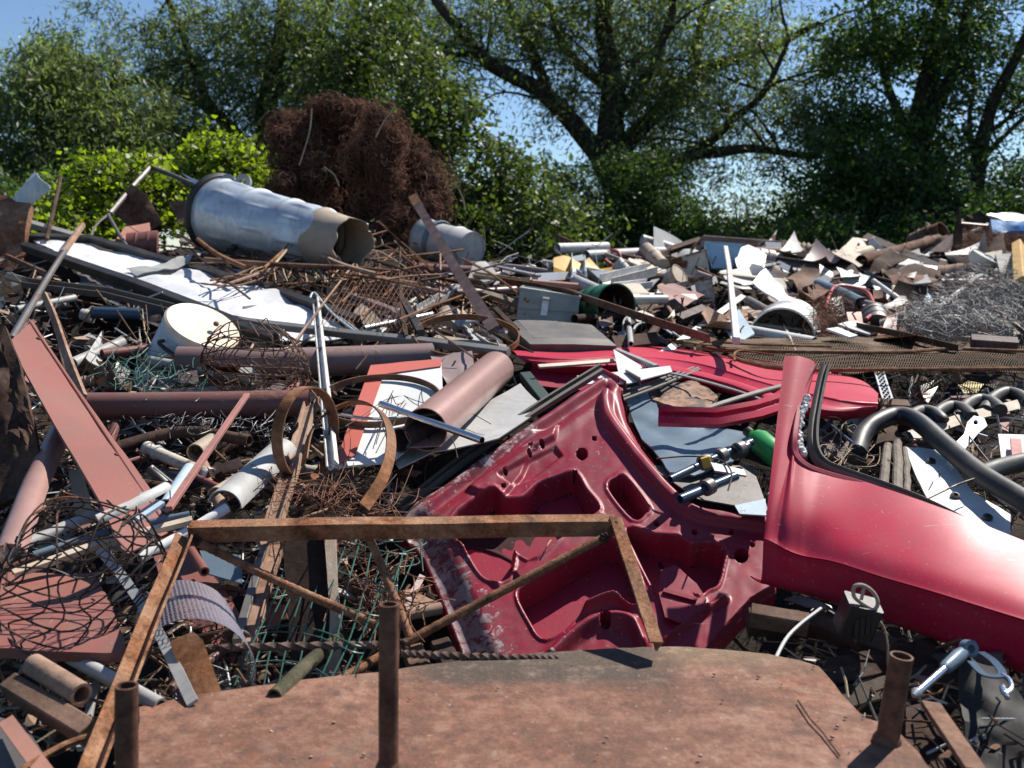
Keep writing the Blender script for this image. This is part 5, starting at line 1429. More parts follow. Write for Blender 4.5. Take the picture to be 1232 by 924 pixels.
thing('post', 'upright white channel post with cord tied near its top', 'post', [('channel', chan([(380, 360, -.25), (391, 470, -.25), (400, 560, -.2)], 10, 6, up=CAMDIR), M['white_dirty']),
      ('cord', rod([(372, 362, -.25), (378, 352, -.28), (395, 372, -.28), (418, 392, -.25), (430, 400, -.22)], 1.2), M['rope'])])
thing('steel_tube', 'thin pale tube slanting from the white post to the flat bar', 'tube', (rod([(386, 366, -.15), (422, 392, -.15), (432, 400, -.15)], 2, smooth=False), M['steel']))
thing('board', 'grey weathered board lying behind the flat bar', 'board', (plate([(437, 362), (450, 372), (478, 399), (448, 398), (423, 379)], dd=-.15, k=.6, th=.02, maxlen=.1, crumple=.008), M['wood']))
# zinc tub
def tub():
    a, b = P3(264, 257, 6.0), P3(424, 296, 5.4)
    ra, rb = S(43, 6.0), S(33, 5.35)
    ax = (b - a).normalized(); u = ax.orthogonal().normalized(); w_ = ax.cross(u); L = (b - a).length
    g = G(); N, n = 90, 128; pts = []
    for inner in (0, 1):
        for q in range(N + 1):
            t = q / N if not inner else 1 - q / N
            for k_ in range(n):
                an = 2 * math.pi * k_ / n
                r = ra + (rb - ra) * t
                band = max(math.exp(-(((t - c) / .012) ** 2)) for c in (.05, .30, .56, .80))
                r += .011 * band
                # long pressed dimples between the hoops
                for c in (.175, .43, .68):
                    s_ = max(0, 1 - abs(t - c) / .085) ** .5
                    r += .009 * s_ * max(0, math.cos(an * 9 + c * 20)) ** 3
                p = a + ax * (t * L) + (u * math.cos(an) + w_ * math.sin(an)) * (r - .006 * inner)
                p += noise.noise_vector(p * 2.2) * .012 + noise.noise_vector(p * 8) * .004
                if t > .9: p += ax * (.06 * noise.noise(V((an * 1.5, 3, 0))) * (t - .9) * 10) + (u * math.cos(an) + w_ * math.sin(an)) * (.05 * noise.noise(V((an * 1.1, 7, 0))) * (t - .9) * 10)
                pts.append(p)
    g.grid(pts, n, 2 * (N + 1), closed_u=True); g.sharp = 60
    g.m = [1 if (j > N * .80 + 3 * math.sin(i * .2) and j < 2 * N - N * .6) else 0 for j in range(2 * (N + 1) - 1) for i in range(n)]
    emb = drum(a - ax * .008, a + ax * .01, ra * .97, ra * .97)
    rim = G().tube([a + (ax.orthogonal().normalized() * math.cos(t * math.pi / 20) + ax.cross(ax.orthogonal().normalized()) * math.sin(t * math.pi / 20)) * (ra * 1.03) - ax * .01 for t in range(40)], .022, 8, closed=True)
    lug = G()
    for dx in (0, .09):
        c = P3(275, 219, 5.95) + V((dx, 0, 0)); lug.lathe(c, V((0, -1, .2)), [(.018, -.02), (.045, -.02), (.045, .02), (.018, .02), (.018, -.02)], 16)
    thing('steel_tub', 'dented silvery blue steel tub on its side below the wire bale', 'tub', [('body', g, [M['steel_tub'], M['tan']]), ('bottom', emb, M['steel_tub']), ('rim', rim, M['dark']), ('lug', lug, M['grey'])])
tub()
thing('rubber_hose', 'black bent bar lying across the front of the steel tub', 'bar', (rod([(276, 302, -.4), (292, 290, -.45), (318, 276, -.5), (343, 266, -.5)], 4.5), M['rubber']))
thing('steel_tube', 'grey tube leaning over the open end of the steel tub', 'tube', (pipe([(300, 324, -.3), (338, 311, -.4), (390, 292, -.5), (441, 271, -.5)], 3.6), M['steel_dark']))
def mesh_frame():
    top = angle([(236, 306, -.2), (300, 311, -.3), (400, 319, -.4), (484, 327, -.5)], 6, 6)
    post = angle([(482, 326, -.5), (484, 365, -.45), (488, 402, -.4)], 5, 5)
    g = G()
    for i in range(15):
        x = 420 + i * 6
        g.tube([pt((x, 326, -.5)), pt((x + 40, 395, -.42))] , .0014, 4); g.tube([pt((x + 5, 326, -.5)), pt((x - 32, 388, -.42))], .0014, 4)
    thing('mesh_hurdle', 'rusty angle frame with torn wire mesh before the steel tub', 'metal frame', [('top_rail', top, M['rust']), ('post', post, M['rust_dark']), ('mesh', g, M['wire_rust'])])
mesh_frame()
# wire bale
def wire_bale():
    d0 = 7.3
    lobes = [(395, 150, 40, 30), (358, 190, 46, 42), (352, 160, 28, 26), (452, 180, 40, 52), (415, 222, 50, 50), (516, 224, 33, 42), (476, 284, 42, 36), (352, 236, 34, 24), (400, 262, 46, 30), (437, 142, 26, 20), (492, 190, 22, 26), (452, 240, 36, 46)]
    DO = [.15, .05, .2, -.22, .38, -.1, -.25, -.1, .1, .1, .12, -.15]
    rs = random.Random(41); subs = []
    for i, (x, y, rx, ry) in enumerate(lobes):
        subs.append((x, y, rx * .78, ry * .78, d0 + DO[i]))
        for _ in range(5):
            a = rs.uniform(0, 6.28); q = rs.uniform(.45, .8)
            s_ = rs.uniform(.28, .5)
            subs.append((x + math.cos(a) * rx * q, y + math.sin(a) * ry * q, rx * s_, ry * s_ * rs.uniform(.8, 1.3), d0 + DO[i] + rs.uniform(-.22, .1)))
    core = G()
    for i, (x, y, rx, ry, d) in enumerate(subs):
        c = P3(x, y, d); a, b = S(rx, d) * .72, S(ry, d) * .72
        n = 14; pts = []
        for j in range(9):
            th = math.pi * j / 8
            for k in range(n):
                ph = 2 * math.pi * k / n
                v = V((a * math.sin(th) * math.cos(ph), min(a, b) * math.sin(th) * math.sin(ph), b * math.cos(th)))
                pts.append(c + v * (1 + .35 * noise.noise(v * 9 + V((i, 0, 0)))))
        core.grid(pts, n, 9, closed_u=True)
    w_ = G(); w_.sharp = 180
    for i, (x, y, rx, ry, d) in enumerate(subs):
        c = P3(x, y, d); a, b = S(rx, d), S(ry, d)
        for _ in range(int(rx * ry * .62) + 60):
            v = V((rs.gauss(0, 1), rs.gauss(0, 1), rs.gauss(0, 1))).normalized()
            k = rs.uniform(.74, 1.05) if rs.random() < .8 else rs.uniform(1.0, 1.5)
            q = c + V((v.x * a, v.y * min(a, b), v.z * b)) * k
            t = v.cross(V((rs.gauss(0, 1), rs.gauss(0, 1), rs.gauss(0, 1)))).normalized(); s = v.cross(t)
            r = rs.uniform(.02, .065); a0 = rs.uniform(0, 6.28); arc = rs.uniform(1.6, 4.5); tilt = rs.uniform(-.7, .7)
            w_.tube([q + (t * math.cos(a0 + arc * z / 5) + s * math.sin(a0 + arc * z / 5)) * r + v * (math.sin(a0 + arc * z / 5) * r * tilt) for z in range(6)], rs.uniform(.0013, .0026), 3, caps=False)
    stems = []
    for pts in ([(375, 130), (372, 160), (360, 199)], [(476, 127), (462, 146), (452, 165)], [(390, 201), (402, 210), (408, 224)], [(547, 218), (556, 236), (560, 252)]):
        stems.append(G()); stems[-1].tube(cr([P3(x, y, 6.7) for x, y in pts], 6), .005, 5)
    thing('wire_bale', 'huge rusty brown bale of tangled wire towering over the heap', 'wire bale', [('core', core, M['bale_core']), ('wires', w_, M['wire_rust']), ] + [('dry_stem', s_, M['straw']) for s_ in stems])
wire_bale()
def barrel2():
    a, b = P3(512, 287, 6.7), P3(566, 301, 6.4)
    thing('barrel', 'small grey white drum half hidden below the wire bale', 'drum', [('body', drum(a, b, S(25, 6.6), S(22, 6.4), [(.3, .01, .03), (.7, .01, .03)], dent=.01), M['greypale'])
          , ('band', G().lathe(a.lerp(b, .32), b - a, [(S(25.5, 6.6), -.02), (S(26.5, 6.6), 0), (S(25.5, 6.6), .02)], 32), M['bluegrey'])])
barrel2()
thing('iron_beam', 'rusty flat beam with an orange tip leaning up against the sky', 'beam', [('beam', flat([(501, 244, -.9), (545, 318, -.75), (595, 397, -.5)], 12, .02, up=CAMDIR), M['iron_purple']), ('tip', flat([(497, 236, -.905), (505, 251, -.9)], 11, .022, up=CAMDIR), M['rust_orange'])])
# twigs and thin rods tangled below the tub
def rods():
    rs = random.Random(51)
    GR = 'thin rusty rods tangled below the steel tub'
    mats = ['rust', 'rust_pale', 'rust_orange', 'rust_dark', 'rebar']
    for _ in range(105):
        x, y = rs.uniform(200, 600), 0
        y = rs.gauss(332 + (x - 350) * .06, 20); a = rs.choice([rs.gauss(.35, .35), rs.gauss(-.5, .4), rs.gauss(.15, .25)]); l = rs.uniform(25, 75)
        if y < 285 or (x < 430 and y > 312 + (x - 205) * .33): continue
        dd = rs.uniform(-.22, .05) if rs.random() < .7 else rs.uniform(-.6, -.3)
        p = [(x + math.cos(a) * l * t, y + math.sin(a) * l * t + rs.gauss(0, 2.5), dd) for t in (-1, 0, 1)]
        thing('thin_rod', 'thin rusty rod in the tangle below the dented steel tub', 'rod', (rod(p, rs.uniform(.8, 1.7), 5, seg=5), M[rs.choice(mats)]), GR)
    for _ in range(24):
        x = rs.uniform(300, 440); h = rs.uniform(25, 60)
        p = [(x, 340, -.4), (x + rs.uniform(-18, 6), 340 - h * .6, -.45), (x + rs.uniform(-5, 50), 340 - h, -.45), (x + rs.uniform(20, 80), 335, -.4)]
        thing('thin_wire', 'stiff wire springing up in front of the dented steel tub', 'wire', (rod(p, .9, 5, seg=7), M[rs.choice(['wire_black', 'rust', 'straw'])]), 'springing wires before the steel tub')
rods()
for i, (pts, w_, m, lab) in enumerate((([(238, 288, -.75), (262, 306, -.8), (296, 322, -.75)], 3, 'rust_orange', 'orange rusty strip lying against the lower left of the steel tub'), ([(246, 312, -.7), (330, 318, -.8), (420, 322, -.8)], 3, 'rust', 'long rusty bar lying along the foot of the steel tub'),
    ([(372, 300, -.75), (410, 318, -.75), (452, 330, -.7)], 3, 'rust_pale', 'pale rusty bar before the torn end of the steel tub'), ([(330, 318, -.8), (352, 290, -.85), (362, 262, -.8)], 1.5, 'straw', 'dry stalk standing up before the steel tub'), ([(318, 322, -.8), (346, 296, -.85), (380, 258, -.8)], 1.6, 'rust_orange', 'thin orange rod leaning on the steel tub'),
    ([(400, 322, -.75), (384, 300, -.8), (350, 262, -.8)], 1.2, 'wire_black', 'black wire crossing the side of the steel tub'), ([(415, 326, -.75), (402, 296, -.8), (392, 256, -.8), (374, 250, -.8)], 1.2, 'wire_black', 'hooked black wire before the torn end of the steel tub'))):
    thing('thin_bar', lab, 'bar', (rod(pts, w_, 6), M[m]))

# ------------------------------------------------------------------ middle: hoops, sign, rolled sheet
thing('hoop', 'rusty flat hoop lying level, topmost, behind the striped sign board', 'hoop', (hoop(560, 405, 63, 25, 2, 1, -.35, 8, .004), M['rust_orange']))
thing('hoop', 'rusty flat hoop standing on edge beside the white post', 'hoop', (hoop(371, 523, 57, 32, 94, 1, -.3, 15, .004), M['rust_orange']))
thing('hoop', 'wide dark hoop lying across the corner of the striped sign board', 'hoop', (hoop(456, 481, 74, 29, 0, 1, -.22, 8, .004), M['rust']))
thing('hoop', 'broken rusty hoop curling down in front of the striped sign board', 'hoop', (G().sweep(cr([pt(q) for q in ((366, 556, -.22), (372, 525, -.26), (386, 503, -.32), (408, 489, -.38), (432, 484, -.42), (454, 492, -.44), (468, 514, -.44), (470, 542, -.40), (460, 576, -.34), (438, 610, -.26))], 7), rect(.004, S(13, 2.7)), up=V((.5, -.8, .35))), M['rust_orange']))
thing('steel_plank', 'pinkish rusty channel standing inside the upright hoop', 'channel', (chan([(374, 484, -.12), (352, 560, -.12), (322, 650, -.1)], 19, 9, up=CAMDIR), M['rust_pale']))
thing('steel_plank', 'pale rusty folded bar leaning behind the upright hoop', 'bar', (chan([(360, 520, .02), (398, 552, .02)], 12, 8), M['tan']))
def sign():
    out = [(446, 441), (531, 433), (533, 478), (505, 528), (472, 555), (403, 562)]
    f = plane_fit(out, dd=-.12, k=.8)
    q = lambda x, y: P3(x, y, f(x, y))
    n = (q(446, 441) - q(403, 562)).cross(q(531, 433) - q(403, 562)).normalized()
    if n.dot(CAMDIR) < 0: n = -n
    board = G().poly([q(x, y) for x, y in out], .006, .08, .006, 3, 2)
    bd = G()
    bd.poly([q(x, y) + n * .006 for x, y in ((446, 441), (462, 452), (428, 549), (403, 562))], .002, .08, .006, 3, 2)
    bd.poly([q(x, y) + n * .006 for x, y in ((446, 441), (531, 433), (531, 442), (459, 452))], .002, .08, .006, 3, 2)
    thing('sign_board', 'white sign board with a salmon red border lying among the hoops', 'sign', [('board', board, M['sign_white']), ('border', bd, M['sign_red'])])
sign()
def rolled():
    a, b = V(pt((512, 517, -.30))), V(pt((597, 444, -.30)))
    g = G().pipe(subdiv([a, b], 4), S(23, 3.3), .003, 32)
    g.sweep([a + V((.0, -.02, -.045)), a.lerp(b, .95) + V((.0, -.02, -.045))], rect(.09, .003), up=V((-.3, -1, .3)))
    thing('sheet_roll', 'shiny pinkish brown rolled sheet lying across the grey sheet', 'sheet roll', (g, M['pinkbrown']))
    a, b = V(pt((482, 530, -.2))), V(pt((520, 516, -.15)))
    thing('steel_pipe', 'dark open pipe end beside the shiny rolled sheet', 'pipe', (G().pipe([a, b], S(14, 3.1), .004, 24), M['iron_purple']))
rolled()
thing('steel_sheet', 'flat pale grey sheet under the shiny rolled sheet', 'metal sheet', (plate([(470, 548), (560, 500), (626, 461), (654, 491), (600, 528), (522, 545), (480, 566)], dd=-.06, k=.9, maxlen=.1, crumple=.012), M['greypale']))
thing('steel_tube', 'shiny chromed tube lying over the rolled sheet and the sign board', 'tube', (pipe([(458, 486, -.42), (580, 530, -.42)], 4.3, .002, 14), M['chrome']))
thing('steel_tube', 'thin grey strip bowed under the chromed tube', 'strip', (flat([(388, 494, -.3), (450, 504, -.32), (530, 497, -.34)], 3, .006, smooth=True), M['steel']))
thing('steel_sheet', 'mauve bent sheet standing between the topmost hoop and the sign board', 'metal sheet', (plate([(518, 430), (545, 424), (568, 421), (571, 447), (556, 462), (545, 472), (530, 452)], dd=-.12, k=.4, maxlen=.06, crumple=.03), M['mauve']))
thing('steel_plank', 'mauve folded channel passing under the topmost hoop', 'channel', (chan([(548, 395, .05), (562, 425, -.05), (575, 455, -.1)], 16, 8), M['mauve']))
thing('pot', 'dull olive round pan inside the topmost hoop', 'pan', (drum(pt((535, 400, .1)), pt((540, 385, .1)), S(17, 4.5), S(19, 4.5), open1=True), M['tan']))
thing('steel_plank', 'white folded channel end inside the topmost hoop', 'channel', (chan([(556, 388, -.02), (598, 416, -.05)], 15, 9), M['white_dirty']))
thing('steel_sheet', 'grey crumpled sheet under the topmost hoop', 'metal sheet', (plate([(560, 395), (585, 390), (610, 420), (600, 440), (572, 425)], dd=.0, k=.6, maxlen=.06, crumple=.03), M['grey']))
def steel_box():
    f = lambda x, y: 5.0
    p = [P3(626, 347, 4.75), P3(698, 358, 4.75), P3(694, 388, 4.75), P3(621, 384, 4.75)]
    g = G()
    dz = V((0.02, .36, .0))
    b = [q + dz for q in p]
    vs = p + b
    g.add(vs, [(3, 2, 1, 0), (0, 1, 5, 4), (1, 2, 6, 5), (2, 3, 7, 6), (3, 0, 4, 7)])
    th = V((0, .006, 0))
    g.add([q + th + (sum(p, V()) / 4 - q) * .03 for q in p] + [q + (sum(b, V()) / 4 - q) * .03 for q in b], [(0, 1, 2, 3), (4, 5, 1, 0)[::-1], (5, 6, 2, 1)[::-1], (6, 7, 3, 2)[::-1], (7, 4, 0, 3)[::-1]])
    rim = G().sweep([p[0], p[1], b[1], b[0]], rect(.012, .012), up=V((0, 0, 1)), closed=True)
    clip = G().poly([P3(x, y, 4.735) for x, y in ((653, 358), (661, 359), (658, 380), (650, 379))], .012)
    clip.tube([P3(653, 359, 4.72), P3(661, 360, 4.72)], .008, 8)
    rib = G().sweep([P3(624, 371, 4.745), P3(655, 373, 4.745), P3(696, 375, 4.745)], rect(.004, .008), up=CAMDIR)
    thing('steel_box', 'square grey green steel box with a clip behind the dark lid', 'box', [('body', g, M['greygreen']), ('rim', rim, M['greygreen']), ('clip', clip, M['steel']), ('rib', rib, M['greygreen'])])
steel_box()
def dark_lid():
    out = [(611, 390), (622, 385), (660, 386), (712, 391), (742, 416), (690, 414), (638, 414)]
    f = plane_fit(out, dd=-.35, k=1.0)
    q = lambda x, y: P3(x, y, f(x, y))
    up = SLOPE_N
    g = G().poly([q(x, y) + up * .012 for x, y in ((622, 388), (662, 389), (708, 393), (732, 411), (690, 409), (642, 409))], .03, .1, .006, 3)
    sk = G()
    n = len(out); a = [q(x, y) for x, y in out]; i_ = [q(x, y) + up * .012 for x, y in ((622, 388), (628, 388), (662, 389), (708, 393), (732, 411), (690, 409), (642, 409))]
    sk.add(i_ + a, [(i, (i + 1) % n, n + (i + 1) % n, n + i) for i in range(n)])
    sk.add(a + [p - up * .06 for p in a], [(i, (i + 1) % n, n + (i + 1) % n, n + i) for i in range(n)])
    thing('oven_lid', 'dark grey dusty lid lying flat on top of the red roof panel', 'lid', [('top', g, M['lid']), ('edge', sk, M['lid'])])
dark_lid()

# ------------------------------------------------------------------ the red roof panel behind the door
def roof_panel():
    def ridge(pts): return [pt(q) for q in pts]
    A = ridge([(612, 421, -.1), (680, 424, -.1), (748, 418, -.08), (810, 419, -.05), (880, 430, -.05), (960, 441, -.05), (1030, 458, -.05), (1056, 474, -.08)])
    B = ridge([(622, 429, -.22), (680, 432, -.22), (748, 430, -.22), (812, 434, -.22), (880, 448, -.22), (940, 466, -.24), (1010, 482, -.26), (1056, 486, -.22)])
    C_ = ridge([(640, 436, -.15), (690, 440, -.15), (748, 440, -.15), (812, 447, -.15), (876, 462, -.16), (935, 484, -.18), (1000, 494, -.18), (1054, 491, -.18)])
    rows = []
    for a, b, c in zip(A, B, C_):
        rows.append(cr([a, a.lerp(b, .5) + V((0, 0, .006)), a.lerp(b, .93), b, b.lerp(c, .07) + V((0, 0, -.004)), b.lerp(c, .5) + V((0, 0, -.012)), b.lerp(c, .55) + V((0, 0, -.004)), c, c + V((0, .03, -.03))], 3))
    nc = len(rows[0]); lines = [cr([r[k] for r in rows], 8) for k in range(nc)]
    pts = [p + V((0, 0, .008)) * noise.noise(p * 4) for l in lines for p in l]
    g = G(); g.sharp = 60; g.grid(pts, len(lines[0]), nc, th=.004)
    seal = flat([(648, 441, -.22), (690, 438, -.24), (740, 434, -.26)], 6, .008, smooth=True)
    inner = plate([(640, 440), (742, 440), (820, 452), (880, 470), (820, 478), (700, 470), (635, 462)], dd=.10, k=.5, th=.01, maxlen=.1, crumple=.02)
    stripe = flat([(745, 440, -.22), (812, 450, -.20), (880, 468, -.2), (935, 488, -.2)], 2.5, .006, smooth=True)
    thing('car_roof_skin', 'bent red car roof panel stretching behind the door under the wire screen', 'car panel', [('skin', g, M['carred']), ('roof_seal', seal, M['beige']), ('inner_skin', inner, M['carred_dull']), ('trim', stripe, M['steel'])])
roof_panel()
def window_frame():
    g = G()
    path = [pt(q) for q in ((792, 501, -.16), (862, 503, -.18), (910, 494, -.2), (942, 484, -.2))]
    w_ = S(1, 3.2)
    prof = [(-10 * w_, -6 * w_), (-9.2 * w_, -6 * w_), (-9.2 * w_, 1 * w_), (-2.5 * w_, 2.5 * w_), (-2 * w_, -1 * w_), (4 * w_, -1 * w_), (5 * w_, 4 * w_), (9.5 * w_, 5 * w_), (10 * w_, 0), (10.8 * w_, 0), (10.5 * w_, 6 * w_), (4.5 * w_, 5 * w_), (3.5 * w_, 0), (-1.5 * w_, 0), (-2 * w_, 3.6 * w_), (-10 * w_, 2 * w_)]
    g.sweep(path, prof, up=V((0, -.75, .66)))
    s = G().sweep(cr([pt(q) for q in ((846, 494, -.2), (862, 488, -.22), (910, 473, -.24), (945, 464, -.24))], 6), rect(S(7, 3.2), .014, .003), up=SLOPE_N)
    thing('window_frame', 'creased red window frame bar between the door and the fender', 'window frame', [('channel', g, M['carred']), ('seal', s, M['rubber_grey'])])
window_frame()
g = plate([(779, 468), (800, 462), (826, 460), (850, 466), (864, 478), (852, 491), (811, 490), (786, 482)], dd=-.02, k=.8, th=.02, maxlen=.04, crumple=.02, cs=8)
thing('corroded_plate', 'peeling black and rusty oval plate above the window frame bar', 'metal plate', (g, M['burnt']))
thing('rubber_seal', 'bundle of grey rubber strips curving toward the car roof', 'rubber seal', [('strip', bar([(748, 474 + o, -.12), (790, 458 + o, -.15), (842, 440 + o * .6, -.18)], rect(S(3.4, 3.6), .01, .002), smooth=True), M['rubber_grey']) for o in (0, 4, 8)])
thing('steel_sheet', 'white triangular sheet wedged under the dark lid', 'metal sheet', (plate([(738, 420), (775, 442), (745, 452)], dd=-.3, k=.5), M['white']))
thing('steel_plank', 'grey square bar beside the white triangular sheet', 'bar', (sqbar([(742, 422, -.33), (790, 442, -.33)], 6, 6), M['greypale']))
thing('steel_sheet', 'white strip below the white triangular sheet', 'metal strip', (plate([(694, 452), (745, 447), (806, 440), (809, 447), (757, 461), (700, 462)], dd=-.28, k=.7), M['white']))
thing('steel_bracket', 'dark red folded bracket at the top corner of the car door', 'bracket', (chan([(716, 452, -.25), (736, 462, -.25)], 22, 14), M['carred_dull']))
thing('steel_bracket', 'grey folded bracket beside the top corner of the car door', 'bracket', (chan([(745, 452, -.25), (762, 462, -.25)], 20, 12), M['steel_dark']))
thing('box_section', 'dark green box section lying in the gap behind the car door', 'bar', (sqbar([(632, 452, .05), (662, 490, .0)], 14, 10), M['green_dark']))
g = plate([(750, 476), (784, 474), (800, 512), (862, 516), (906, 520), (880, 560), (835, 575), (806, 572), (772, 528)], dd=.06, k=.9, th=.006, maxlen=.05, crumple=.03, cs=4, seed=6)
thing('steel_sheet', 'blue grey crumpled sheet in the hollow between door and window frame', 'metal sheet', (g, M['bluegrey']))
def forks():
    a = pipe([(806, 577, -.02), (850, 556, -.05), (904, 532, -.08)], 5, .003, 14)
    b = pipe([(818, 601, -.05), (885, 573, -.08)], 6, .003, 14)
    cl = []
    for q in ((848, 556, -.06), (868, 548, -.06), (852, 586, -.08), (890, 540, -.08)):
        cl.append(G()); c = pt(q); cl[-1].lathe(c, pt((904, 532, -.08)) - pt((806, 577, -.02)), [(.014, -.014), (.022, -.012), (.022, .012), (.014, .014)], 14)
    br = plate([(855, 556), (895, 565), (898, 572), (860, 566)], dd=-.1, k=.8, th=.006)
    w_ = rod([(790, 552, -.08), (830, 549, -.12), (865, 553, -.12), (880, 568, -.12), (876, 590, -.08)], 1.0)
    yl = G().box(pt((850, 556, -.1)), V((.012, 0, .004)), V((0, .008, 0)), V((-.004, 0, .014)), .003)
    bx = G().lathe(pt((890, 542, -.06)), pt((904, 532, -.08)) - pt((806, 577, -.02)), [(1e-4, -.03), (.02, -.03), (.024, -.02), (.024, .012), (.017, .018), (.017, .035), (1e-4, .035)], 16)
    thing('steering_linkage', 'dark blue steering rods with clamps and wires beside the green bottle', 'car part', [('rod', a, M['navy']), ('rod', b, M['navy']), ('bracket', br, M['steel']), ('wire', w_, M['wire_black']), ('connector', yl, M['yellow2']), ('mount', bx, M['plastic_black'])] + [('clamp', c_, M['steel_dark']) for c_ in cl])
forks()
def bottle():
    a, b = V(pt((931, 545, -.02))), V(pt((903, 522, -.05)))
    ax = (b - a).normalized(); L = (b - a).length
    g = G().lathe(a, ax, [(1e-4, -.03), (.034, -.03), (.037, -.02), (.037, L * .6), (.030, L * .75), (.015, L * .92), (.013, L)], 24)
    cp = G().lathe(b, ax, [(.016, -.004), (.016, .02), (1e-4, .021)], 18)
    thing('bottle', 'bright green plastic bottle lying behind the red pillar', 'bottle', [('body', g, M['green_plastic']), ('cap', cp, M['plastic_black'])])
bottle()
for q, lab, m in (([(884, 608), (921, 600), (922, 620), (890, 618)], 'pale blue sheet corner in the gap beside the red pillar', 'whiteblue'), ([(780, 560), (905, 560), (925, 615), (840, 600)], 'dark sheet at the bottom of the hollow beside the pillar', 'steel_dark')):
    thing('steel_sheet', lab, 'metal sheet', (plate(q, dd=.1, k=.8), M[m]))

# ------------------------------------------------------------------ right: rusty wire screen, black bumper tube, loops
def screen():
    out = [(806, 411), (900, 406), (1000, 404), (1120, 407), (1260, 416), (1260, 447), (960, 447), (880, 428)]
    f = plane_fit(out, dd=-.30, k=1.0)
    q = lambda x, y: P3(x, y, f(x, y))
    g = G()
    # woven strands both ways
    def top(x): return float(np.interp(x, [806, 900, 1000, 1120, 1260], [411, 406, 404, 407, 416]))
    def bot(x): return float(np.interp(x, [806, 880, 960, 1260], [412, 428, 446, 447]))
    def P_(x, t):
        y = top(x) + (bot(x) - top(x)) * t
        return q(x, y) + V((0, 0, .02 * noise.noise(V((x * .02, t * 2, 0)))))
    for i in range(150):
        x = 808 + i * 3.0
        g.tube([P_(x + 2.5 * k, k / 7) for k in range(8)], .0018, 3, caps=False)
        g.tube([P_(x + 8 - 2.5 * k, k / 7) for k in range(8)], .0018, 3, caps=False)
    g2 = G()
    for j in range(20):
        t = j / 19
        g2.tube([P_(808 + i * 11.3, t) for i in range(41)], .0019, 3, caps=False)
    rods_ = []
    for pts, r in (([(845, 418, -.33), (900, 422, -.33), (1062, 424, -.33), (1150, 420, -.33), (1260, 424, -.33)], 2.2), ([(878, 428, -.37), (900, 436, -.37), (954, 444, -.37), (1100, 444, -.37), (1260, 443, -.37)], 2.8), ([(836, 422, -.36), (838, 414, -.36), (856, 411, -.36), (900, 414, -.36), (1000, 417, -.36)], 1.5), ([(884, 434, -.38), (884, 425, -.38), (895, 422, -.38), (930, 427, -.38)], 1.5)):
        rods_.append(('edge_rod', rod([(x, y, z - .05) for x, y, z in pts], r), M['rebar']))
    dirt = plate([(815, 412), (900, 407.5), (1000, 406), (1120, 409), (1258, 418), (1258, 428), (1000, 424), (900, 420)], dd=-.285, k=1.0, th=.003, maxlen=.12, crumple=.012)
    thing('wire_screen', 'sagging rusty wire bed screen full of dry dirt lying over the car roof', 'wire screen', [('mesh', g, M['screen_rust']), ('cross_wires', g2, M['screen_rust']), ('dirt', dirt, M['screen_rust'])] + rods_)
screen()
def bumper():
    d = [(1031, 545, -.02), (1038, 524, -.06), (1052, 510, -.1), (1078, 500, -.12), (1104, 507, -.14), (1142, 540, -.14), (1183, 573, -.14), (1234, 604, -.12), (1290, 640, -.1)]
    g = G().tube(cr([pt(q) for q in d], 8), S(12.5, 2.75), 20)
    g2 = G().tube(cr([pt(q) for q in ((1180, 571, -.14), (1205, 562, -.13), (1240, 554, -.12), (1290, 545, -.1))], 6), S(11, 2.75), 18)
    e = V(pt((1031, 547, -.02)))
    cap = G().lathe(e, V((.1, .3, -.9)), [(S(12.5, 2.75), -.01), (S(13.5, 2.75), 0), (S(12, 2.75), .03), (1e-4, .03)], 20)
    thing('bull_bar', 'thick bent black tube of a bumper bar above the red fender', 'bumper bar', [('tube', g, M['rubber']), ('branch', g2, M['rubber']), ('end_cap', cap, M['plastic_black'])])
bumper()
def loops():
    GRP = 'black padded loops on the perforated strip'
    for (x, y, s, lab) in ((1113, 503, 1, 'black padded loop nearest the bend of the bumper tube'), (1147, 498, 1.05, 'black padded loop second from the bumper tube bend'), (1181, 490, 1.08, 'black padded loop third from the bumper tube bend'), (1214, 482, 1.15, 'black padded loop furthest from the bumper tube bend')):
        p = [(x - 25 * s, y + 13, .02), (x - 18 * s, y - 1, -.03), (x - 4, y - 8 * s, -.06), (x + 10 * s, y - 6, -.06), (x + 19 * s, y + 1, -.04), (x + 21 * s, y + 4, -.03)]
        thing('padded_loop', lab, 'padded loop', (rod(p, 8.2, 14, seg=7), M['rubber']))
    st = flat([(1092, 526, .0), (1160, 503, .0), (1260, 478, .0)], 16, .005)
    h = G()
    for i in range(9):
        c = pt((1098, 524, -.006)).lerp(pt((1255, 480, -.006)), i / 8.0)
        h.box(c, V((.014, .003, .006)), V((0, .014, .008)), V((0, -.001, .002)))
    thing('perforated_strip', 'pale strip with dark square patches beneath the black padded loops', 'metal strip', [('strip', st, M['tan']), ('patch', h, M['dark'])])
loops()
def hinge():
    out = [(1184, 503), (1172, 500), (1164, 508), (1160, 522), (1146, 536), (1140, 552), (1152, 552), (1166, 534), (1178, 520), (1188, 512)]
    f = plane_fit(out, dd=-.12, k=.5)
    hole = lambda cx, cy, r: [(cx + r * math.cos(a * math.pi / 5), cy + r * math.sin(a * math.pi / 5)) for a in range(10)]
    g = G().poly([P3(x, y, f(x, y)) for x, y in out], .006, holes=[[P3(x, y, f(x, y)) for x, y in hole(1174, 508, 3)], [P3(x, y, f(x, y)) for x, y in hole(1153, 540, 2)]])
    thing('hinge_plate', 'pale blue hinge plate with bolt holes below the padded loops', 'hinge', (g, M['whiteblue']))
hinge()
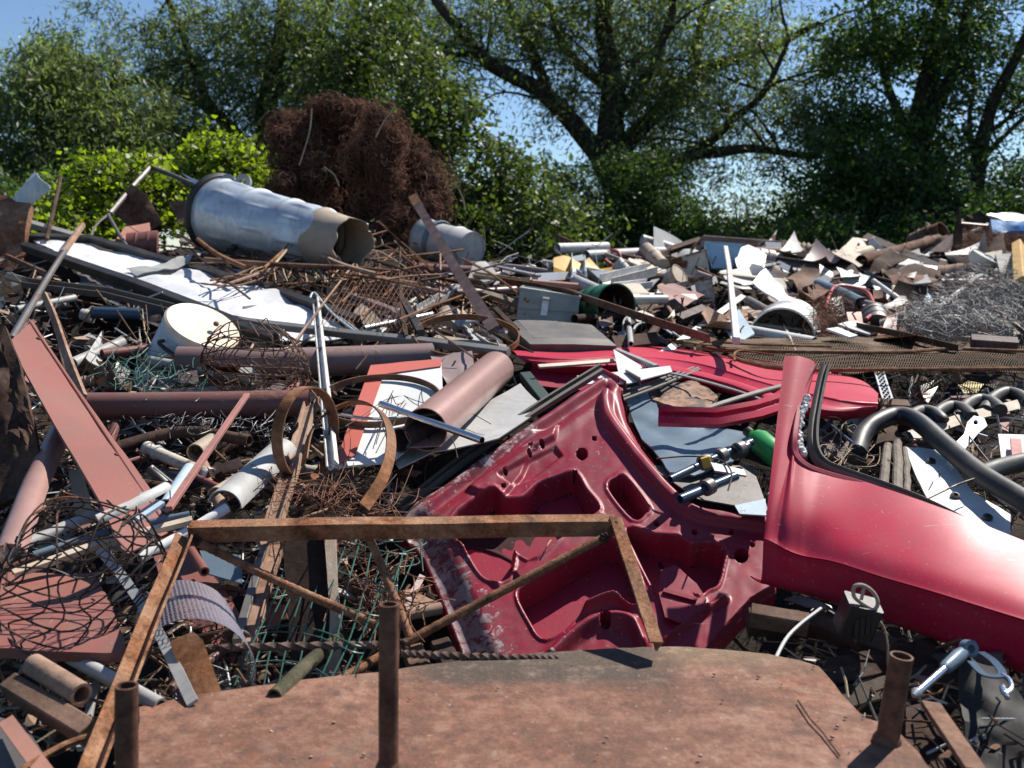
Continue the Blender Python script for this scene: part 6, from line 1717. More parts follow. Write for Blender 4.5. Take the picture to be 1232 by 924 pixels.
def machine_panel():
    out = [(1089, 537), (1130, 541), (1160, 580), (1170, 592), (1216, 618), (1215, 648), (1199, 640), (1150, 622), (1116, 602), (1100, 570)]
    g = plate(out, dd=.02, k=.9, th=.006, maxlen=.06, crumple=.012)
    f = plane_fit(out, dd=.012, k=.9)
    b = []
    for x, y in ((1149, 598), (1188, 624), (1120, 556)):
        b.append(G()); b[-1].lathe(P3(x, y, f(x, y)), SLOPE_N, [(.013, 0), (.012, .008), (.006, .010), (.004, .004), (1e-4, .004)], 12)
    thing('machine_panel', 'white sheet panel with bolts under the bent black bumper tube', 'panel', [('sheet', g, M['white']), ] + [('bolt', b_, M['dark']) for b_ in b])
machine_panel()
thing('steel_sheet', 'white sheet crossed by a purple band at the edge of the heap', 'metal sheet', [('sheet', plate([(1201, 522), (1270, 524), (1270, 560), (1206, 560)], dd=.02, k=.4), M['white']), ('band', plate([(1216, 527), (1228, 528), (1232, 556), (1218, 552)], dd=-.01, k=.4, th=.006), M['pinkred'])])
for i, (x0, y0, x1, y1, r, lab) in enumerate(((1068, 536, 1062, 602, 5.5, 'grey barked log beside the white machine panel'), (1080, 533, 1079, 600, 6, 'middle barked log under the bent black tube'), (1090, 540, 1092, 606, 4, 'thin barked log touching the white machine panel'))):
    thing('log', lab, 'log', (G().tube(wob(subdiv([pt((x0, y0, .0)), pt((x1, y1, -.02))], 8), .006, 12, i), S(r, 2.8), 10), M['wood_log']))
thing('roof_tile', 'ribbed brown tile in the shade between the rubber seal and the logs', 'tile', (plate([(990, 524), (1020, 520), (1036, 545), (1018, 552), (992, 548)], dd=.06, k=.9, th=.015, maxlen=.03, crumple=.012, cs=16), M['iron_purple']))
def expanded():
    g = G(); a, b = V(pt((1057, 445, -.12))), V(pt((1068, 480, -.12)))
    w_ = S(11, 3.5); t = (b - a); side = RT * w_
    for i in range(8):
        for j in range(2):
            c = a + t * ((i + .5) / 8) + side * (j * .5 - .25)
            q = [c - side * .25, c - t / 16 * 1.0, c + side * .25, c + t / 16]
            g.tube(q, .0025, 4, closed=True)
    for s in (-.5, .5): g.tube([a + side * s, b + side * s], .004, 5)
    thing('expanded_strip', 'white strip of diamond mesh hanging from the wire screen', 'mesh strip', (g, M['white']))
expanded()
thing('steel_sheet', 'yellow scrap of sheet in the dark under the wire screen', 'metal sheet', (plate([(1153, 463), (1166, 458), (1184, 462), (1176, 472), (1160, 473)], dd=.15, k=.5), M['yellow2']))
thing('steel_plank', 'rusty square bar end below the red roof corner', 'bar', (sqbar([(1056, 488, .0), (1092, 490, .02)], 14, 14), M['rust']))
for i, (p, r, m, lab) in enumerate((([(1148, 497, -.1), (1170, 530, -.12), (1190, 556, -.12)], 1.1, 'wire_black', 'stiff black wire running past the hinge plate'), ([(1112, 602, -.1), (1150, 584, -.15), (1172, 576, -.15)], 1.3, 'wire_black', 'black stick lying over the white machine panel'),
     ([(996, 508, -.05), (1025, 532, -.08), (1035, 538, -.08)], 1.8, 'navy', 'thin blue tube behind the rubber seal'), ([(1165, 559, -.16), (1185, 560, -.17), (1203, 561, -.16)], 1.4, 'straw', 'dry straw stem lying on the bent black tube'), ([(1133, 626, -.1), (1140, 619, -.12), (1147, 617, -.12)], 1, 'wire_black', 'tiny black wire on the upper face of the fender'))):
    thing('wire_piece', lab, 'wire', (rod(p, r, 6), M[m]))
tangle('wire_tangle', 'dry stalks and thin wires between the rubber seal and the logs', [(1030, 550, 50, 30), (1010, 520, 30, 30)], 26, .0014, M['straw'], 36, (30, 70), dd=-.03)

# longer bars and boards crossing the middle of the heap
for i, (pts, w_, kind, m, lab) in enumerate((
    ([(560, 345, -.3), (640, 372, -.3)], 9, 'sq', 'wood', 'grey board slanting behind the leaning rusty beam'),
    ([(470, 345, -.3), (540, 352, -.35), (620, 348, -.3)], 5, 'pipe', 'mauve', 'mauve pipe lying level behind the leaning rusty beam'),
    ([(505, 372, -.35), (560, 340, -.4)], 7, 'chan', 'greypale', 'light grey channel rising toward the small white drum'),
    ([(425, 355, -.3), (470, 372, -.35), (505, 392, -.35)], 7, 'sq', 'mauve', 'mauve bar beside the grey weathered board'),
    ([(452, 338, -.35), (500, 345, -.35)], 8, 'pipe', 'rust_pale', 'stubby rust pink pipe before the open tub mouth'),
    ([(570, 330, -.3), (625, 338, -.3)], 5, 'chan', 'tan', 'tan channel on the crest behind the grey green box'),
    ([(585, 318, -.2), (650, 332, -.25)], 4, 'sq', 'steel', 'thin galvanised bar on the crest behind the grey green box'),
    ([(596, 372, -.35), (622, 398, -.35)], 7, 'sq', 'rust_dark', 'dark bar stub leaning on the grey green box'),
    ([(438, 395, -.25), (520, 378, -.3)], 4, 'pipe', 'steel', 'slim galvanised pipe crossing the grey weathered board'),
    ([(486, 362, -.4), (506, 400, -.4)], 9, 'sq', 'dark', 'black bar leaning beside the torn mesh frame'),
    ([(640, 340, -.3), (700, 345, -.35)], 5, 'pipe', 'salmon', 'salmon pipe behind the grey green box'),
    ([(30, 340, -.1), (130, 352, -.12), (210, 372, -.1)], 8, 'chan', 'steel_dark', 'dark channel in the shade below the white framed panel'),
    ([(110, 376, -.05), (170, 378, -.05)], 9, 'pipe', 'navy', 'dark blue pipe with an open end behind the green wire tangle'),
    ([(20, 372, -.1), (90, 358, -.1)], 5, 'pipe', 'grey', 'grey pipe across the shaded gap beside the rusted slab'),
    ([(120, 545, .0), (215, 520, .02), (300, 530, .0)], 9, 'pipe', 'rust_dark', 'dark rusty pipe deep in the hollow under the maroon pipe'),
    ([(235, 545, .02), (262, 528, .06)], 14, 'pipe', 'tan', 'tan pipe mouth showing in the hollow behind the pipe tee'),
    ([(285, 560, -.05), (330, 600, -.1), (280, 640, -.12)], 16, 'sheet', 'grey', ''),
    ([(270, 610, -.12), (340, 545, -.06)], 20, 'gut', 'grey', 'pale half pipe rising beside the pinkish channel in the hoop'),
    ([(262, 600, -.08), (325, 560, -.04)], 14, 'gut', 'beige', 'beige half pipe beside the pale one under the maroon pipe'))):
    if kind == 'sheet': continue
    if kind == 'sq': g = sqbar(pts, w_, w_ * .7)
    elif kind == 'pipe': g = pipe(pts, w_ * .8)
    elif kind == 'gut': g = gutter(pts, w_, arc=170, roll=R(185))
    else: g = chan(pts, w_ * 1.4, w_)
    thing({'sq': 'square_bar', 'pipe': 'pipe_piece', 'gut': 'half_pipe', 'chan': 'channel_bar'}[kind], lab, {'sq': 'bar', 'pipe': 'pipe', 'gut': 'gutter', 'chan': 'channel'}[kind], (g, M[m]))
# ------------------------------------------------------------------ far scrap, middle
def sh(lab, poly, m, dd=0.0, k=.5, th=.008, crumple=.03, name='steel_sheet', cat='metal sheet', seed=0, ml=.12, cs=3, gx=0):
    return thing(name, lab, cat, (plate(poly, dd=dd, k=k, th=th, maxlen=ml, crumple=crumple, cs=cs, seed=seed, gx=gx), M[m]))
sh('crumpled yellow sheet on the crest beside the red radiator', [(664, 323), (688, 318), (708, 315), (736, 327), (722, 343), (700, 346), (668, 342)], 'yellow', -.1, .6, .01, .14)
thing('steel_bracket', 'pale blue folded bracket standing on the yellow sheet', 'bracket', (chan([(695, 311, -.3), (696, 331, -.3)], 17, 12, up=CAMDIR), M['whiteblue']))
thing('steel_plank', 'grey wedge of folded steel below the pale blue bracket', 'bracket', (chan([(700, 328, -.3), (718, 345, -.3)], 14, 12), M['steel_dark']))
thing('steel_pipe', 'short grey pipe in front of the yellow sheet', 'pipe', (pipe([(692, 338, -.4), (724, 352, -.4)], 7.5), M['greypale']))
def radiator():
    parts = []
    for x in (749, 761, 772, 737):
        parts.append(('column', G().tube(cr([P3(x, 303 + 0, 7.0), P3(x, 310, 7.0), P3(x, 320, 6.95)], 4), S(4.4, 6.95), 10), M['pinkred']))
    parts.append(('frame', G().tube(cr([P3(720, 306, 6.85), P3(732, 316, 6.75), P3(744, 323, 6.75), P3(745, 305, 6.8), P3(734, 301, 6.85), P3(730, 302, 6.85)], 5), S(2.2, 6.85), 8), M['pinkred']))
    parts.append(('header', G().tube([P3(732, 319, 6.955), P3(778, 317, 6.955)], S(3.5, 6.95), 10), M['pinkred']))
    thing('radiator', 'faded red column radiator with a bent red tube on the crest', 'radiator', parts)
radiator()
thing('boiler_cylinder', 'beige cylinder leaning between the radiator and the rusted cabinets', 'cylinder', (drum(P3(777, 300, 7.0), P3(797, 320, 6.7), S(9, 6.8), ribs=[(.5, .008, .05)]), M['tan']))
def boxy(lab, front, depth, m, d, name='cabinet', cat='cabinet', door=None):
    """a sheet-metal box: its front corners measured in the photo, depth going back"""
    p = [P3(x, y, d) for x, y in front]; c = sum(p, V()) / 4
    n = (p[1] - p[0]).cross(p[2] - p[1]).normalized()
    if n.dot(FW) < 0: n = -n
    n = (n + V((.15, 0, -.10))).normalized()
    b = [q + n * depth for q in p]
    g = G()
    cnt = 10
    def face(a, b_, c_, d_):
        pts = []
        for j in range(cnt + 1):
            for i in range(cnt + 1):
                q = a.lerp(b_, i / cnt).lerp(d_.lerp(c_, i / cnt), j / cnt)
                pts.append(q + noise.noise_vector(q * 3) * .018 + noise.noise_vector(q * 9) * .006)
        g.grid(pts, cnt + 1, cnt + 1)
    face(*p); face(p[0], p[1], b[1], b[0]); face(p[1], p[2], b[2], b[1]); face(p[3], p[0], b[0], b[3]); face(p[2], p[3], b[3], b[2]); face(b[1], b[0], b[3], b[2])
    lip = G().sweep([q + (c - q) * .03 - n * .004 for q in p], rect(.015, .012), up=-n, closed=True)
    return thing(name, lab, cat, [('body', g, M[m]), ('lip', lip, M[m])])
boxy('rusted cream cabinet lying on the crest beside the blue fridge', [(797, 316), (850, 300), (853, 332), (800, 337)], .5, 'white_rust', 6.8)
boxy('rusted white cabinet, darker and lower, under the cream one', [(802, 344), (857, 334), (860, 361), (805, 368)], .45, 'rustwhite', 6.0)
thing('steel_plank', 'white channel lying on the crest in front of the radiator', 'channel', (chan([(728, 338, -.5), (784, 324, -.5)], 16, 12), M['white_dirty']))
thing('steel_plank', 'white channel, shorter, beneath the one before the radiator', 'channel', (chan([(740, 346, -.6), (781, 341, -.6)], 10, 9), M['white']))
sh('flat beige panel with ragged edge below the white channels', [(727, 344), (770, 342), (782, 354), (762, 358), (735, 352)], 'beige', -.6, .8, .02, .03)
thing('steel_tube', 'tapered grey tube in front of the flat beige panel', 'tube', (G().pipe([pt((742, 361, -.6)), pt((801, 360, -.6))], S(6, 6), .004, 16, scales=[1, .75]), M['greypale']))
def green_barrel():
    a, b = P3(708, 372, 5.15), P3(741, 367, 4.85)
    thing('barrel', 'green barrel on its side with an open brown mouth', 'barrel', [('body', drum(a, b, S(25, 5.0), S(25, 5.0), [(.33, .01, .03), (.66, .01, .03)], open1=True), M['green_paint']), ('lining', G().lathe(b - (b - a) * .7, b - a, [(1e-4, .0), (S(23.5, 5.0), .0), (S(23.8, 5.0), (b - a).length * .69)][::-1], 32), M['rust_dark'])])
green_barrel()
thing('iron_beam', 'long rusty brown angle beam crossing in front of the green barrel', 'beam', (angle([(604, 336, -.3), (685, 350, -.7), (770, 378, -.8), (858, 406, -.7)], 10, 10, n=2), M['rust']))
sh('low rusty trough edge under the brown angle beam', [(736, 404), (790, 399), (793, 412), (742, 418)], 'rust_dark', -.3, .3, .012, .01)
for i, (p, lab) in enumerate((([(750, 398, -.3), (752, 384, -.35), (765, 379, -.35), (785, 386, -.3), (808, 402, -.25)], 'grey wire arch rising before the green barrel'), ([(760, 402, -.3), (768, 390, -.32), (790, 388, -.32), (815, 404, -.25)], 'second lower grey wire arch behind the dark lid'))):
    thing('wire_arch', lab, 'wire', (rod(p, 1.4, 6), M['steel']))
thing('steel_tube', 'upright grey tube stub behind the dark lid', 'tube', (pipe([(756, 384, -.4), (759, 414, -.4)], 3.4), M['grey']))
def fridge():
    d = 7.0
    front = [P3(849, 291, d), P3(893, 294, d), P3(889, 318, d - .1), P3(856, 322, d - .1)]
    boxy('pale blue refrigerator carcass on the crest above the white post', [(848, 291), (893, 294), (882, 322), (856, 322)], .5, 'fridge_blue', d, 'refrigerator', 'fridge')
fridge()
thing('post', 'slim white square post leaning in front of the blue refrigerator', 'post', (sqbar([(873, 298, -1.2), (877, 322, -1.2), (886, 410, -1.0)], 6, 6), M['white_dirty']))
sh('white curved hood sheet beside the blue refrigerator', [(882, 304), (900, 295), (922, 307), (918, 332), (905, 342), (888, 330)], 'white', -.3, .4, .008, .08, seed=2)
sh('white curved panel sloping down beside the white hood sheet', [(905, 342), (920, 330), (940, 345), (958, 366), (946, 372), (918, 356)], 'white', -.5, .6, .008, .06, seed=3)
sh('grey roof like sheet below the blue refrigerator', [(866, 326), (900, 320), (912, 342), (880, 346)], 'greypale', -.2, .7, .008, .03, seed=5)
sh('pale blue white tray leaning behind the slim white post', [(872, 392), (889, 372), (908, 401), (894, 411), (880, 410)], 'whiteblue', -.4, .5, .008, .02, seed=6)
sh('small white block on the crest at the hose end', [(921, 291), (940, 292), (940, 305), (922, 304)], 'white', -.2, .2, .08, .005)
sh('blue grey sheet under the ribbed hose', [(922, 308), (950, 312), (958, 330), (940, 342), (924, 330)], 'bluegrey', -.1, .5, .008, .05, seed=7)
def hose():
    path = cr([P3(938, 300, 7.8), P3(958, 302, 7.8), P3(980, 306, 7.75), P3(1000, 314, 7.7), P3(1012, 324, 7.6)], 16)
    n = len(path)
    g = G().tube(path, S(11, 7.8), 14, scales=[1 + .13 * math.sin(i * 1.57) for i in range(n)])
    thing('ribbed_hose', 'brown ribbed flexible hose lying along the crest', 'hose', (g, M['tan']))
hose()
def white_drum():
    a, b = P3(958, 384, 5.15), P3(940, 410, 4.85)
    thing('barrel', 'white drum half buried behind the wire screen', 'drum', [('body', drum(a + V((0, .1, -.05)), b, S(37, 5.0), S(39, 4.9), [(.5, .012, .03)], open1=True), M['white_dirty'])])
white_drum()
sh('cream square plate standing beside the ribbed hose end', [(986, 318), (1002, 328), (1004, 346), (985, 340)], 'beige', -.3, .3, .01, .02)
sh('dark curved sheet arching on the crest', [(1044, 330), (1060, 300), (1072, 299), (1092, 314), (1080, 322), (1062, 334)], 'rust_dark', -.2, .4, .01, .12, seed=8)
sh('salmon sheet on the crest beside the dark curved one', [(1031, 311), (1058, 307), (1052, 323), (1034, 325)], 'salmon', -.1, .4, .01, .05, seed=9)
thing('boiler_cylinder', 'tan rusty cylinder leaning on the crest below the dark trees', 'cylinder', (drum(P3(1093, 319, 8.4), P3(1120, 295, 8.6), S(12.5, 8.5), ribs=[(.2, .01, .03)], open1=True), M['tan']))
thing('steel_pipe', 'pale pipe lying behind the salmon sheet', 'pipe', (pipe([(1014, 312, -.0), (1046, 303, -.0)], 8), M['tan']))
sh('tall dark rusty spike standing near the blue car part', [(1141, 330), (1148, 280), (1154, 251), (1158, 282), (1158, 322), (1150, 345)], 'rust_dark', -.3, .0, .03, .05, name='rusted_sheet', seed=10)
sh('bent dark sheet behind the rusty spike', [(1158, 262), (1176, 256), (1192, 268), (1188, 282), (1160, 284)], 'rust_dark', -.1, .1, .01, .1, seed=11)
thing('iron_rod', 'red rod bridging the rusty spike and the blue car part', 'rod', (sqbar([(1155, 269, -.4), (1188, 272, -.4)], 3.5), M['oxide']))
def blue_part():
    a = plate([(1186, 259), (1206, 256), (1240, 260), (1240, 268), (1208, 266)], dd=-.3, k=.7, th=.02, maxlen=.1, crumple=.04)
    b = plate([(1192, 264), (1212, 267), (1240, 266), (1240, 280), (1216, 278), (1200, 285), (1193, 280)], dd=-.5, k=.3, th=.02, maxlen=.1, crumple=.04)
    thing('car_wing', 'bright blue car wing with a white top on the highest crest', 'car panel', [('top', a, M['white']), ('side', b, M['blue'])])
blue_part()
thing('timber', 'yellow split timber block sticking out of the grey wire', 'timber', (sqbar([(1226, 296, -.8), (1230, 342, -.8)], 16, 12, up=CAMDIR), M['wood_yellow']))
sh('white painted board behind the yellow timber', [(1198, 306), (1220, 304), (1222, 338), (1206, 340)], 'white_dirty', -.4, .2, .02, .02, seed=12)
sh('tan sheet under the upper grey wire heap', [(1180, 306), (1205, 302), (1206, 318), (1182, 322)], 'tan', -.3, .3, .02, .03, seed=13)
def wool(lab, lobes, n, mat, seed, d_off=-.3, r=(.03, .085), wr=(.0009, .0016)):
    rs = random.Random(seed); g = G(); g.sharp = 180
    for _ in range(n):
        x, y, rx, ry = rs.choice(lobes)
        a = rs.uniform(0, 6.28); q = math.sqrt(rs.random())
        px, py = x + rx * q * math.cos(a), y + ry * q * math.sin(a)
        p = pt((px, py, d_off + rs.uniform(-.12, .12)))
        v = V((rs.gauss(0, 1), rs.gauss(0, 1), rs.gauss(0, 1))).normalized(); t = v.orthogonal().normalized(); s = v.cross(t)
        rr = rs.uniform(*r); a0 = rs.uniform(0, 6.28); arc = rs.uniform(2, 5)
        g.tube([p + (t * math.cos(a0 + arc * k / 5) + s * math.sin(a0 + arc * k / 5)) * rr for k in range(6)], rs.uniform(*wr), 3, caps=False)
    thing('wire_heap', lab, 'wire heap', (g, M[mat]))
wool('large heap of dull grey wire netting spilling toward the wire screen', [(1180, 350, 45, 22), (1150, 375, 50, 25), (1205, 375, 45, 30), (1120, 390, 35, 20), (1225, 345, 25, 20), (1165, 400, 55, 12)], 2600, 'wire_dull', 61, -.45, (.04, .13), (.0009, .0015))
wool('dark wire netting heap below the bright blue car wing', [(1180, 288, 28, 10), (1215, 292, 28, 12), (1165, 296, 20, 10)], 1000, 'wire_rust', 62)
wool('scruffy brown wire clump below the ribbed hose', [(1000, 368, 25, 18), (985, 385, 20, 15)], 500, 'wire_rust', 63)
def red_loop():
    p = [(994, 371, -.5), (998, 355, -.52), (1006, 344, -.55), (1024, 345, -.55), (1043, 351, -.55), (1050, 362, -.55), (1053, 373, -.52), (1042, 384, -.5)]
    thing('tube_loop', 'bent red tube loop standing among dark scrap', 'tube frame', (rod(p, 1.9, 8), M['pinkred']))
red_loop()
for i, (p, r, m, lab) in enumerate((([(984, 343, -.3), (1012, 354, -.35), (1036, 366, -.4)], 8, 'bluegrey', 'blue grey pipe passing behind the red tube loop'), ([(1051, 338, -.5), (1090, 366, -.6)], 3.2, 'steel', 'light grey tube slanting beside the red tube loop'), ([(900, 362, -.3), (925, 376, -.35)], 6, 'steel_dark', 'dark grey pipe under the white curved panel'),
        ([(1036, 365, -.4), (1062, 372, -.4)], 6, 'steel_dark', 'black pipe stub at the foot of the red tube loop'))):
    thing('steel_pipe', lab, 'pipe', (pipe(p, r), M[m]))
thing('steel_tube', 'curved chromed tube in front of the grey wire heap', 'tube', (rod([(1094, 363, -.6), (1089, 370, -.6), (1094, 386, -.6), (1112, 402, -.55)], 2.3, 8), M['chrome']))
sh('blue patched sheet beside the curved chromed tube', [(1098, 352), (1110, 346), (1122, 362), (1116, 372), (1102, 366)], 'fridge_blue', -.4, .4, .01, .03, seed=14)
sh('bright blue tin behind the curved chromed tube', [(1096, 368), (1112, 370), (1112, 380), (1098, 382)], 'fridge_blue', -.45, .3, .04, .03, seed=15)
sh('white torn sheet beside the blue patched one', [(1050, 344), (1064, 350), (1084, 368), (1070, 372), (1056, 360)], 'greypale', -.3, .4, .01, .04, seed=16)
sh('dark folded sheet rising behind the blue patched one', [(1062, 330), (1100, 320), (1136, 330), (1130, 350), (1085, 352)], 'rust_dark', -.1, .5, .02, .1, seed=17)
thing('iron_beam', 'long dark rusty beam dipping toward the wire screen', 'beam', (angle([(1034, 391, -.5), (1090, 402, -.55), (1156, 418, -.5)], 9, 8), M['rust_dark']))
thing('cooling_block', 'latticed brown block at the foot of the grey wire heap', 'block', (sqbar([(1168, 410, -.6), (1224, 414, -.6)], 14, 12), M['iron_purple']))
thing('iron_rod', 'slanting rusty angle rod against the grey wire heap', 'rod', (angle([(1188, 362, -.8), (1236, 402, -.8)], 5, 5), M['rust']))
sh('pink white scrap below the foot of the red tube loop', [(1018, 378), (1036, 376), (1038, 392), (1024, 396)], 'salmon', -.5, .4, .02, .05, seed=18)
sh('white angular strip in front of the red tube loop', [(994, 396), (1008, 394), (1032, 404), (1022, 407)], 'white', -.6, .5, .01, .01, seed=19)
sh('mauve plate below the black pipe stub', [(1066, 382), (1080, 380), (1078, 398), (1062, 397)], 'mauve', -.5, .4, .01, .03, seed=20)
sh('brown curved shell in front of the cream square plate', [(944, 336), (966, 326), (984, 332), (988, 346), (960, 352)], 'rust', -.3, .5, .01, .09, seed=21)
sh('flat pale tray behind the long dark beam', [(1008, 392), (1030, 388), (1062, 396), (1046, 402)], 'greypale', -.4, .8, .01, .02, seed=22)

# the taller bank of scrap at the right edge
sh('large dark bent sheet on the high bank left of the yellow timber', [(1140, 300), (1178, 284), (1204, 300), (1196, 330), (1150, 336)], 'rust_dark', .15, .2, .01, .12, seed=31)
sh('brown sheet flap hanging from the high bank beside the rusty spike', [(1112, 300), (1138, 288), (1150, 320), (1126, 336)], 'rust', .1, .3, .01, .10, seed=32)
sh('mauve torn sheet standing on the high bank behind the yellow timber', [(1196, 282), (1232, 278), (1240, 300), (1206, 306)], 'mauve', .2, .1, .01, .08, seed=33)
sh('pale grey buckled sheet on the crest between the hose and the cream plate', [(1004, 330), (1030, 322), (1046, 336), (1024, 350)], 'greypale', -.35, .5, .01, .10, seed=34)
sh('rust brown shell of sheet on the crest above the white drum', [(960, 345), (984, 340), (1000, 356), (978, 368), (958, 362)], 'rust', -.5, .5, .01, .12, seed=35)
sh('black bent sheet hollow beside the red tube loop', [(1056, 372), (1088, 366), (1100, 384), (1072, 396)], 'dark', -.3, .5, .01, .10, seed=36)
thing('barrel', 'dark rusty drum lying on the high bank behind the rusty spike', 'drum', (drum(P3(1100, 296, 9.4), P3(1136, 282, 9.2), S(16, 9.3), ribs=[(.33, .012, .03), (.66, .012, .03)], open1=True, dent=.02), M['rust']))
thing('iron_girder', 'long pale rusty girder sloping down the high bank under the yellow timber', 'girder', (chan([(1080, 345, -.5), (1140, 352, -.55), (1226, 338, -.5)], 9, 8), M['rust_pale']))
thing('steel_tube', 'bent white tube rising above the grey wire heap', 'tube', (rod([(1128, 372, -.55), (1160, 346, -.6), (1178, 332, -.6), (1190, 334, -.6)], 2.6), M['white_dirty']))
# ------------------------------------------------------------------ the smaller scrap between the big pieces, each a piece of its own
LAND = [('the red car door', 640, 650), ('the red fender', 1080, 680), ('the white framed panel', 220, 335), ('the steel tub', 335, 285), ('the cream lidded pot', 235, 405), ('the maroon pipe', 235, 495), ('the red plank', 100, 500),
        ('the wire cage', 305, 440), ('the upright hoop', 370, 540), ('the striped sign', 470, 500), ('the topmost hoop', 560, 400), ('the rolled sheet', 560, 490), ('the dark lid', 675, 400), ('the grey green box', 660, 365), ('the green barrel', 720, 370),
        ('the yellow sheet', 700, 330), ('the rusted cabinets', 830, 335), ('the white post', 880, 360), ('the white drum', 945, 390), ('the ribbed hose', 980, 310), ('the red tube loop', 1025, 365), ('the grey wire heap', 1160, 370), ('the bumper tube', 1110, 530),
        ('the wire screen', 1020, 425), ('the welded frame', 380, 700), ('the black wire roll', 85, 700), ('the pipe tee', 215, 570), ('the leaning beam', 545, 310), ('the curled mesh', 250, 740), ('the tan cylinder', 1107, 305), ('the blue steering rods', 860, 560)]
PAL = [('rusty', 'rust'), ('dark rusty', 'rust_dark'), ('pale rusty', 'rust_pale'), ('grey', 'grey'), ('light grey', 'greypale'), ('dirty white', 'white_dirty'), ('dark steel', 'steel_dark'), ('orange rusted', 'rust_orange'), ('maroon', 'maroon'), ('mauve', 'mauve'),
       ('tan', 'tan'), ('galvanised', 'steel'), ('brown purple', 'iron_purple'), ('white', 'white'), ('bluish', 'bluegrey'), ('rust flecked white', 'white_rust'), ('beige', 'beige'), ('brick red', 'oxide')]
FREL = [5, 7, 4, 3, 1.5, 1, 5, 2, 1.5, 2, 3, 2, 4, .6, 1, 1, 1.5, 1.5]
frs = random.Random(77)
def orient(a):
    a = math.degrees(a) % 180
    if a < 15 or a > 165: return 'level'
    if 65 < a < 115: return 'upright'
    return 'slanting'
PLATE_PX = [(120, 960), (130, 835), (460, 785), (700, 762), (820, 760), (990, 780), (1060, 845), (1150, 940)]
DOOR_PX = [(715, 430), (765, 450), (830, 570), (950, 605), (950, 720), (860, 820), (540, 820), (460, 630), (600, 510)]
def within(poly, x, y):
    c = False
    for (x0, y0), (x1, y1) in zip(poly, poly[1:] + poly[:1]):
        if (y0 > y) != (y1 > y) and x < (x1 - x0) * (y - y0) / (y1 - y0) + x0: c = not c
    return c
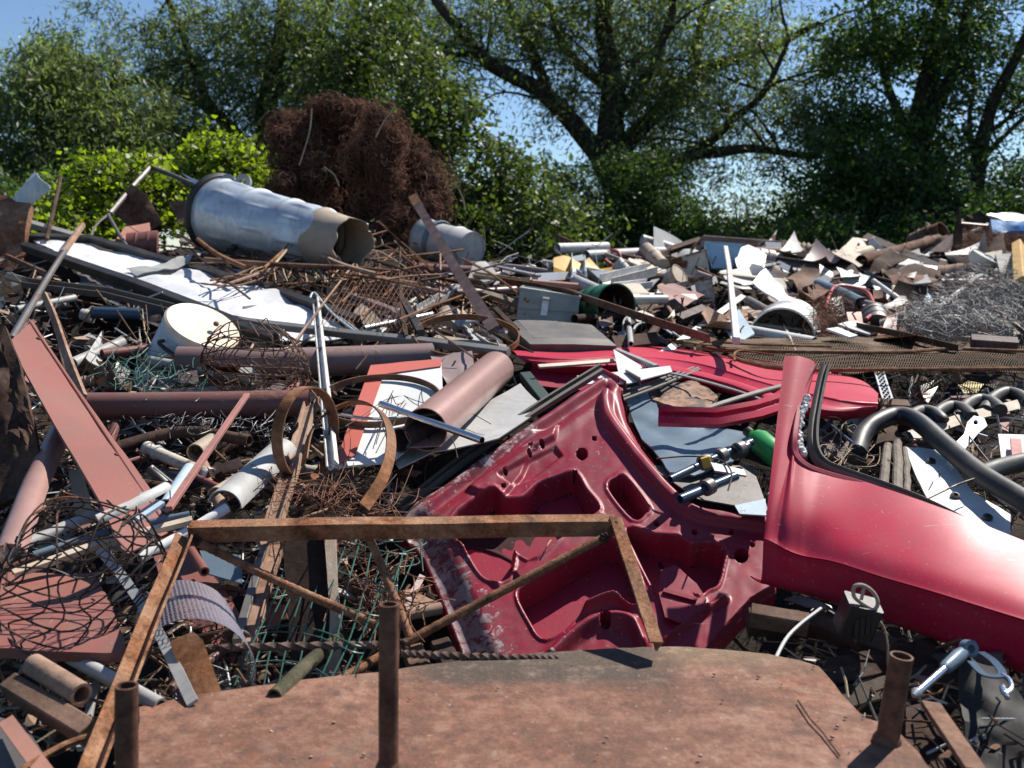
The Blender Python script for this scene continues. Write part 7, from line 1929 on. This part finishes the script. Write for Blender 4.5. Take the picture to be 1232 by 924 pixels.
def filler(x, y, dd, mats=None, kinds=None, sc=1.0):
    if within(PLATE_PX, x, y) or within(DOOR_PX, x, y): return False
    near = min(LAND, key=lambda l: (l[1] - x) ** 2 + (l[2] - y) ** 2)[0]
    for _ in range(25):
        if mats: word, mk = frs.choice([p for p in PAL if p[1] in mats])
        else: word, mk = frs.choices(PAL, FREL)[0]
        kind = frs.choice(kinds or ['pipe', 'tube', 'flat', 'angle', 'channel', 'sheet', 'shard', 'square', 'tin', 'sheet', 'shard'])
        a = frs.choice([frs.gauss(.3, .3), frs.gauss(-.5, .4), frs.gauss(0, .2), frs.uniform(0, 3.14)])
        long_ = frs.random() < .5
        if y < 360 and kind not in ('sheet', 'shard', 'tin'): a = frs.gauss(.1, .28)
        noun = {'pipe': 'pipe piece', 'tube': 'thin tube', 'flat': 'flat strip', 'angle': 'angle bar', 'channel': 'channel bar', 'sheet': 'bent sheet offcut', 'shard': 'jagged sheet scrap', 'square': 'square bar', 'tin': 'squashed tin'}[kind]
        size = 'long' if long_ else 'short'
        if kind in ('sheet', 'shard', 'tin'):
            size = 'large' if long_ else 'small'; lab = f'{size} {word} {noun} near {near}'
        else: lab = f'{size} {word} {noun} lying {orient(a)} near {near}'
        if lab in LABELS: continue
        l = (frs.uniform(38, 75) if long_ else frs.uniform(16, 34)) * sc
        dx, dy = math.cos(a) * l, math.sin(a) * l * .8
        m = M[mk]; t = frs.uniform(-.06, .06)
        e = [(x - dx, y - dy, dd + t), (x + dx, y + dy, dd - t)]
        if kind == 'pipe': g = pipe(e, frs.uniform(4, 9) * sc ** .5, .004, 16)
        elif kind == 'tube': g = rod([e[0], (x + frs.gauss(0, 3), y + frs.gauss(0, 3), dd), e[1]], frs.uniform(1.5, 3))
        elif kind == 'flat': g = flat([e[0], (x + frs.gauss(0, 3), y + frs.gauss(0, 3), dd), e[1]], frs.uniform(4, 10), .006, smooth=True, roll=frs.uniform(-.6, .6), wobble=.006)
        elif kind == 'angle': g = angle(e, frs.uniform(6, 11), roll=frs.uniform(0, 6.28))
        elif kind == 'channel': g = chan(e, frs.uniform(8, 15), frs.uniform(6, 9), roll=frs.uniform(0, 6.28))
        elif kind == 'square': g = sqbar(e, frs.uniform(5, 11), roll=frs.uniform(-.6, .6))
        elif kind == 'tin':
            c = V(pt((x, y, dd))); r = S(frs.uniform(7, 13) * (1.3 if long_ else .8), D(x, y)); ax = V((frs.gauss(0, 1), frs.gauss(0, .6), frs.gauss(0, .6))).normalized()
            g = drum(c - ax * r, c + ax * r, r, r * frs.uniform(.85, 1), [(.3, .004, .03), (.7, .004, .03)], .002, open1=frs.random() < .5, n=22, dent=r * .18, seed=frs.randrange(99))
        else:
            n = frs.choice([4, 4, 5, 6]) if kind == 'shard' else 4
            a0 = frs.uniform(0, 6.28); asp = frs.uniform(.35, .8)
            poly = []
            for i in range(n):
                b = a0 + 2 * math.pi * i / n + frs.gauss(0, .22); rr = l * .62 * frs.uniform(.7, 1.15)
                px, py = math.cos(b) * rr, math.sin(b) * rr * asp
                poly.append((x + px * math.cos(a) - py * math.sin(a), y + (px * math.sin(a) + py * math.cos(a)) * .75))
            d = D(x, y)
            g = plate(poly, dd=dd, k=frs.uniform(.1, 1.4), gx=frs.uniform(-.0009, .0009) * (3 / d), th=.004, maxlen=max(.025, S(7, d)), crumple=S(frs.choice([2, 4, 7, 12, 18]), d), cs=6 / d * frs.uniform(.8, 2), seed=frs.randrange(99), curl=S(frs.uniform(-24, 24), d))
        nm = {'pipe': 'pipe_piece', 'tube': 'thin_tube', 'flat': 'flat_strip', 'angle': 'angle_bar', 'channel': 'channel_bar', 'sheet': 'sheet_offcut', 'shard': 'sheet_scrap', 'square': 'square_bar', 'tin': 'squashed_tin'}[kind]
        thing(nm, lab, {'pipe': 'pipe', 'tube': 'tube', 'flat': 'strip', 'angle': 'bar', 'channel': 'channel', 'sheet': 'metal sheet', 'shard': 'metal sheet', 'square': 'bar', 'tin': 'tin'}[kind], (g, m))
        return True
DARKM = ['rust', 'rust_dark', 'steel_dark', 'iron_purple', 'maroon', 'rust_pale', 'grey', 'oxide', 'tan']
def area(n, x0, x1, y0, y1, dd, mats=None, kinds=None, sc=1.0):
    for _ in range(n):
        filler(frs.uniform(x0, x1), frs.uniform(y0, y1), dd + frs.uniform(-.06, .06), mats, kinds, sc)
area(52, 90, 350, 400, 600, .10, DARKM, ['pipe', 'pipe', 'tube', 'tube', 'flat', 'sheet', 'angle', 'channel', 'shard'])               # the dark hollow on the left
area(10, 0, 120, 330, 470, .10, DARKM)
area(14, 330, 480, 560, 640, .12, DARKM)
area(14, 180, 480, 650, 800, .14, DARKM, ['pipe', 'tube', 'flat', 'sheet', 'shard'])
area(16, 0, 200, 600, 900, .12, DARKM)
area(26, 440, 640, 320, 420, -.05, None, None, .8)     # between tub and box
area(18, 560, 760, 335, 420, -.05, None, None, .7)
FARK = ['sheet', 'sheet', 'sheet', 'shard', 'shard', 'pipe', 'tube', 'tube', 'flat', 'angle', 'channel', 'tin']
area(46, 680, 940, 312, 408, -.15, ['rust', 'rust_dark', 'rust_pale', 'grey', 'steel_dark', 'mauve', 'tan', 'steel', 'iron_purple', 'greypale', 'white_rust', 'white_dirty', 'beige'], FARK, .9)     # far middle
FARM = ['rust', 'rust', 'rust_dark', 'rust_dark', 'rust_pale', 'grey', 'steel_dark', 'steel_dark', 'rust_orange', 'mauve', 'tan', 'steel', 'iron_purple', 'iron_purple', 'greypale', 'bluegrey', 'white_rust', 'oxide', 'dark_']
area(70, 930, 1232, 303, 408, -.18, FARM, FARK, .95)   # far right
area(30, 1020, 1232, 285, 345, -.15, ['rust_dark', 'rust', 'tan', 'steel_dark', 'white_dirty', 'rust_pale', 'iron_purple', 'mauve'], ['sheet', 'sheet', 'shard', 'pipe', 'tube', 'channel'], 1.2)
area(26, 690, 1060, 293, 318, .0, ['rust_dark', 'rust', 'tan', 'steel_dark', 'white_dirty', 'rust_pale', 'mauve', 'grey', 'white_rust', 'beige'], ['sheet', 'shard', 'sheet', 'angle', 'pipe', 'flat'], .7)
area(12, 700, 860, 350, 400, -.25, DARKM, FARK, .8)
area(22, 960, 1232, 450, 590, .12, DARKM)
area(12, 640, 900, 440, 600, .22, DARKM)
area(14, 860, 1232, 720, 900, .16, ['rust', 'rust_dark', 'steel_dark', 'iron_purple'], ['flat', 'square', 'sheet', 'shard', 'angle', 'channel'])
area(24, 30, 330, 280, 400, .06, DARKM + ['white_dirty', 'greypale'], None, .7)
area(10, 470, 520, 620, 780, .14, DARKM)
# ------------------------------------------------------------------ litter: chips, flakes, twigs and bits of wire nobody could count
def litter():
    rs = random.Random(99); g = G(); g.sharp = 30
    def one(x, y, dd, sc):
        p = V(pt((x, y, dd))); k = rs.random(); g.mi = rs.choices(range(7), [6, 5, 4, 2, 1.2, 2, 2])[0]
        a = V((rs.gauss(0, 1), rs.gauss(0, 1), rs.gauss(0, .45))).normalized(); b = a.cross(V((rs.gauss(0, .6), rs.gauss(0, .6), 1))).normalized(); c = a.cross(b)
        if k < .62:
            l = rs.uniform(.03, .14) * sc; h = c * rs.gauss(0, .12) * l
            r = rs.uniform(.0012, .004) * sc ** .5
            g.tube([p - a * l, p + h, p + a * l], r, 4)
        else:
            l = rs.uniform(.008, .032) * sc; w_ = l * rs.uniform(.3, .9); q = c * l * rs.gauss(0, .5)
            g.add([p - a * l - b * w_, p + a * l - b * w_ * rs.uniform(.3, 1), p + a * l * rs.uniform(.4, 1) + b * w_ + q, p - a * l * rs.uniform(.4, 1) + b * w_ + q * .3, p - c * .004],
                  [(0, 1, 2), (0, 2, 3), (1, 0, 4), (2, 1, 4), (3, 2, 4), (0, 3, 4)])
    for n, x0, x1, y0, y1, d0, d1, sc in ((1500, -30, 620, 400, 660, .08, .36, 1), (900, -30, 500, 640, 900, .10, .36, .8), (600, -30, 620, 285, 420, .02, .24, 1.4), (650, 600, 1260, 300, 420, -.05, .2, 1.5), (700, 950, 1260, 440, 620, .08, .36, .9), (500, 860, 1260, 720, 910, .12, .36, .7)):
        for _ in range(n):
            x, y = rs.uniform(x0, x1), rs.uniform(y0, y1)
            if 470 < x < 960 and y > 455 + max(0, (735 - x) * .65) - 12: continue     # the car door lies here
            if 30 < x < 430 and abs(y - (300 + (x - 40) * .29)) < 26: continue
            one(x, y, rs.uniform(d0, d1), sc)
    o = mesh_obj('debris', g, [M['rust'], M['rust_dark'], M['rust_pale'], M['greypale'], M['white_dirty'], M['steel_dark'], M['straw']], (0, 0, 0)); o['kind'] = 'stuff'
litter()
print('THINGS', len([o for o in COL.objects if o.parent is None]), 'MESHES', len(bpy.data.meshes))
